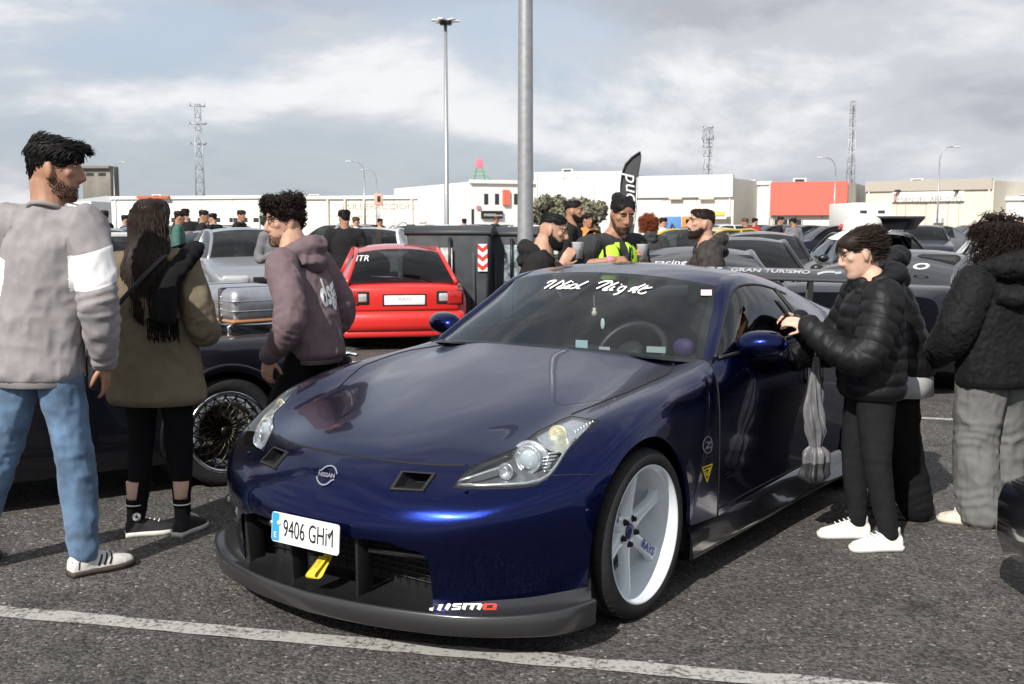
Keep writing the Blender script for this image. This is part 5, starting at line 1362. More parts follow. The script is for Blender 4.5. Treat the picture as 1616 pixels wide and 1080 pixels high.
for sd, yw in ((1, 12), (-1, 62)):
    so, M, up = p2.shoe(sd, yw, CONB, CONW, .245, high=True)
    an = p2.ank[sd]; mb = MB(); mb.tube([M @ V((0, -.004, .165)), M @ V((0, -.006, .20)), M @ V((0, -.004, .27))], [.034, .035, .040], 14); mb.build('ankle', SKIN3, p2.root)
    mb = MB(); mb.tube([M @ V((0, -.005, .145)), M @ V((0, -.006, .185))], [.041, .0405], 14); mb.build('sock', BLKC, p2.root)
    mb = MB(); mb.tube([M @ V((math.cos(a) * .043, -.006 + math.sin(a) * .040, .158)) for a in np.linspace(0, TAU, 20, endpoint=False)], .0035, 6, closed=True); mb.build('ankle_lace', pbr('lace_white', (.72, .70, .66), .8), so)
    if sd < 0:
        mb = MB(); mb.lathe([(.020, 0), (.020, .002), (.0, .0022)], 20, Matrix.Translation(M @ V((.0435, -.002, .105))) @ M.to_3x3().to_4x4() @ Matrix.Rotation(R(90), 4, 'Y')); mb.build('ankle_patch', VINYL, so)
        mb = MB(); st = [(.013 * (1 if i % 2 == 0 else .45) * math.sin(i * math.pi / 5), .013 * (1 if i % 2 == 0 else .45) * math.cos(i * math.pi / 5)) for i in range(10)]
        mb.add([M @ V((.0462, -.002 + x, .105 + y)) for x, y in st], [tuple(range(10))], 0, False); mb.build('star', CONB, so)
        mb = MB(); mb.tube([M @ V((-.02, -.05, .15)), M @ V((-.05, -.075, .12)), M @ V((-.075, -.08, .115))], .004, 5); mb.build('lace_end', VINYL, so)
# her bag
bag = thing('shoulder_bag', 'small black shoulder bag with flap hanging at the olive-coated woman\'s hip', 'bag', (-1.70, 5.22, 0), -R(6))
mb = MB(); mb.box((-.285, .03, .80), (.07, .23, .17), rz=.12); bevel(mb.build('bag_body', STR, bag), .025, 3)
mb = MB(); mb.box((-.325, .028, .835), (.012, .232, .10), rz=.12); bevel(mb.build('flap', STR, bag), .01, 2)
mb = MB(); P = curve([(-.265, -.06, .87), (-.22, -.145, .98), (-.10, -.172, 1.13), (.03, -.150, 1.27), (.10, -.07, 1.36), (.10, .04, 1.36)], 30); mb.tube([V(q) for q in P], [(.003, .011)] * 30, 8, up=(0, -1, .3)); mb.build('strap', STR, bag)

# 3 ---- man in the mauve hoodie
MAUVE = cloth('mauve_fleece', (.150, .108, .118), .9, (350, .3, .0015))
p3 = Person('man with curly dark hair, glasses and mauve hoodie, hand in pocket, looking aside', (-1.07, 5.92), -70, 1.74, SKIN, build=.88)
p3.pose((0, .11), 0, shz=1.285)
p3.head(-50, -6, 0, .035).arm(-1, (-.30, -.03, 1.00), (-.24, .13, .81), dict(d=(.1, .25, -1), n=(-1, 0, .2), curl=.5)).arm(1, (.255, -.02, 1.00), (.22, .15, .81), dict(d=(-.1, .25, -1), n=(1, 0, .2), curl=.5)).body()
o = p3.top(MAUVE, hem=.79, rs=(.086, .075, .050), tor=[(.79, .195, .135), (.82, .205, .145), (.95, .215, .15), (1.10, .215, .148), (1.25, .218, .145), (1.35, .208, .135), (1.41, .175, .11), (1.455, .12, .085), (1.49, .07, .07)], seed=8, folds=.011)
p3.hood(MAUVE)
decal_on(p3, o, 'dsgn', (.02, -.4, 1.14), (1, 0, .22), (-.15, 0, 1), .185, WCLO, (0, 1, 0), shear=.35, sx=.60, bold=.006)
p3.face(beard=(HAIRD, .002, -.05))
hair_short(p3, HAIRD, .062, .020, (.085, .02, -.05), 1500, .013, flow=lambda q, nn, a: (0, .35 if q.y > 0 else 0, .5), rad=.0032, curlf=75, seg=7, cap=.014, lift=.9)
p3.legs({1: (.12, -.12), -1: (-.17, .22)}, BLKC, (.10, .078, .062), seed=41, folds=.008, hem=.10)
for sd, yw in ((1, 5), (-1, -6)): p3.shoe(sd, yw, SAMW, CONW, .29)
GFR = pbr('glasses_frame', (.015, .013, .012), .25)
for sx in (1, -1):
    mb = MB(); mb.tube([p3.HM @ V((sx * .034 + .024 * math.cos(a), .100 - .006 * abs(math.cos(a)), .032 + .020 * math.sin(a))) for a in np.linspace(0, TAU, 22, endpoint=False)], .0019, 6, closed=True); g_ = mb.build('glasses_rim', GFR, p3.root)
    mb = MB(); mb.add([p3.HM @ V((sx * .034 + .024 * math.cos(a), .099 - .006 * abs(math.cos(a)), .032 + .020 * math.sin(a))) for a in np.linspace(0, TAU, 22, endpoint=False)], [tuple(range(22))]); mb.build('glasses_lens', LENS, g_)
    mb = MB(); mb.tube([p3.HM @ V(q) for q in ((sx * .058, .094, .040), (sx * .074, .05, .040), (sx * .081, -.005, .034), (sx * .080, -.02, .015))], .0019, 6); mb.build('glasses_temple', GFR, g_)
mb = MB(); mb.tube([p3.HM @ V(q) for q in ((-.011, .099, .038), (0, .106, .042), (.011, .099, .038))], .0018, 6); mb.build('glasses_bridge', GFR, p3.root)

# 4 ---- bearded man with a cup behind the roof
HOODB = cloth('faded_black_fleece', (.020, .019, .019), .95, (350, .35, .0015))
PINK = pbr('pink_wristband', (.75, .18, .38), .5); CUPM = pbr('frosted_plastic_cup', (.72, .73, .73), .3, trans=.35); DRINK = pbr('pale_drink', (.55, .50, .42), .2)
def wristband(p, side, t=.94, r=.034):
    S, E, W = p.arms[side]; d = (W - E).normalized(); c = E.lerp(W, t); mb = MB(); mb.tube([c - d * .011, c - d * .006, c + d * .006, c + d * .011], [r * .93, r, r, r * .93], 16, cap=False); mb.build('wristband', PINK, p.root)
def cup(label, pos):
    t = thing('plastic_cup', label, 'cup', pos); prof = [(.0, .0), (.028, .0), (.040, .105), (.042, .108), (.0385, .105), (.0265, .003)]
    mb = MB(); mb.lathe(prof, 20); mb.build('cup_wall', CUPM, t)
    mb = MB(); mb.lathe([(.0, .004), (.026, .004), (.0335, .062), (.0, .062)], 20); mb.build('drink', DRINK, t); return t
p4 = Person('bearded man in black hoodie lifting a clear cup behind the blue car', (.15, 7.32), 94, 1.66, SKIN)
p4.pose((0, .05), 0, shz=1.245)
p4.head(2, -17, 0, .055).arm(1, (.20, -.02, 1.07), (.11, .185, 1.24), dict(d=(-.15, .55, .8), n=(.95, .1, .2), curl=.9)).arm(-1, (-.22, .0, 1.05), (-.15, .16, .95)).body()
p4.top(HOODB, hem=.80, rs=(.086, .074, .050), seed=12, folds=.012, cuff=.82); p4.hood(HOODB, 6)
p4.face(beard=(HAIRB, .006, -.045)); hair_short(p4, HAIRB, .022, .004, (.101, .058, .015), 1900, flow=lambda q, nn, a: (0, -.8, -.1), lift=.2, cap=.003, rad=.0016)
wristband(p4, 1, .93, .033); p4.legs({1: (.11, 0), -1: (-.11, 0)}, BLKC, seed=3)
W = p4.arms[1][2]; cup('clear plastic cup in the raised hand of the bearded man in black hoodie', Matrix.Rotation(-R(94), 3, 'Z') @ V((.05, .285, 1.275)) + V((.15, 7.32, 0)))
for sd in (1, -1): p4.shoe(sd, 5, STR, CONW, .28)

# 5 ---- man in hi-vis vest
HIVIS = pbr('hi_vis_yellow', (.42, .78, .04), .7, bump=(200, .2, .002)); DKJ = cloth('charcoal_tee', (.040, .040, .042))
p5 = Person('man with tied-back dark hair in yellow hi-vis vest and backpack holding a cup', (.68, 7.82), 146, 1.74, SKIN2)
p5.pose((0, .07), 0, shz=1.345)
p5.head(14, -22, 0, .055).arm(1, (.315, .06, 1.235), (.13, .215, 1.255), dict(d=(-.95, .3, .0), n=(.2, .6, .8), curl=1.1)).arm(-1, (-.265, .05, 1.16), (-.115, .25, 1.265), dict(d=(.5, .6, .35), n=(-.75, .5, .0), curl=.85)).body()
p5.top(DKJ, hem=.82, rs=(.085, .078, .056), seed=13, folds=.012, cuff=.05, name='t_shirt', ribs=False)
def vest_panel(sx):
    mb = MB(); G = []
    for z in np.linspace(.90, 1.46, 14):
        row = []
        for t in np.linspace(0, 1, 8):
            a = (R(60) * (1 - t) + R(172) * t) if z < 1.36 else (R(62) * (1 - t) + R(110) * t)
            w = np.interp(z, [.9, 1.1, 1.3, 1.4, 1.47], [.215, .215, .225, .195, .11]) * p5.k; d = np.interp(z, [.9, 1.1, 1.3, 1.4, 1.47], [.15, .148, .15, .128, .09]) * p5.k
            a2 = math.pi / 2 - (a - math.pi / 2) * -1 if False else a
            c = p5.spine(z * p5.k * p5.shz / (1.43 * p5.k)); ang = math.pi / 2 - sx * (R(12) + t * (R(80) if z < 1.36 else R(45)))
            row.append(tuple(c + V((w * math.cos(ang), d * math.sin(ang), 0))))
        G.append(row)
    mb.grid(np.array(G)); o = mb.build('vest_panel', HIVIS, p5.root); solidify(o, .005, 0); return o
for sx in (1, -1): vest_panel(sx)
p5.face(beard=(HAIRB, .0028, -.05)); hair_short(p5, HAIRB, .03, .018, (.099, .03, -.04), 2200, flow=lambda q, nn, a: (0, -1, .25), cap=.006, lift=.12, seg=4, rad=.0026)
mb = MB(); mb.sphere((0, -.118, .085), (.042, .038, .042), 14, 10); strands(mb, p5.rnd, 10, lambda a: (.1, .12), 2.6, 3.6, lambda a, z: .05, lambda q, nn, a: (0, -1, .6), .003); mb.v = [tuple(p5.HM @ V(v)) for v in mb.v]; me = remesh(mb, .006, 1, .4); obj('hair_bun', me, HAIRB, p5.body_o)
wristband(p5, 1, .90, .034); p5.legs({1: (.11, 0), -1: (-.11, 0)}, BLKC, seed=4)
for sd in (1, -1): p5.shoe(sd, 5, STR, CONW, .28)
for sx in (1, -1):
    mb = MB(); P = curve([tuple(p5.spine(1.40) + V((sx * .06, -.03, 0))), tuple(p5.spine(1.35) + V((sx * .055, .10, 0))), tuple(p5.spine(1.2) + V((sx * .02, .16, 0))), tuple(p5.spine(1.10) + V((0, .165, 0)))], 16); mb.tube([V(q) for q in P], [(.002, .009)] * 16, 6, up=(0, 1, 0)); mb.build('lanyard', BLKC, p5.root)
mb = MB(); mb.tube([p5.spine(1.20) + V((.03, .168, 0)), p5.spine(1.25) + V((.0, .17, 0))], [(.004, .028)] * 2, 8, up=(0, 1, 0)); mb.build('white_shirt_placket', WCLO, p5.root)
rs5 = Matrix.Rotation(-R(146), 3, 'Z')
bp = thing('backpack', 'black padded backpack on the back of the hi-vis man', 'backpack', (.68, 7.82, 0), -R(146))
mb = MB(); mb.box((0, -.20, 1.19), (.29, .15, .44), taper=(.8, .7)); bevel(mb.build('bag_body', BLKW, bp), .05, 4)
mb = MB(); mb.box((0, -.285, 1.10), (.22, .06, .22)); bevel(mb.build('front_pocket', BLKW, bp), .025, 3)
for sx in (1, -1):
    mb = MB(); P = curve([(sx * .11, -.14, 1.34), (sx * .115, -.02, 1.455), (sx * .12, .10, 1.38), (sx * .14, .15, 1.22), (sx * .17, .08, 1.08), (sx * .15, -.12, 1.02)], 24); mb.tube([V(q) for q in P], [(.008, .028)] * 24, 8, up=(0, 0, 1)); mb.build('shoulder_strap', BLKW, bp)
cup('clear plastic cup held low by the hi-vis man', rs5 @ V((-.045, .315, 1.255)) + V((.68, 7.82, 0)))

# 6 ---- man further back, black hoodie
p6 = Person('bearded man in plain black hoodie standing further back beside a small tree', (.64, 12.0), 105, 1.72, SKIN2)
p6.pose((0, .0), 0); p6.head(-4, 0).arm(1, (.26, .0, 1.10), (.23, .08, .88)).arm(-1, (-.26, .0, 1.10), (-.23, .08, .88)).body(.009)
p6.top(HOODB, hem=.8, seed=14, voxel=.012); p6.hood(HOODB, 2); p6.face(beard=(HAIRB, .004, -.045)); hair_short(p6, HAIRB, .02, .008, (.101, .05, .0), 900, cap=.006, rad=.003)
p6.legs({1: (.1, 0), -1: (-.1, 0)}, BLKC, voxel=.014)
# 7 ---- curly red hair
p7 = Person('woman with short curly red hair and dark jacket seen from behind', (1.70, 13.7), -15, 1.56, SKIN3, True)
p7.pose((0, 0), 0); p7.head(0, 0).arm(1, (.22, 0, 1.0), (.2, .1, .8)).arm(-1, (-.22, 0, 1.0), (-.2, .1, .8)).body(.009)
p7.top(cloth('charcoal_jacket', (.045, .046, .048)), hem=.8, seed=15, voxel=.012, name='jacket'); p7.hood(cloth('charcoal_jacket', (0, 0, 0)), 4, .8)
mb = MB(); hair_cap(mb, .02, .07, -.05, -.09); strands(mb, p7.rnd, 1100, lambda a: (-.08 if abs(a) > .9 else .07, .124), -math.pi, math.pi, lambda a, z: .075, lambda q, nn, a: (0, 0, -.3), .004, .016, .1, 7, 1.0, 70); p7.hair(mb, HAIRR)
p7.legs({1: (.1, 0), -1: (-.1, 0)}, BLKC, voxel=.014)
# 8 ---- smiling man
SPECK = cloth('washed_black_cotton', (.045, .040, .038), .95, (300, .4, .002), (30, .35))
p8 = Person('smiling short-haired bearded man in washed dark grey hoodie, head turned aside', (1.46, 8.30), -84, 1.66, SKIN)
p8.pose((0, .0), 0, shz=1.285); p8.head(-8, 4, 0, .04).arm(1, (.285, -.02, 1.04), (.25, .08, .82)).arm(-1, (-.285, -.02, 1.04), (-.25, .08, .82)).body()
p8.top(SPECK, hem=.78, rs=(.092, .08, .05), seed=16, folds=.012); p8.hood(SPECK, 9)
p8.face(beard=(HAIRD, .005, -.045)); hair_short(p8, HAIRD, .020, .006, (.101, .050, -.01), 2000, flow=lambda q, nn, a: (0, .5, .3), cap=.004, rad=.0016)
mb = MB(); mb.tube([p8.HM @ V(q) for q in ((-.016, .0935, -.048), (0, .0975, -.0485), (.016, .0935, -.048))], .0035, 6); mb.build('teeth', WCLO, p8.body_o)
p8.legs({1: (.1, 0), -1: (-.1, 0)}, BLKC, voxel=.012)
for sd in (1, -1): p8.shoe(sd, 5, STR, CONW, .28)

# 9 ---- woman with phone
PUFF = pbr('black_quilted_nylon', (.007, .007, .008), .55, 0, 0, .25, (25, .25), (90, .25, .004))
p9 = Person('short dark-haired woman in black quilted puffer jacket and white trainers looking at her phone', (1.665, 5.06), -90, 1.53, SKIN3, True)
p9.pose((0, .015), 0, shz=1.185)
p9.head(0, -20, 0, .055, -.01).arm(-1, (-.245, .135, .915), (-.085, .325, 1.045), dict(d=(.25, .9, .25), n=(-.75, .1, .65), curl=.7)).arm(1, (.245, .14, .925), (.09, .325, 1.055), dict(d=(-.3, .9, .25), n=(.75, .1, .65), curl=.75)).body()
p9.top(PUFF, hem=.81, tor=[(.81, .205, .155), (.84, .215, .168), (.95, .215, .172), (1.10, .212, .168), (1.25, .212, .165), (1.35, .20, .15), (1.41, .17, .12), (1.455, .125, .095), (1.49, .09, .09), (1.52, .08, .085)], rs=(.102, .092, .062), puff=(.060, .0075), seed=17, folds=.006, voxel=.008, name='puffer_jacket', ribs=False, smooth=3)
p9.hood(PUFF, 5, 1.05, .03); p9.face(brow=HAIRD, browth=.0028)
mb = MB(); hair_cap(mb, .008, .080, .035, -.05); strands(mb, p9.rnd, 2600, lambda a: (.075 if abs(a) < .8 else .03 if abs(a) < 1.9 else -.05, .124), -math.pi, math.pi, lambda a, z: .07, lambda q, nn, a: (-.3 * q.x, -1, -.15 if q.y > 0 else .0), .0028, 0, .1, 5, .08)
strands(mb, p9.rnd, 40, lambda a: (.06, .1), -.7, .7, lambda a, z: .07, lambda q, nn, a: (.6 * q.x * 10, .2, -.9), .0012, .003, .4, 5, .3)
for _ in range(260):
    q = V((p9.rnd.gauss(0, .02), -.098, .045 + p9.rnd.gauss(0, .018))); d = V((p9.rnd.gauss(0, .35), -1, p9.rnd.gauss(.1, .4))).normalized(); pts = [q]
    for j in range(5): d = (d + V((0, .12, -.25))).normalized(); pts.append(pts[-1] + d * .016)
    mb.tube(pts, [.0028, .0028, .0028, .0025, .002, .001], 3, cap=False)
p9.hair(mb, HAIRD)
LEGG = cloth('black_stretch', (.014, .0145, .016), .8)
p9.legs({1: (.12, .0), -1: (-.085, -.085)}, LEGG, (.108, .074, .050), seed=51, folds=.0035, hipw=.185, hem=.10, name='trousers', stack=.35)
WTR = pbr('white_trainer', (.76, .75, .71), .55, noise=(30, .06))
for sd, yw in ((1, 4), (-1, -4)): p9.shoe(sd, yw, WTR, CONW if False else pbr('white_rubber_clean', (.72, .70, .66), .6), .255)
ph = thing('mobile_phone', 'black mobile phone held up in both hands of the puffer jacket woman', 'phone', (1.665, 5.06, 0), R(90))
M = Matrix.Translation(V((.0, .405, 1.095))) @ Matrix.Rotation(R(-38), 4, 'X'); mb = MB(); mb.box((0, 0, 0), (.074, .009, .152), M=None); mb.v = [tuple(M @ V(v)) for v in mb.v]; bevel(mb.build('phone_case', STR, ph), .003)
mb = MB(); mb.add([M @ V(q) for q in ((-.034, -.0052, -.072), (.034, -.0052, -.072), (.034, -.0052, .072), (-.034, -.0052, .072))], [(0, 1, 2, 3)], 0, False); mb.build('phone_screen', pbr('screen_black', (.01, .011, .013), .08), ph)
# 10 ---- person in white cap behind her
p10 = Person('person in white cap and black jacket standing behind the puffer jacket woman', (1.97, 5.62), -84, 1.62, SKIN2)
p10.pose((0, .13), 0, shz=1.235); p10.head(0, -6, 0, .03, -.01).arm(-1, (-.29, .30, .93), (-.24, .56, .84), dict(d=(.1, 1, -.4), n=(-.8, .1, .5), curl=.9)).arm(1, (.27, .12, .98), (.2, .34, .9)).body(.008)
p10.top(PUFF, hem=.80, rs=(.105, .095, .065), tor=[(.80, .22, .17), (.84, .23, .185), (1.0, .23, .185), (1.2, .225, .175), (1.35, .21, .15), (1.41, .17, .12), (1.455, .125, .095), (1.50, .085, .09)], puff=(.070, .0075), seed=18, folds=.007, name='puffer_jacket', ribs=False, smooth=3); p10.hood(PUFF, 7, 1.1, .02)
mb = MB(); loft(mb, [(V((0, -.02, z)), V((w, 0, 0)), V((0, d, 0))) for z, w, d in ((.64, .22, .17), (.72, .215, .165), (.80, .20, .15))], 24); mb.build('grey_hem', cloth('light_grey_jersey', (.38, .38, .39)), p10.root)
p10.legs({1: (.12, -.02), -1: (-.10, -.10)}, BLKC, (.115, .095, .085), seed=52, folds=.009, hem=.10, flare=(.095, .07))
for sd in (1, -1): p10.shoe(sd, 5, STR, GUM, .28)
p10.face(lips=True)
mb = MB(); hair_cap(mb, .006, .03, .02, -.05, .05); p10.hair(mb, HAIRB)
CAPM = cloth('white_cap_cotton', (.60, .59, .58), .85)
mb = MB(); G = []
for a in np.linspace(-math.pi, math.pi, 37): G.append([tuple(head_pt3(z, a, .012)[0]) for z in np.linspace(.048, .122, 8)] + [tuple(V((0, -.008, .142)))])
mb.grid(np.array(G)); cp = p10.hchild(mb, 'cap', CAPM); solidify(cp, .003, 0)
mb = MB(); G = []
for t in np.linspace(0, 1, 7): G.append([(math.sin(a) * (.082 + .0 * t), .02 + math.cos(a) * (.085 + .075 * t) , .055 - .030 * t - .02 * abs(math.sin(a)) * t) for a in np.linspace(-1.1, 1.1, 17)])
mb.grid(np.array(G)); solidify(p10.hchild(mb, 'cap_peak', CAPM, cp), .004, 0)
mb = MB(); mb.tube([p10.HM @ V(q) for q in ((-.022, .110, .082), (.022, .110, .082))], [(.004, .016)] * 2, 8, up=(0, 1, .4)); mb.build('cap_emblem', RED, cp)
# umbrella hanging from the arm
UMB = pbr('silver_grey_nylon', (.125, .125, .132), .42, 0, .0, .5, (25, .2), (120, .3, .003)); UMD = pbr('dark_grey_nylon', (.03, .03, .033), .45)
um = thing('folded_umbrella', 'folded silver grey umbrella with dark tip band hanging beside the car door', 'umbrella', (1.43, 5.16, 0), .4)
mb = MB(); mb.tube([(0, 0, .98), (0, 0, .86)], .007, 8); mb.build('shaft', ALU, um)
mb = MB(); mb.tube([(0, 0, 1.02), (0, 0, .965)], [.012, .014], 10); mb.build('handle', STR, um)
def pleat(zs, rs, mat, name, seed):
    mb = MB(); G = []; _z = np.linspace(zs[0], zs[-1], 26); _r = nspline(np.array(zs[::-1]), np.array(rs[::-1])[:, None], _z)[:, 0]
    for z, r in zip(_z, _r):
        G.append([((r * (1 + .26 * math.cos(8 * a + 14 * z + 1.3 * math.sin(9 * z)) + .12 * math.sin(5 * a - 21 * z))) * math.cos(a) + .03 * (.9 - z) + .006 * math.sin(17 * z), (r * (1 + .26 * math.cos(8 * a + 14 * z + 1.3 * math.sin(9 * z)) + .12 * math.sin(5 * a - 21 * z))) * math.sin(a) * .75, z) for a in np.linspace(0, TAU, 65)])
    mb.grid(np.array(G)); return mb.build(name, mat, um)
pleat([.88, .80, .70, .60, .52, .47, .45], [.012, .022, .036, .044, .042, .030, .028], UMB, 'canopy', 1)
pleat([.45, .43, .395, .375], [.030, .050, .058, .058], UMB, 'canopy', 2)
pleat([.376, .34, .29, .275], [.058, .060, .050, .022], UMD, 'canopy_edge', 3)
mb = MB(); mb.tube([(.022, -.03, .60), (.05, -.035, .53), (.035, -.02, .46)], .0025, 6); mb.build('tie_strap', UMB, um)

# 11 ---- woman in the fur coat
FUR = pbr('black_plush_fur', (.005, .005, .006), .7, 0, 0, .2, (60, .6), (220, .6, .004), .03)
p11 = Person('curly dark-haired woman from behind in black plush fur coat and wide grey cargo trousers', (2.40, 5.42), -22, 1.60, SKIN3, True)
p11.pose((.0, .0), 0, shz=1.205)
p11.head(-6, 2, 0, .02).arm(-1, (-.285, .03, .94), (-.22, .2, .85), dict(d=(.2, 1, -.3), n=(-.8, .1, .5), curl=.7)).arm(1, (.285, .03, .94), (.22, .2, .85)).body(.008)
p11.top(FUR, hem=.775, tor=[(.775, .225, .165), (.80, .23, .17), (.95, .228, .165), (1.10, .222, .16), (1.25, .215, .155), (1.35, .205, .145), (1.41, .19, .13), (1.455, .14, .10), (1.49, .10, .095)], rs=(.106, .098, .082), fur=.0032, seed=19, folds=.007, voxel=.008, name='fur_coat', ribs=False, smooth=3, shoulder=.09)
h_ = p11.hood(FUR, 11, 1.28, .05); Pc = coords(h_.data); setco(h_.data, Pc + normals(h_.data) * (.003 * vnoise(Pc * 95, 3) + .0025 * vnoise(Pc * 190, 4))[:, None])
mb = MB(); hair_cap(mb, .024, .07, -.04, -.10); strands(mb, p11.rnd, 1900, lambda a: (-.09 if abs(a) > .9 else .06, .124), -math.pi, math.pi, lambda a, z: .105 if z < .05 else .085, lambda q, nn, a: (0, 0, -.45), .0026, .012, .22, 9, 1.0, 85); p11.hair(mb, HAIRD)
CARGO = cloth('grey_cotton_twill', (.150, .152, .148), .9, (320, .3, .0015))
p11.legs({1: (.15, .04), -1: (-.07, .0)}, CARGO, (.125, .110, .105), seed=61, folds=.012, hipw=.19, name='cargo_trousers', flare=(.105, .06), stack=.7, hipd=.14)
CHNK = pbr('cream_trainer', (.60, .55, .46), .6, noise=(25, .2))
p11.shoe(-1, -38, CHNK, pbr('cream_sole', (.55, .5, .42), .7), .26); p11.shoe(1, 20, CHNK, pbr('cream_sole', (.55, .5, .42), .7), .26)
# ------------------------------------------------------------------ other vehicles
TIRE = RUB
ALLOY = pbr('alloy_grey', (.42, .43, .44), .3, .9); REDL = pbr('red_lamp', (.35, .012, .01), .15, 0, .8); CLRL = pbr('clear_lamp', (.55, .56, .57), .12, .4, .8); AMBL = pbr('amber_lamp', (.55, .18, .02), .15, 0, .8)
CGL = glass('car_glass', (.22, .25, .25), 0, 1.45); DIN = pbr('dark_interior', (0, 0, 0)); PLW = pbr('plate_white', (0, 0, 0))
def simple_wheel(parent, loc, sgn, r=.31, w=.2, mat=None, spokes=5, mesh=False, detail=True, rim=.68):
    M = Matrix.Rotation(R(90) * sgn, 4, 'Y'); rr = r * rim
    mb = MB(); mb.lathe([(rr, -.01), (rr + .012, .004), (r - .03, .008), (r - .008, -.008), (r, -.03), (r, -w + .03), (r - .02, -w), (rr, -w)], 40 if detail else 18, M); t = mb.build('wheel', TIRE, parent, loc)
    m = mat or ALLOY
    mb = MB(); mb.lathe([(rr, -.008), (rr + .006, .004), (rr - .012, .002), (rr - .02, -.03), (rr - .02, -.12), (rr * .3, -.13)], 40 if detail else 16, M); mb.build('rim', CHR if mesh else m, t)
    if mesh:
        mb = MB(); G = pbr('mesh_wheel_gold', (.035, .031, .022), .3, .9)
        n = 20
        for k in range(n):
            for dr in (-1, 1):
                a0 = TAU * k / n; a1 = a0 + dr * TAU / n * 2.2; pts = []
                for q in np.linspace(0, 1, 5): a = a0 + (a1 - a0) * q; rq = .034 + (rr - .044) * q; pts.append(M @ V((rq * math.cos(a), rq * math.sin(a), -.035 + .012 * math.sin(math.pi * q) - .004 * dr)))
                mb.tube(pts, .0042, 5)
        o = mb.build('mesh_spoke', G, t); o['kind'] = 'stuff'
        mb = MB(); mb.lathe([(.034, -.05), (.034, -.03), (.026, -.022), (.0, -.02)], 20, M); mb.build('hub', G, t)
    elif detail:
        for k in range(spokes):
            a = TAU * k / spokes; c, s_ = math.cos(a), math.sin(a); mb = MB(); Q = [(.03, -.03), (.03, .03), (rr - .012, .022), (rr - .012, -.022)]
            vs = [M @ V((x * c - y * s_, x * s_ + y * c, z)) for z in (-.02, -.06) for x, y in Q]; mb.add(vs, [(0, 1, 2, 3), (7, 6, 5, 4), (0, 4, 5, 1), (1, 5, 6, 2), (2, 6, 7, 3), (3, 7, 4, 0)], 0, False); mb.build('spoke', m, t)
        mb = MB(); mb.lathe([(.06, -.06), (.06, -.015), (.0, -.012)], 16, M); mb.build('hub', m, t)
    else:
        mb = MB(); mb.lathe([(rr - .01, -.03), (rr * .5, -.02), (.0, -.015)], 16, M); mb.build('rim_face', m, t)
    return t
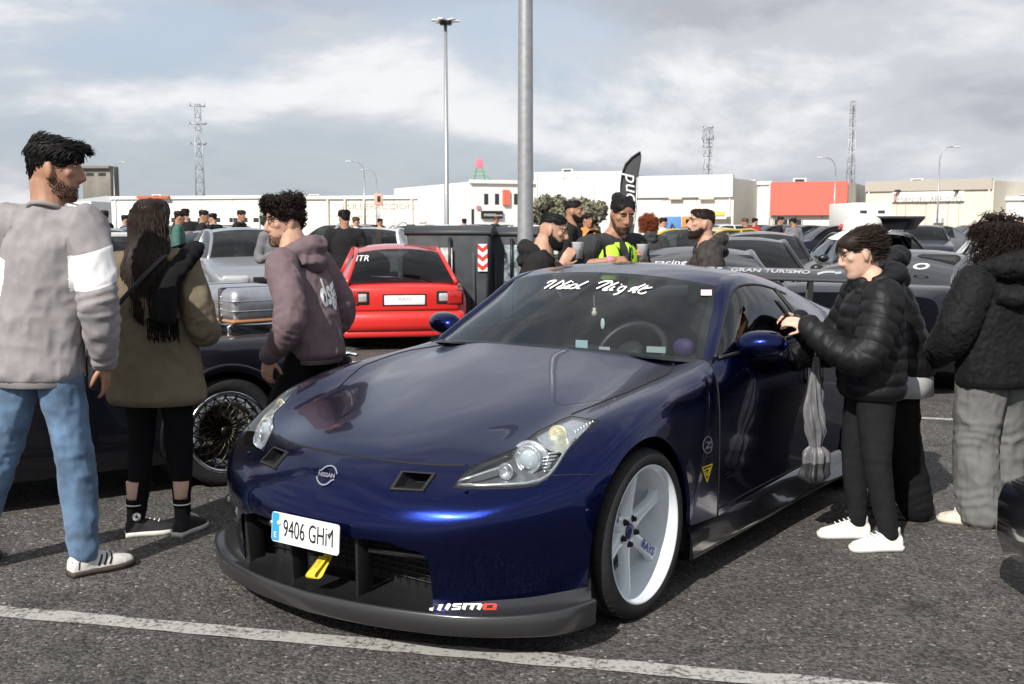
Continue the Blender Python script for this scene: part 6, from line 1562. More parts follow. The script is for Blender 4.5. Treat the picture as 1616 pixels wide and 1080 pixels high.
def car(name, label, loc, psi, paint, L=4.2, W=1.72, H=1.42, wb=2.55, fo=.85, zb=.2, hood=.78, cowl=.92, deck=.95, belt=.90, ws=(.55, 1.25), rs=(2.3, 3.1), roofw=.56, beltw=.80, wheel_r=.31, detail=2, group=None, est=False, glassmat=None, cat='car', taildrop=0.0, nose=.62, open_top=False, wheelkw=None):
    """+x car's left, +y rear, origin under the front axle. ws: windscreen base/top y; rs: rear window top/base y"""
    t = thing(name, label, cat, loc, -R(psi), group); w = W / 2; y0 = -fo; y1 = L - fo; GM = glassmat or CGL
    def top(y): return np.interp(y, [y0, y0 + .12, y0 + .35, ws[0], rs[1], y1 - .12, y1], [nose, nose + .06, hood - .02, cowl, deck, deck - .03 - taildrop, deck - .08 - taildrop])
    ys = np.unique(np.r_[y0, y0 + .04, y0 + .12, y0 + .3, np.linspace(y0 + .5, y1 - .5, 22), y1 - .3, y1 - .12, y1 - .04, y1])
    rows_ = []
    for y in ys:
        e0 = min(1, (y - y0) / .45); e1 = min(1, (y1 - y) / .40); k = (.70 + .30 * (1 - (1 - e0) ** 2.2)) * (.78 + .22 * (1 - (1 - e1) ** 2.4)); ww = w * k; zt = top(y); zl = zb + .05 * (1 - e0) + .04 * (1 - e1); sh = min(zt - .03, belt - .08 + .0 * y)
        rows_.append([(ww * .955, y, zl), (ww * .985, y, zl + .10), (ww, y, zl + (sh - zl) * .55), (ww * .985, y, sh), (ww * .90, y, zt - .012), (ww * .6, y, zt + .012), (0, y, zt + .022)])
    nu, nv = (150, 34) if detail > 1 else (44, 14)
    G = np.asarray(rows_); un = np.linspace(y0, y1, nu); A = np.stack([nspline(ys, G[:, j], un) for j in range(7)], 1); vv = np.linspace(0, 1, nv); kn = np.array([0, .12, .34, .60, .74, .88, 1.0])
    P = np.stack([nspline(kn, A[i], vv) for i in range(nu)], 0)
    Pf = np.concatenate([P, (P * np.array([-1, 1, 1]))[:, ::-1][:, 1:]], 1); mb = MB(); mb.grid(Pf)
    for i in (0, -1):
        ring = [tuple(q) for q in Pf[i]]; mb.add(ring, [tuple(range(len(ring)))])
    me = mb.mesh('body'); b_ = bmesh.new(); b_.from_mesh(me); ar = wheel_r + (.055 if detail > 1 else .05); stp = (y1 - y0) / nu
    if detail > 0:
        for yc in (0, wb):
            for v in b_.verts:
                d = math.hypot(v.co.y - yc, v.co.z - wheel_r)
                if abs(v.co.x) > w * .6 and abs(d - ar) < stp * .55 and d > 0: q = ar / d; v.co.y = yc + (v.co.y - yc) * q; v.co.z = wheel_r + (v.co.z - wheel_r) * q
            kill = [f for f in b_.faces if len(f.verts) == 4 and abs(f.calc_center_median().x) > w * .6 and math.hypot(f.calc_center_median().y - yc, f.calc_center_median().z - wheel_r) < ar - .002]
            bmesh.ops.delete(b_, geom=kill, context='FACES')
    b_.to_mesh(me); b_.free(); body = obj('body', me, paint, t)
    for sgn in (1, -1):
        for yc in (0, wb):
            simple_wheel(t, (sgn * (w - .012), yc, wheel_r), sgn, wheel_r, detail=detail > 1, **(wheelkw or {}))
            mb = MB(); mb.lathe([(ar + .01, -.01), (ar + .01, -.35), (0, -.35)], 20, Matrix.Translation(V((sgn * (w - .03), yc, wheel_r))) @ Matrix.Rotation(R(90) * sgn, 4, 'Y')); mb.build('wheel_well', GAP, t)
    if detail > 0:
        for sgn in (1, -1):
            for yc in (0, wb):
                pts = []
                for th in np.linspace(R(-14), R(194), 30):
                    y_, z_ = yc - (ar + .004) * math.cos(th), wheel_r + (ar + .004) * math.sin(th); k_ = int(np.clip(round((y_ - y0) / (y1 - y0) * (nu - 1)), 0, nu - 1)); pts.append((sgn * float(np.interp(z_, P[k_, :nv * 3 // 4, 2], P[k_, :nv * 3 // 4, 0])), y_, z_))
                mb = MB(); mb.tube(pts, (.030, .022), 8, up=(0, 0, -1)); mb.build('arch_lip', paint, t)
    mb = MB(); mb.box((0, (y0 + y1) / 2, zb + .02), (W * .85, L * .9, .06)); mb.build('underside', GAP, t)
    if not open_top:
        rf = H
        def arc(y, zc, wv, n=13, dz=.05): return [(wv * math.sin(a), y, zc - dz * (abs(math.sin(a)) ** 2.2)) for a in np.linspace(-math.pi / 2, math.pi / 2, n)]
        zt0, zt1 = rf - .035, rf - (.02 if est else .05)
        S = [arc(ws[0], cowl + .005, beltw * .93, dz=.03), arc(ws[1], zt0, roofw, dz=.05), arc((ws[1] + rs[0]) / 2, rf, roofw * 1.02, dz=.06), arc(rs[0], zt1, roofw, dz=.055), arc(rs[1], deck + .005, beltw * .90, dz=.02)]
        def skin(a, b, n, mat, nm, curved=0.0, inset=0.0):
            A_, B_ = np.array(a), np.array(b); mb = MB(); G_ = []
            for q in np.linspace(0, 1, n): r_ = A_ * (1 - q) + B_ * q; r_[:, 2] += curved * math.sin(math.pi * q); G_.append(r_)
            G_ = np.array(G_); mb.grid(G_[:, inset:G_.shape[1] - inset] if inset else G_); return mb.build(nm, mat, t)
        skin(S[0], S[1], 8, GM, 'windscreen', .03, 0); skin(S[3], S[4], 8, GM, 'rear_window', .03, 0)
        mb = MB(); mb.grid(np.array([np.array(nspline(np.array([0, .5, 1.0]), np.array([S[1], S[2], S[3]]).reshape(3, -1), np.array([q]))).reshape(-1, 3) for q in np.linspace(0, 1, 9)])); roof = mb.build('roof', paint, t)
        for sgn in (1, -1):
            e = 0 if sgn < 0 else -1
            lo = [V(S[0][e]), V((sgn * beltw, ws[0] + .25, belt + .0)), V((sgn * beltw, (ws[1] + rs[0]) / 2, belt + .01)), V((sgn * beltw, rs[0] + .1, belt + .02)), V(S[4][e])]
            up = [V(S[0][e]).lerp(V(S[1][e]), .02), V(S[0][e]).lerp(V(S[1][e]), .55), V(S[2][e]), V(S[3][e]), V(S[3][e]).lerp(V(S[4][e]), .97)]
            mid = (ws[1] + rs[0]) / 2
            mb = MB(); mb.add([lo[0], lo[1], lo[2], V((up[2].x, mid - .03, up[2].z)), V(S[1][e]), up[1]], [(0, 1, 2, 3, 4, 5)], 0, False); mb.build('side_window', GM, t)
            mb = MB(); mb.add([lo[2] + V((0, .06, 0)), lo[3], lo[4], up[4], up[3], V((up[2].x, mid + .05, up[2].z))], [(0, 1, 2, 3, 4, 5)], 0, False); mb.build('side_window', GM, t)
            mb = MB(); o_ = V((sgn * .006, 0, 0)); mb.add([lo[3] + o_ + V((0, -.10, 0)), lo[4] + o_, up[4] + o_, up[3] + o_ + V((0, -.02, 0))], [(0, 1, 2, 3)], 0, False); mb.build('rear_pillar_panel', paint, t)
            for path, rad in (([S[0][e], S[1][e], S[2][e], S[3][e], S[4][e]], .028), ([lo[2] + V((0, .03, 0)), V((up[2].x, mid + .01, up[2].z))], .03)):
                mb = MB(); mb.tube(curve([tuple(p) for p in path], 22) if len(path) > 2 else path, rad, 8); mb.build('pillar', paint, t)
        mb = MB(); mb.add([(-beltw, ws[0], belt - .03), (beltw, ws[0], belt - .03), (beltw, rs[1], belt - .03), (-beltw, rs[1], belt - .03)], [(0, 1, 2, 3)], 0, False); mb.build('cabin', DIN, t)
        if detail > 0:
            for sgn in (1, -1):
                mb = MB(); mb.sphere((sgn * (w + .07), ws[0] + .42, belt + .04), (.09, .06, .065), 12, 8); mb.build('door_mirror', paint, t)
                for yq in (1.35, 1.75):
                    mb = MB(); mb.box((sgn * .34, yq + .35, belt + .10), (.42, .12, .45)); bevel(mb.build('seat', DIN, t), .05)
    return t, dict(y0=y0, y1=y1, w=w, body=body)
def slab(parent, name, mat, c, d, bev=.01, rz=0.0):
    mb = MB(); mb.box(c, d, rz=rz); o = mb.build(name, mat, parent); bevel(o, bev, 2); return o
def plate_text(parent, s, c, back=True, w=.52):
    o = slab(parent, 'number_plate', PLW, c, (w, .012, .11), .004)
    y = c[1] + (.008 if back else -.008)
    if s: text_on('plate_number', s, (c[0], y, c[2]), (-1 if back else 1, 0, 0), (0, 0, 1), PLK, o, .085)
    return o

# black roadster with the suitcase
BLKP = carpaint('black_paint', (.004, .0045, .008), .2, .25, coat=.7)
rd, ri = car('roadster', 'black open roadster with gold mesh wheels and chrome luggage rack', (-3.97, 5.60), 55, BLKP, 3.98, 1.68, 1.22, 2.28, .82, .17, .72, .84, .84, .80, wheel_r=.315, open_top=True, nose=.55, wheelkw=dict(mesh=True, rim=.74), taildrop=.06)
TAN = pbr('tan_leather', (.42, .29, .21), .6)
mb = MB(); mb.add([(-.62, .95, .86), (.62, .95, .86), (.62, 2.0, .865), (-.62, 2.0, .865)], [(0, 1, 2, 3)], 0, False); mb.build('cockpit_opening', DIN, rd)
for sx in (1, -1): 
    mb = MB(); mb.sphere((sx * .33, 1.62, .88), (.22, .12, .24), 16, 10); mb.build('seat', TAN, rd)
mb = MB(); mb.sphere((0, 2.08, .855), (.60, .20, .06), 24, 10); mb.build('folded_top', TAN, rd)
mb = MB(); mb.grid(np.array([[(x, .62 + .12 * abs(x), .855) for x in np.linspace(-.62, .62, 9)], [(x * .9, .98 + .10 * abs(x), 1.18) for x in np.linspace(-.62, .62, 9)]])); mb.build('windscreen', GLS, rd)
for px_ in ((-.45, .45),):
    for sx in px_:
        mb = MB(); mb.tube(curve([(sx, 2.46, .82), (sx, 2.44, .88), (sx, 2.52, .893), (sx, 2.95, .89), (sx, 3.02, .875), (sx, 3.02, .80)], 24), .011, 8); mb.build('rack_rail', CHR, rd)
for y in (2.55, 2.66, 2.78, 2.90):
    mb = MB(); mb.tube([(-.45, y, .893), (.45, y, .893)], .008, 8); mb.build('rack_bar', CHR, rd)
mb = MB(); mb.tube([(-.80, 3.12, .70), (.80, 3.12, .70)], .012, 6); mb.build('trim_line', CHR, rd)
SC = pbr('dull_aluminium', (.46, .47, .50), .34, .85, noise=(14, .12))
su = thing('suitcase', 'silver aluminium suitcase with black strap lying on the luggage rack', 'suitcase', V((-3.97, 5.60, 0)) + Matrix.Rotation(-R(55), 3, 'Z') @ V((.05, 2.66, .900)), -R(55) + R(6))
slab(su, 'shell', SC, (0, 0, .105), (.84, .50, .21), .05)
for k in range(2): slab(su, 'shell_rib', SC, (0, 0, .075 + .06 * k), (.845, .505, .008), .003)
slab(su, 'edge_frame', pbr('worn_tan_edge', (.33, .16, .07), .6), (0, 0, .012), (.83, .49, .022), .01)
for x in (-.2, .24): slab(su, 'strap', STR, (x, 0, .105), (.045, .512, .218), .05)
for x in (-.2, .24):
    for k in range(4):
        mb = MB(); mb.sphere((x + .035, -.256, 0.045 + k * .038), .006, 8, 6); mb.build('rivet', CHR, su)

# red hatchback, rear view
REDP = carpaint('red_paint', (.58, .018, .014), .0, .4, 0, .06)
cv, ci = car('hatchback', 'red three-door hatchback parked with its rear window and blank plate showing', (-1.86, 16.25), 170, REDP, 4.07, 1.69, 1.24, 2.57, .80, .16, .70, .80, .80, .78, ws=(.5, 1.35), rs=(2.62, 3.16), roofw=.56, beltw=.79, wheel_r=.30)
cv.scale = (.92, 1, 1); yb = ci['y1']
slab(cv, 'rear_bumper', REDP, (0, yb + .03, .35), (1.60, .16, .25), .075); slab(cv, 'bumper_lip', REDP, (0, yb + .01, .205), (1.52, .12, .09), .03)
slab(cv, 'tailgate', REDP, (0, yb - .0, .61), (1.46, .09, .30), .04)
mb = MB(); mb.tube([(-.72, yb + .043, .475), (.72, yb + .043, .475)], .004, 6); mb.build('tailgate_gap', GAP, cv)
for sx in (1, -1):
    slab(cv, 'tail_lamp', REDL, (sx * .665, yb + .018, .625), (.20, .10, .155), .02); slab(cv, 'reverse_lamp', CLRL, (sx * .525, yb + .045, .63), (.13, .03, .10), .015); slab(cv, 'lamp_surround', GAP, (sx * .60, yb + .025, .625), (.36, .05, .175), .02)
pl = plate_text(cv, '', (-.02, yb + .052, .60)); pl.scale = (1, 1, 1)
text_on('plate_print', 'PUNTO', (-.02, yb + .060, .61), (-1, 0, 0), (0, 0, 1), pbr('grey_print', (.25, .25, .25), .6), cv, .05, shear=.2)
slab(cv, 'plate_recess', GAP, (-.02, yb + .036, .60), (.58, .02, .16), .01)
mb = MB(); mb.tube([(.02, yb - .07, .845), (.12, yb - .10, .865), (.40, yb - .11, .87)], .012, 6); mb.build('rear_wiper', BLK, cv)
slab(cv, 'exhaust', ALU, (.42, yb - .05, .24), (.09, .2, .07), .03)
mb = MB(); mb.sphere((.30, 2.25, .95), (.22, .10, .20), 14, 10); mb.build('seat_back', DIN, cv)
text_on('window_sticker', 'ITR', (.50, yb - .36, 1.08), (-1, 0, 0), (0, -.55, .8), VINYL, cv, .12, shear=.3)

# silver saloon, front view
SILP = carpaint('silver_paint', (.36, .37, .39), .7, .38)
st_, si = car('saloon_car', 'silver saloon facing the aisle with a full front number plate', (-3.95, 17.4), -24, SILP, 4.44, 1.74, 1.43, 2.51, .95, .2, .82, .95, 1.02, .92, ws=(.45, 1.15), rs=(2.2, 2.9), roofw=.58, beltw=.80, wheel_r=.315)
yf = si['y0']
slab(st_, 'front_bumper', SILP, (0, yf - .01, .40), (1.56, .16, .26), .06); slab(st_, 'air_intake', GAP, (0, yf - .085, .30), (1.1, .05, .10), .02)
for sx in (1, -1):
    slab(st_, 'headlamp', CLRL, (sx * .56, yf + .06, .655), (.40, .14, .15), .04, rz=sx * .22); slab(st_, 'grille', GAP, (sx * .19, yf - .03, .655), (.26, .06, .10), .015)
slab(st_, 'badge', CHR, (0, yf - .045, .655), (.12, .05, .11), .03)
plate_text(st_, '1255 BNX', (0, yf - .10, .50), False)
slab(st_, 'country_strip', pbr('eu_blue', (0, 0, 0)), (-.235, yf - .1065, .50), (.05, .004, .108), .001)
# grey coupe, rear
GRYP = carpaint('grey_paint', (.17, .18, .19), .6, .35)
au, ai = car('coupe_car', 'grey coupe seen from its tail beside the silver saloon', (-5.75, 24.0), 186, GRYP, 4.6, 1.85, 1.37, 2.75, .9, .2, .80, .93, .98, .90, ws=(.6, 1.4), rs=(2.4, 3.3), roofw=.56, beltw=.82, wheel_r=.33)
ya = ai['y1']
slab(au, 'rear_bumper', GRYP, (0, ya + .0, .42), (1.66, .16, .26), .05); plate_text(au, '', (0, ya + .04, .78))
for sx in (1, -1): slab(au, 'tail_lamp', REDL, (sx * .68, ya - .03, .80), (.34, .12, .11), .03)
# white estate
WHTP = carpaint('white_paint', (.72, .73, .73), .0, .4)
es, ei = car('estate_car', 'white estate car with roof rails behind the red hatchback', (-2.55, 23.6), 183, WHTP, 4.7, 1.82, 1.42, 2.8, .9, .2, .82, .95, 1.0, .92, ws=(.5, 1.3), rs=(3.15, 3.65), roofw=.60, beltw=.82, wheel_r=.33, est=True)
for sx in (1, -1):
    mb = MB(); mb.tube(curve([(sx * .55, 1.5, 1.40), (sx * .57, 1.7, 1.45), (sx * .57, 2.9, 1.45), (sx * .56, 3.1, 1.40)], 16), .015, 6); mb.build('roof_rail', CHR, es)
# blue-grey people carrier behind the two people on the left
BLUP = carpaint('slate_blue_paint', (.045, .065, .10), .6, .35)
mv, mi_ = car('hatchback', 'slate blue car with white lettering across its screen behind the grey sweatshirt man', (-4.62, 12.3), -30, BLUP, 4.2, 1.75, 1.47, 2.6, .85, .2, .84, .97, 1.05, .93, ws=(.4, 1.0), rs=(2.6, 3.2), roofw=.60, beltw=.81, wheel_r=.32)
slab(mv, 'sun_strip', VINYL, (0, .80, 1.37), (1.0, .01, .05), .002)
# car boots and noses to the right of the blue coupe
NAVY = carpaint('navy_paint', (.006, .009, .022), .5, .3, coat=.6); DGR = carpaint('dark_grey_paint', (.022, .024, .027), .6, .35, coat=.6); YELP = carpaint('yellow_paint', (.62, .42, .015), 0, .4)
ca, cai = car('coupe_car', 'navy coupe with white script sticker on its rear window behind the smiling man', (2.12, 13.3), 186, NAVY, 4.2, 1.72, 1.26, 2.5, .85, .2, .74, .88, .92, .86, ws=(.6, 1.35), rs=(2.1, 3.0), roofw=.55, beltw=.78, detail=1)
text_on('window_sticker', 'racing', (.32, 2.62, 1.125), (-1, 0, 0), (0, -.7, .35), VINYL, ca, .13, shear=.3)
cb, _ = car('saloon_car', 'dark grey saloon nose-on behind the smiling man', (3.0, 13.9), 8, DGR, 4.3, 1.75, 1.31, 2.55, .9, .18, .76, .88, .93, .86, detail=1)
cc_, cci = car('coupe_car', 'black coupe with a round white sticker on its rear window beside the wing', (5.05, 12.6), 215, BLKP, 4.3, 1.78, 1.24, 2.55, .85, .2, .76, .9, .95, .88, ws=(.6, 1.35), rs=(2.1, 3.1), roofw=.55, beltw=.8, detail=1)
text_on('window_sticker', 'o', (-.35, 2.72, 1.12), (-1, 0, 0), (0, -.75, .3), VINYL, cc_, .30)
cd_, _ = car('estate_car', 'dark estate parked further behind the black coupe', (3.9, 17.0), 10, DGR, 4.5, 1.78, 1.36, 2.65, .9, .18, .80, .92, .98, .9, rs=(3.0, 3.5), est=True, detail=1)
ce, cei = car('hatchback', 'dark car with its tailgate raised behind the white-capped person', (6.7, 22.3), 184, DGR, 4.1, 1.74, 1.36, 2.55, .85, .2, .8, .94, .95, .9, rs=(2.7, 3.2), detail=1)
mb = MB(); mb.add([(-.62, 2.6, 1.40), (.62, 2.6, 1.40), (.58, 3.35, 1.60), (-.58, 3.35, 1.60)], [(0, 1, 2, 3)], 0, False); solidify(mb.build('raised_tailgate', DGR, ce), .04, 0)
cw, _ = car('hatchback', 'white hatchback half hidden beside the fur coat', (6.35, 12.0), 8, WHTP, 4.1, 1.74, 1.40, 2.55, .85, .2, .8, .94, .98, .9, rs=(2.8, 3.3), detail=1)
cy, _ = car('hatchback', 'yellow hatchback behind the red-haired woman', (2.35, 18.6), 40, YELP, 3.9, 1.66, 1.43, 2.45, .8, .2, .82, .95, 1.0, .92, rs=(2.7, 3.1), detail=1)
# neighbour car at the right edge, parked beside the blue coupe
nb_, nbi = car('parked_car', 'black car whose front corner and dark headlamp show past the fur coat woman', (3.03, 3.60), 88, carpaint('deep_black_paint', (.003, .003, .0035), .0, .3), 4.3, 1.78, 1.42, 2.6, .93, .14, .80, .95, 1.0, .9, nose=.60, wheel_r=.33)
slab(nb_, 'front_bumper', pbr('gloss_black', (0, 0, 0)), (0, nbi['y0'] - .02, .34), (1.66, .24, .34), .10)
# far rows of parked cars
far_p = [WHTP, SILP, DGR, GRYP, BLUP, REDP, NAVY]
base_far, _ = car('parked_car', 'x', (0, 0), 0, WHTP, 4.2, 1.74, 1.43, 2.55, .88, .2, .82, .95, 1.0, .92, rs=(2.7, 3.2), detail=0, group='cars parked in the far rows')
def recolor(o, mat, old):
    for ch in o.children_recursive:
        for i_, sl in enumerate(ch.material_slots):
            if sl.material == old: sl.link = 'OBJECT'; sl.material = mat
FAR = [(580, 50, 0, 70), (614, 52, 1, 80), (642, 50, 0, 95), (672, 54, 1, 85), (700, 60, 2, 75), (730, 48, 2, 5), (762, 46, 0, 80), (788, 50, 3, 10), (545, 46, 1, 5), (520, 55, 2, 80), (470, 50, 3, 85),
       (1160, 42, 6, 80), (1205, 38, 2, 60), (1240, 36, 6, 85), (1275, 48, 1, 80), (1308, 50, 0, 85), (1335, 46, 2, 80), (1375, 40, 3, 85), (1455, 34, 6, 20), (1478, 46, 1, 80), (1575, 44, 2, 75), (1600, 40, 3, 60), (1128, 55, 3, 75), (1090, 50, 0, 60), (240, 38, 1, 80), (200, 42, 3, 85), (285, 44, 2, 80)]
def where_far(px_):
    for lim, w_ in ((230, 'by the concrete silo'), (330, 'under the lattice pylon'), (500, 'at the end of the white warehouse'), (560, 'under the faded lettering'), (600, 'below the pair of curved lamps'), (655, 'beside the concrete gate post'), (690, 'behind the concrete gate post'), (720, 'at the foot of the floodlight mast'), (750, 'below the brown gable'), (800, 'under the office block shop sign'), (1110, 'by the display stand'), (1150, 'below the yellow sign'), (1212, 'before the plain white hall'), (1270, 'under the barred windows'), (1320, 'below the red fascia'), (1362, 'beside the white lorry'), (1430, 'left of the name board'), (1520, 'under the name board'), (1590, 'before the end hall')):
        if px_ < lim: return w_
    return 'past the end hall door'
CNAME = ['white', 'silver', 'dark grey', 'mid grey', 'slate blue', 'red', 'navy']
for i_, (px_, D, ci_, ps) in enumerate(FAR):
    o = base_far if i_ == 0 else copy_tree(base_far); o.location = ((px_ - 808) / CAM_F * D * 1.0, D, 0); o.rotation_euler = (0, 0, -R(ps)); o['label'] = 'small distant %s car parked %s%s' % (CNAME[ci_], 'side-on ' if ps > 40 else 'nose-on ', where_far(px_))
    if ci_: recolor(o, far_p[ci_], WHTP)
# yellow-lidded waste containers
DUMP = pbr('container_grey', (.050, .056, .062), .6, 0, 0, .4, (7, .22)); DUMPL = pbr('container_lid', (.035, .039, .043), .55)
def container(label, c, w, d, h, rz):
    t = thing('waste_container', label, 'container', (c[0], c[1], 0), rz)
    mb = MB(); mb.box((0, 0, .16 + (h - .26) / 2), (w * .90, d * .88, h - .26), taper=(1.11, 1.12)); bevel(mb.build('bin_body', DUMP, t), .04, 3)
    mb = MB(); prof = [(-d / 2 - .02, h - .12), (-d / 2 - .02, h - .06), (-d * .3, h), (d * .3, h), (d / 2 + .02, h - .06), (d / 2 + .02, h - .12)]
    vs = [(sx * (w / 2 + .02), y, z) for sx in (-1, 1) for y, z in prof]; n = 6; mb.add(vs, [(i, i + 1, n + i + 1, n + i) for i in range(n - 1)] + [tuple(range(n)), tuple(range(2 * n - 1, n - 1, -1)), (0, n, 2 * n - 1, n - 1)], 0, False); bevel(mb.build('lid', DUMPL, t), .015, 2)
    for x in (-.3, .0, .3): slab(t, 'rib', DUMP, (x * w, -d * .47, h * .45), (.05, .05, h * .6), .015)
    for sx in (-1, 1):
        for sy in (-1, 1): slab(t, 'foot', BLK, (sx * w * .38, sy * d * .36, .09), (.12, .12, .18), .02)
    mb = MB(); mb.tube([(w * .02, -d * .5 - .03, h - .16), (w * .02, -d * .5 - .05, h * .45)], .022, 8); mb.build('pedal_rod', BLK, t)
    return t
k1 = container('dark grey waste container with red and white chevron strip behind the red hatchback', (-.83, 15.6), 1.15, 1.1, 1.47, R(-4))
k2 = container('dark waste container with stained side next to the lamp column', (.02, 15.9), .72, 1.05, 1.45, R(-4))
def chevron(t, x, y, z0, z1, w):
    mb = MB(); mb.box((x, y, (z0 + z1) / 2), (w, .008, z1 - z0)); s0 = mb.build('chevron_strip', VINYL, t); n = 3; hh = (z1 - z0) / n
    for k in range(n):
        mb = MB(); z = z0 + k * hh; yy = y - .006
        mb.add([(x - w / 2, yy, z + hh * .5), (x, yy, z + hh * .05), (x + w / 2, yy, z + hh * .5), (x + w / 2, yy, z + hh), (x, yy, z + hh * .55), (x - w / 2, yy, z + hh)], [(0, 1, 4, 5), (1, 2, 3, 4)], 0, False); mb.build('chevron', RED, s0)
chevron(k1, .47, -.545, .85, 1.22, .13); chevron(k1, -.05, -.60, .75, 1.15, .0) if False else None
slab(k1, 'poster', pbr('torn_poster', (.45, .45, .44), .8, noise=(9, .7)), (-.02, -.585, 1.0), (.16, .01, .34), .002)
slab(k2, 'stain', pbr('blue_white_stain', (.20, .25, .28), .8, noise=(14, .8)), (.05, -.535, .95), (.28, .008, .5), .002)
# ------------------------------------------------------------------ background: halls, masts, trees, crowd
CREAM = pbr('cream_render', (.72, .68, .60), .9, noise=(.25, .06)); WHITEW = pbr('white_render', (.80, .79, .76), .9, noise=(.2, .06)); PALE = pbr('pale_sheet_metal', (.60, .60, .59), .6, .1, noise=(.3, .05)); BEIGE = pbr('beige_block', (.66, .60, .50), .9, noise=(.3, .07))
REDF = pbr('red_fascia', (.74, .13, .09), .6); CONC = pbr('weathered_concrete', (.20, .185, .16), .95, noise=(.35, .35, 8)); DARKW = pbr('dark_window', (.03, .035, .04), .25); SHUT = pbr('roller_shutter', (.64, .64, .63), .6, noise=(.5, .05)); BRWN = pbr('brown_cladding', (.05, .032, .03), .8)
SIGNR = pbr('faded_red_letters', (.50, .22, .20), .8); SIGNK = pbr('dark_letters', (.12, .11, .11), .7); ORNG = pbr('orange_panel', (.60, .24, .05), .7); SKYB = pbr('blue_banner', (.10, .24, .50), .7); BLKS = pbr('black_sign', (.012, .012, .014), .6); GALV = pbr('galvanised_steel', (.36, .37, .38), .45, .6, 0, .5, (12, .12)); GREEN = pbr('green_paint', (.05, .30, .10), .7); PINKS = pbr('pink_sign', (.65, .16, .22), .7); TERR = pbr('terracotta_roof', (.45, .12, .06), .85)
JOINT = pbr('joint_grey', (.42, .40, .37), .9); HALLS = []  # plain grey of the vertical joint strips on the halls
class Hall:
    """a building whose front runs between two picture columns at given depths"""
    def __init__(s, label, p0, d0, p1, d1, ytop, mat, depth=25, name='industrial_hall', base=0.0):
        a = at(p0, 352, d0); b = at(p1, 352, d1); s.a = V((a.x, a.y, 0)); s.b = V((b.x, b.y, 0)); s.u = (s.b - s.a).normalized(); s.n = V((s.u.y, -s.u.x, 0))
        s.L = (s.b - s.a).length; s.h = at(p0, ytop, d0).z; s.p = (p0, d0, p1, d1); s.root = thing(name, label, 'building', s.a, math.atan2(s.u.y, s.u.x)); s.depth = depth
        mb = MB(); mb.box((s.L / 2, depth / 2, s.h / 2 - .2), (s.L, depth, s.h + .4)); mb.build('wall', mat, s.root)
        if name.endswith(('hall', 'warehouse')): HALLS.append((s, max(3, int(s.L / 2.6)), (.3, .72) if 'hall' in name else (.2, .45, .8)))
    def X(s, px):
        r = ray(px, 352); o = V((0, 0, 0)); d = V((r.x, r.y, 0)); # intersect with front line
        den = d.x * s.u.y - d.y * s.u.x; t = (s.a.x * s.u.y - s.a.y * s.u.x) / den; P = d * t; return (P - s.a).dot(s.u)
    def Z(s, px, py):
        x = s.X(px); P = s.a + s.u * x; return at(px, py, P.y).z
    def rect(s, name, mat, px0, px1, py0, py1, proud=.06, parent=None):
        x0, x1 = s.X(px0), s.X(px1); z1, z0 = s.Z(px0, py0), s.Z(px0, py1); z0 = max(z0, 0.02)
        mb = MB(); mb.box(((x0 + x1) / 2, -proud / 2 + .02, (z0 + z1) / 2), (abs(x1 - x0), proud + .04, z1 - z0)); return mb.build(name, mat, parent or s.root)
    def joints(s, n, mat, z0=0.02, z1=None):
        for k in range(1, n):
            x = s.L * k / n; mb = MB(); mb.box((x, -.012, ((z1 or s.h) + z0) / 2), (.05, .05, (z1 or s.h) - z0)); mb.build('panel_joint', mat, s.root)
    def roof_unit(s, fx, w=1.6, h=.8):
        mb = MB(); mb.box((s.L * fx, 3.0, s.h + h / 2), (w, 1.4, h)); o = mb.build('roof_unit', PALE, s.root)
        mb = MB(); mb.box((s.L * fx, 2.28, s.h + h * .5), (w * .7, .05, h * .55)); mb.build('vent_grille', DARKW, o)
    def pipe(s, fx):
        mb = MB(); mb.tube([(s.L * fx, -.09, .1), (s.L * fx, -.09, s.h - .1)], .06, 6); mb.build('downpipe', PALE, s.root)
    def text(s, txt, px, py, hpx, mat, sx=1.0, proud=.12, **k):
        x = s.X(px); z = s.Z(px, py); D = (s.a + s.u * x).y; return text_on('sign_lettering', txt, (x, -proud, z), (1, 0, 0), (0, 0, 1), mat, s.root, hpx / CAM_F * D * 1.4, sx=sx, **k)
    def coping(s, mat, hz=.25): 
        mb = MB(); mb.box((s.L / 2, -.04, s.h + .02), (s.L + .1, .3, hz)); mb.build('coping', mat, s.root)
# left group
b = Hall('tall weathered concrete silo block beyond the white wall', 133, 140, 177, 140, 262, CONC, 3, 'concrete_tower'); b.rect('opening', DARKW, 139, 151, 273, 278, .02); b.rect('opening', DARKW, 158, 170, 273, 278, .02); b.rect('ledge', CONC, 133, 177, 262, 266, .5)
b = Hall('small white gabled shed at the foot of the concrete silo', 108, 120, 145, 120, 318, WHITEW, 12, 'white_shed'); mb = MB(); mb.add([(0, -.3, b.h), (b.L, -.3, b.h - .6), (b.L, 12, b.h - .6), (0, 12, b.h + .9)], [(0, 1, 2, 3)], 0, False); mb.build('roof', PALE, b.root)
b = Hall('long low white warehouse with a row of dark windows', 177, 96, 418, 92, 313, WHITEW, 20, 'white_warehouse'); b.coping(WHITEW)
for px_ in (215, 270, 288, 312, 335, 362, 378, 400): b.rect('window', DARKW, px_, px_ + 13, 344, 351, .02)
b.rect('roof_ridge', TERR, 222, 272, 310, 314, .5)
b = Hall('very long pale warehouse wall with faded red lettering', 418, 92, 729, 88, 313, CREAM, 20, 'pale_warehouse'); b.coping(WHITEW); b.text('EXCLUSIVE', 596, 325, 9, pbr('washed_red_letters', (.58, .42, .36), .9), 1.6) if False else None
b.text('PULLEFACCION', 597, 325, 9, pbr('washed_red_letters', (.70, .56, .50), .9), 1.35)
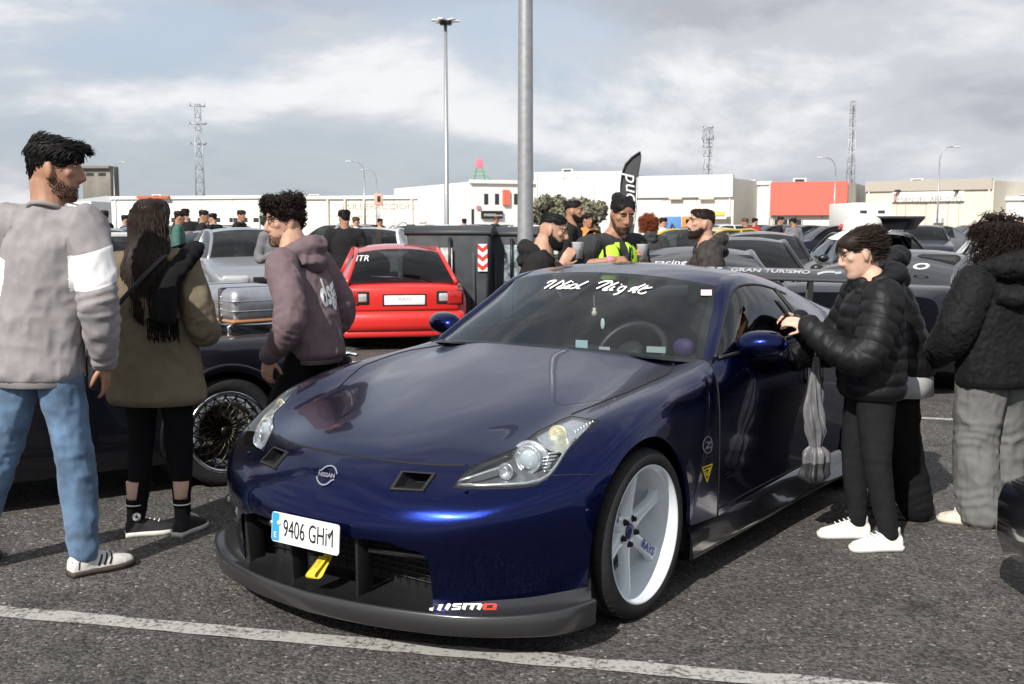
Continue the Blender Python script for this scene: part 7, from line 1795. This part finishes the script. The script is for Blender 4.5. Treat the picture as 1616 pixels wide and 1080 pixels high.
b.text('muebles y decoracion', 560, 339, 5, pbr('washed_blue_letters', (.60, .60, .63), .9), 1.5)
for px_ in (455, 518, 545, 575, 650, 680): b.rect('pilaster', CREAM, px_, px_ + 2, 313, 362, .25)
b = Hall('narrow brown clad gable between the pale wall and the white office block', 728, 86, 741, 86, 306, BRWN, 12, 'brown_gable')
b = Hall('white office block with narrow windows and round-cornered shop sign', 742, 78, 846, 80, 287, WHITEW, 18, 'office_block'); b.coping(WHITEW)
for px_ in (764, 781, 811): b.rect('window', DARKW, px_, px_ + 6.5, 306, 323, .02)
b.rect('hanging_banner', pbr('red_orange_banner', (.60, .13, .08), .7, noise=(.8, .3)), 793, 803, 300, 324, .2); b.rect('shop_sign', BLKS, 759, 792, 333, 345, .2); b.text('motor', 770, 339, 6, VINYL, .9, .35); b.text('tienda', 784, 340, 3.2, VINYL, 1.2, .35); b.rect('red_notice', SIGNR, 752, 758, 325, 331, .1); b.rect('door', DARKW, 744, 748, 330, 356, .02)
# roof sign tower: pink figure on green frame
t = thing('roof_sign', 'small pink sign on a green frame standing on the office block roof', 'sign', b.a + V((.6, 2, b.h)))
for sx in (-.45, .45):
    mb = MB(); mb.tube([(sx, 0, -.1), (sx * .5, 0, 1.0)], .05, 5); mb.build('frame_leg', GREEN, t)
for z in (.2, .5, .8): slab(t, 'frame_bar', GREEN, (0, 0, z), (.8, .05, .06), .005)
slab(t, 'sign_panel', PINKS, (0, 0, 1.35), (.5, .1, .7), .03); mb = MB(); mb.tube([(.3, 0, .6), (1.3, .3, -.1)], .03, 5); mb.build('stay', GREEN, t)
b = Hall('tall white hall with small grey name on its parapet behind the trees', 843, 92, 986, 90, 272, WHITEW, 25, 'white_hall'); b.text('Estudios Resort', 903, 280, 4.5, pbr('grey_letters', (.42, .41, .40), .8), 1.5)
for px_ in (905, 933, 958): b.rect('window', PALE, px_, px_ + 14, 300, 308, .02)
b = Hall('grey clad hall with two shutters and yellow sign', 986, 84, 1157, 80, 285, CREAM, 25, 'grey_hall'); b.rect('cladding', PALE, 986, 1157, 279, 313, .25)
b.rect('shutter', SHUT, 1004, 1044, 316, 366, .05); b.rect('shutter', SHUT, 1058, 1092, 330, 366, .05); b.rect('lintel', BEIGE, 1058, 1078, 311, 315, .4); b.rect('lintel', BEIGE, 1105, 1128, 311, 315, .4); b.rect('yellow_sign', pbr('yellow_sign', (.68, .50, .08), .7), 1128, 1144, 334, 340, .2); b.rect('awning', PALE, 1122, 1154, 342, 346, 1.2); b.rect('pane', WHITEW, 1138, 1152, 352, 364, .05)
b = Hall('plain white hall between the grey hall and the red fascia', 1157, 86, 1216, 85, 290, WHITEW, 25, 'plain_hall'); b.rect('shutter', SHUT, 1160, 1212, 322, 370, .06); b.coping(WHITEW)
b = Hall('hall with broad plain red fascia over barred windows', 1216, 76, 1338, 74, 288, CREAM, 25, 'red_fascia_hall'); b.rect('red_fascia', REDF, 1216, 1337, 288, 340, .4)
w_ = b.rect('window', DARKW, 1221, 1267, 347, 366, .03)
for k in range(5): b.rect('window_bar', PALE, 1221 + k * 11, 1222.5 + k * 11, 347, 366, .08)
b.rect('shutter', SHUT, 1290, 1310, 350, 376, .06)
b = Hall('beige side wing set back between the red fascia and the named hall', 1338, 92, 1368, 92, 298, BEIGE, 20, 'beige_wing')
b = Hall('beige hall carrying a long white name board', 1365, 78, 1566, 72, 290, BEIGE, 25, 'named_hall'); b.rect('parapet', pbr('greyish_render', (.42, .38, .33), .9), 1365, 1564, 287, 303, .15); b.rect('name_board', WHITEW, 1408, 1521, 304, 319, .2); b.text('MANUEL ARROYO', 1468, 311.5, 7.5, pbr('faded_letters', (.45, .38, .35), .8), 1.18, .42); b.rect('emblem', SIGNR, 1412, 1416, 306, 317, .3)
for px_ in (1416, 1508): b.rect('flood_lamp', BLKS, px_, px_ + 5, 300, 303, .6)
for px_ in (1414, 1460, 1512): b.rect('panel_joint', pbr('greyish_render', (0, 0, 0)), px_, px_ + 1, 320, 372, .03)
b.rect('shutter', SHUT, 1434, 1458, 354, 372, .05)
for px_ in (1476, 1484): b.rect('air_unit', PALE, px_, px_ + 6, 344, 352, .5)
b = Hall('white hall with a grey door past the named hall', 1571, 74, 1700, 72, 314, WHITEW, 25, 'end_hall'); b.rect('shutter', SHUT, 1601, 1640, 336, 376, .06); b.coping(WHITEW); b.rect('poster_board', SKYB, 1571, 1587, 358, 372, .3)
for h_, n_, u_ in HALLS:
    h_.joints(n_, JOINT); h_.pipe(.03); h_.pipe(.97)
    for q in u_[:1]: h_.roof_unit(q, .9, .35)
# billboards and lorry
t = thing('display_stand', 'blue and orange display stand in front of the grey hall', 'stand', at(1077, 365, 62) * V((1, 1, 0)).length * 0 + V((at(1077, 365, 62).x, 62, 0)))
slab(t, 'blue_panel', SKYB, (-.55, 0, 1.35), (.95, .06, 1.0), .01); slab(t, 'orange_panel', ORNG, (.35, .1, 1.35), (.75, .06, 1.0), .01); mb = MB(); mb.tube([(-.75, -.06, .9), (-.6, -.06, 1.45), (-.35, -.06, 1.0)], .06, 6); mb.build('figure_print', BLKS, t)
for x in (-.95, .68): slab(t, 'post', GALV, (x, .05, .5), (.06, .06, 1.0), .01)
t = thing('lorry', 'white box lorry with rooftop panels in front of the beige wing', 'lorry', (at(1354, 350, 58).x, 58, 0))
slab(t, 'box', WHITEW, (0, 0, 1.75), (1.75, 4.5, 1.5), .03); slab(t, 'cab', PALE, (0, -2.9, 1.3), (1.7, 1.2, 1.3), .1); slab(t, 'cab_window', DARKW, (0, -3.52, 1.5), (1.4, .03, .45), .02)
for sx in (-1, 1):
    slab(t, 'box_window', DARKW, (sx * .45, -2.27, 2.0), (.35, .04, .25), .01)
    for y in (-2.8, 1.3): simple_wheel(t, (sx * .8, y, .42), sx, .42, .25, detail=False)
# lattice masts
def lattice(name, label, px, ytop, D, wb_, wt, arms=(), rz=.3):
    x = (px - 808) / CAM_F * D; h = at(px, ytop, D).z; t = thing(name, label, 'pylon', (x, D, 0), rz); n = int(h / 1.6)
    for sx in (-1, 1):
        for sy in (-1, 1): mb = MB(); mb.tube([(sx * wb_ / 2, sy * wb_ / 2, 0), (sx * wt / 2, sy * wt / 2, h)], .06, 5); mb.build('leg', GALV, t)
    mb = MB()
    for k in range(n):
        z0, z1 = h * k / n, h * (k + 1) / n; w0 = wb_ + (wt - wb_) * k / n; w1 = wb_ + (wt - wb_) * (k + 1) / n
        for (ax_, ay_), (bx_, by_) in (((-1, -1), (1, -1)), ((1, -1), (1, 1)), ((1, 1), (-1, 1)), ((-1, 1), (-1, -1))):
            q = 1 if k % 2 else -1; p, r_ = ((ax_, ay_), (bx_, by_)) if q > 0 else ((bx_, by_), (ax_, ay_)); mb.tube([(p[0] * w0 / 2, p[1] * w0 / 2, z0), (r_[0] * w1 / 2, r_[1] * w1 / 2, z1)], .035, 4)
            mb.tube([(ax_ * w1 / 2, ay_ * w1 / 2, z1), (bx_ * w1 / 2, by_ * w1 / 2, z1)], .03, 4)
    mb.build('bracing', GALV, t)['kind'] = 'stuff'
    for py, wd in arms:
        z = at(px, py, D).z; mb = MB(); mb.tube([(-wd / 2, 0, z), (wd / 2, 0, z)], .08, 5); a_ = mb.build('cross_arm', GALV, t)
        for sx in (-1, 1): mb = MB(); mb.tube([(sx * wd / 2, 0, z), (sx * wd / 2, 0, z + .5)], [.08, .05], 6); mb.build('insulator', GALV, a_)
    return t
lattice('lattice_pylon', 'steel lattice pylon with two cross arms above the white warehouse', 320, 165, 150, 1.25, .75, ((168, 1.9), (196, 2.1), (228, 1.9)))
lattice('lattice_pylon', 'thin lattice tower with a lamp platform above the grey hall', 1113, 205, 140, 1.0, .8, ((202, 1.3), (220, 1.5), (232, 1.2)))
lattice('lattice_mast', 'tall slender lattice radio mast above the red fascia hall', 1337, 160, 150, .95, .45, ())
# lamp columns
pc = at(829, 352, 14.2); t = thing('lamp_column', 'thick galvanised lamp column rising out of the top of the view', 'lamp post', (pc.x, 14.2, 0))
mb = MB(); mb.lathe([(.105, 0), (.102, 1.2), (.096, 3.0), (.086, 5.5), (.07, 9.0), (.0, 9.0)], 28); mb.build('pole', GALV, t)
mb = MB(); mb.lathe([(.20, 0), (.20, .02), (.11, .03), (.105, .12)], 24); mb.build('base_plate', GALV, t)
for a in range(4): mb = MB(); mb.lathe([(.015, .02), (.015, .05), (0, .05)], 8, Matrix.Translation(V((.155 * math.cos(a * 1.571 + .78), .155 * math.sin(a * 1.571 + .78), 0)))); mb.build('anchor_bolt', GALV, t)
mb = MB(); mb.tube([(-.6, 0, 8.9), (.6, 0, 8.9)], .05, 8); mb.build('bracket', GALV, t)
for sx in (-1, 1): slab(t, 'lamp_head', PALE, (sx * .75, 0, 8.9), (.5, .25, .1), .03)
slab(t, 'inspection_door', GALV, (0, -.103, .8), (.09, .01, .3), .003)
pm = at(705, 352, 62); t = thing('floodlight_mast', 'tall thin mast with a ring of floodlights standing in the car park', 'lamp post', (pm.x, 62, 0)); hh = at(705, 36, 62).z
mb = MB(); mb.lathe([(.15, 0), (.09, hh), (0, hh)], 14); mb.build('pole', GALV, t)
slab(t, 'head_ring', BLKS, (0, 0, hh), (.65, .65, .22), .05)
for a in range(6):
    c_, s_ = math.cos(a * 1.047 + .2), math.sin(a * 1.047 + .2); slab(t, 'floodlight', PALE, (.55 * c_, .55 * s_, hh + .1), (.45, .30, .10), .03, rz=a * 1.047 + .2)
def street_lamp(px, ytop, D, side, label):
    x = (px - 808) / CAM_F * D; h = at(px, ytop, D).z; t = thing('street_lamp', label, 'lamp post', (x, D, 0), 0, 'curved street lamps along the far road')
    mb = MB(); mb.tube([(0, 0, 0), (0, 0, h * .82)], [.065, .042], 8); mb.build('pole', GALV, t)
    mb = MB(); mb.tube(curve([(0, 0, h * .81), (side * .05, 0, h * .92), (side * .3, 0, h * .985), (side * .75, 0, h)], 10), .03, 6); mb.build('arm', GALV, t)
    slab(t, 'lamp_head', PALE, (side * .95, 0, h), (.4, .14, .06), .02)
street_lamp(577, 255, 70, -1, 'curved street lamp beside the pale warehouse, taller of the pair'); street_lamp(596, 268, 82, -1, 'curved street lamp beside the pale warehouse, shorter of the pair'); street_lamp(1313, 249, 66, -1, 'curved street lamp crossing the red fascia'); street_lamp(1475, 232, 64, 1, 'pale slim street lamp in front of the name board'); street_lamp(186, 256, 110, 1, 'faint street lamp next to the concrete silo')
t = thing('road_sign', 'red and white poster panel on a post in front of the pale wall', 'sign', (at(598, 340, 68).x, 68, 0)); mb = MB(); mb.tube([(0, 0, 0), (0, 0, 3.4)], .04, 6); mb.build('post', GALV, t); slab(t, 'panel', pbr('peach_panel', (.60, .34, .26), .7), (0, -.06, 2.9), (.52, .05, .72), .02); slab(t, 'print', BLKS, (.02, -.09, 2.95), (.2, .02, .36), .01)
# feather flag
t = thing('feather_flag', 'dark grey feather flag with white script beside the hi-vis man', 'flag', (at(988, 352, 15.5).x - .10, 15.5, 0)); zt = at(1000, 240, 15.5).z
mb = MB(); mb.tube(curve([(0, 0, 0), (.0, 0, 1.2), (.02, 0, zt - .55), (.12, 0, zt - .12), (.29, 0, zt)], 20), .013, 6); mb.build('flag_pole', BLK, t)
out = curve([(.01, 0, .75), (.0, 0, 1.2), (.02, 0, zt - .55), (.12, 0, zt - .12), (.285, 0, zt), (.28, 0, zt - .25), (.25, 0, zt - .7), (.15, 0, 1.1), (.03, 0, .75)], 50)
mb = MB(); vs = [(x, .02 * math.sin(6 * z), z) for x, y, z in out]; c_ = (.12, 0, (zt + .75) / 2); mb.add([c_] + vs, [(0, i + 1, i + 2) for i in range(len(vs) - 1)]); mb.build('flag_cloth', pbr('flag_grey', (.055, .055, .06), .8), t)
text_on('flag_lettering', 'mond', (.135, -.035, zt - .62), (-.05, 0, 1), (-1, 0, 0), VINYL, t, .26, shear=.25); mb = MB(); ribbon(mb, [(.205, -.035, zt - 1.0), (.235, -.035, zt - .7), (.245, -.035, zt - .35)], .012, (0, -1, 0)); mb.build('flag_stripe', VINYL, t)
slab(t, 'flag_base', BLK, (0, 0, .04), (.5, .5, .08), .03)
# low flag-like stone post and bollards by the far cars
t = thing('concrete_post', 'short square concrete gate post among the far cars', 'post', (at(667, 352, 48).x, 48, 0)); slab(t, 'shaft', BEIGE, (0, 0, .75), (.26, .26, 1.5), .02); slab(t, 'cap_stone', BEIGE, (0, 0, 1.53), (.34, .34, .08), .02)
# trees
LEAF = pbr('olive_leaf', (.165, .160, .105), .6, noise=(.8, .35)); LEAF2 = pbr('dark_leaf', (.035, .05, .02), .6, noise=(.8, .35)); BARK = pbr('bark', (.10, .075, .055), .9)
def tree(label, px, D, ytop, wpx, seed, leaf=LEAF, n=4200):
    rn = random.Random(seed); x = (px - 808) / CAM_F * D; h = at(px, ytop, D).z; w = wpx / CAM_F * D / 2 * 1.25; t = thing('small_tree', label, 'tree', (x, D, 0), 0, 'small trees in front of the white hall')
    mb = MB(); mb.tube([(0, 0, 0), (.05, .02, h * .25), (.0, 0, h * .5)], [.13, .10, .06], 8)
    clumps = []
    for k in range(16):
        a = rn.uniform(0, TAU); r_ = w * rn.uniform(.2, .8); c = V((r_ * math.cos(a), r_ * math.sin(a) * .7, h * rn.uniform(.40, .86))); clumps.append((c, w * rn.uniform(.30, .48))); mb.tube([(0, 0, h * .3), (c.x * .5, c.y * .5, (h * .3 + c.z) / 2), c], [.06, .04, .015], 5)
    mb.build('trunk', BARK, t); mb = MB()
    for _ in range(n):
        c, rr = rn.choice(clumps); d = V((rn.gauss(0, 1), rn.gauss(0, 1), rn.gauss(0, .8))).normalized(); p = c + d * rr * rn.random() ** .4; s_ = rn.uniform(.09, .17); u = V((rn.gauss(0, 1), rn.gauss(0, 1), rn.gauss(0, 1))).normalized(); v_ = u.cross(d); v_ = v_.normalized() if v_.length > .01 else V((1, 0, 0))
        mb.add([p - u * s_, p + v_ * s_ * .45, p + u * s_, p - v_ * s_ * .45], [(0, 1, 2, 3)], 0, False)
    mb.build('crown', leaf, t)
tree('leafy olive-green tree left of the trio in front of the white hall', 862, 50, 304, 62, 1); tree('leafy tree in the middle of the row in front of the white hall', 895, 52, 300, 60, 2); tree('smaller tree at the right end of the row before the white hall', 930, 50, 312, 50, 3); tree('dark bush against the white warehouse near the curly man', 425, 70, 322, 26, 4, LEAF2, 900)
# ------------------------------------------------------------------ distant crowd
CROWD = [(170, 24, -80, 1.74), (198, 26, 60, 1.66), (214, 22, 10, 1.62), (284, 21, 80, 1.70), (297, 24, -30, 1.78), (318, 23, 70, 1.74), (330, 27, 160, 1.68), (342, 26, -70, 1.70), (378, 25, 100, 1.76), (545, 15.5, -10, 1.66), (560, 27, 60, 1.62), (440, 15.0, 160, 1.62), (600, 38, 80, 1.62), (733, 33, 0, 1.6), (780, 40, 60, 1.7), (925, 19, 150, 1.64), (1042, 26, 80, 1.6), (1085, 33, 10, 1.58), (1175, 30, -60, 1.6), (1187, 34, 60, 1.62), (1225, 33, 100, 1.66), (1250, 30, -20, 1.6), (1587, 30, 60, 1.66), (1610, 34, -50, 1.66)]
TOPS = [cloth('crowd_black', (.018, .018, .02)), cloth('crowd_green', (.06, .13, .11)), cloth('crowd_white', (.62, .62, .60)), cloth('crowd_red', (.30, .03, .03)), cloth('crowd_grey', (.16, .16, .17)), cloth('crowd_blue', (.05, .07, .12)), cloth('crowd_orange', (.55, .25, .08))]
TN = ['black', 'green', 'white', 'red', 'grey', 'blue', 'orange']
def crowd_base(variant):
    q = Person('x', (0, 0), 0, 1.70, SKIN if variant % 2 else SKIN2, False); q.pose((0, .02 * variant), 0); q.head(15 * (variant - 1), -6)
    for sd in (1, -1): q.arm(sd, (sd * .27, .02, 1.08), (sd * (.24 if variant < 2 else .1), .10 + .12 * variant, .88 + .14 * variant), dict(d=(0, .6, -.4), n=(sd, 0, 0), curl=.5))
    q.body(.016); q.top(TOPS[0], hem=.80, voxel=.02, folds=.008, ribs=False, name='jacket')
    mb = MB(); hair_cap(mb, .008, .095, .02, -.05, vol=.010); strands(mb, q.rnd, 420, lambda a: (.04, .124), -math.pi, math.pi, lambda a, z: .025, lambda p, n, a: (0, -.5, .3), .0035, .0, 0, 2); q.hair(mb, HAIRD)
    q.legs({1: (.11, .0), -1: (-.11, .03)}, BLKC, voxel=.022)
    return q.root
bases = [crowd_base(0), crowd_base(1), crowd_base(2)]; used_ = set()
TC = [0, 5, 4, 1, 0, 0, 3, 0, 0, 0, 2, 4, 6, 5, 0, 6, 2, 5, 0, 3, 0, 4, 0, 3]
PL_ = ['by the white warehouse', 'by the white warehouse', 'by the white warehouse']
for i_, (px_, D, az_, H_) in enumerate(CROWD):
    bi = i_ % 3; src = bases[bi]; o = src if bi not in used_ else copy_tree(src); used_.add(bi)
    o.location = ((px_ - 808) / CAM_F * D, D, 0); o.rotation_euler = (0, 0, -R(az_)); k = H_ / 1.70; o.scale = (k, k, k)
    where = ('walking' if bi == 0 else 'standing' if bi == 1 else 'with hands raised') + ' ' + where_far(px_)
    o['label'] = 'distant person in a %s top %s' % (TN[TC[i_]], where); o['group'] = 'distant visitors among the parked cars'; o['category'] = 'person'
    o.scale = (k * (.92 + .16 * ((i_ * 7) % 5) / 4), k, k)
    hm = (HAIRD, HAIRB, pbr('hair_light_brown', (.07, .04, .02), .55), HAIRB)[(i_ * 3) % 4]
    for ch in o.children_recursive:
        if ch.name.startswith('hair'):
            for sl in ch.material_slots: sl.link = 'OBJECT'; sl.material = hm
    if TC[i_]: recolor(o, TOPS[TC[i_]], TOPS[0])
    for ch in o.children_recursive:
        if ch.name.startswith('jacket'):
            for sl in ch.material_slots: sl.link = 'OBJECT'; sl.material = TOPS[TC[i_]]
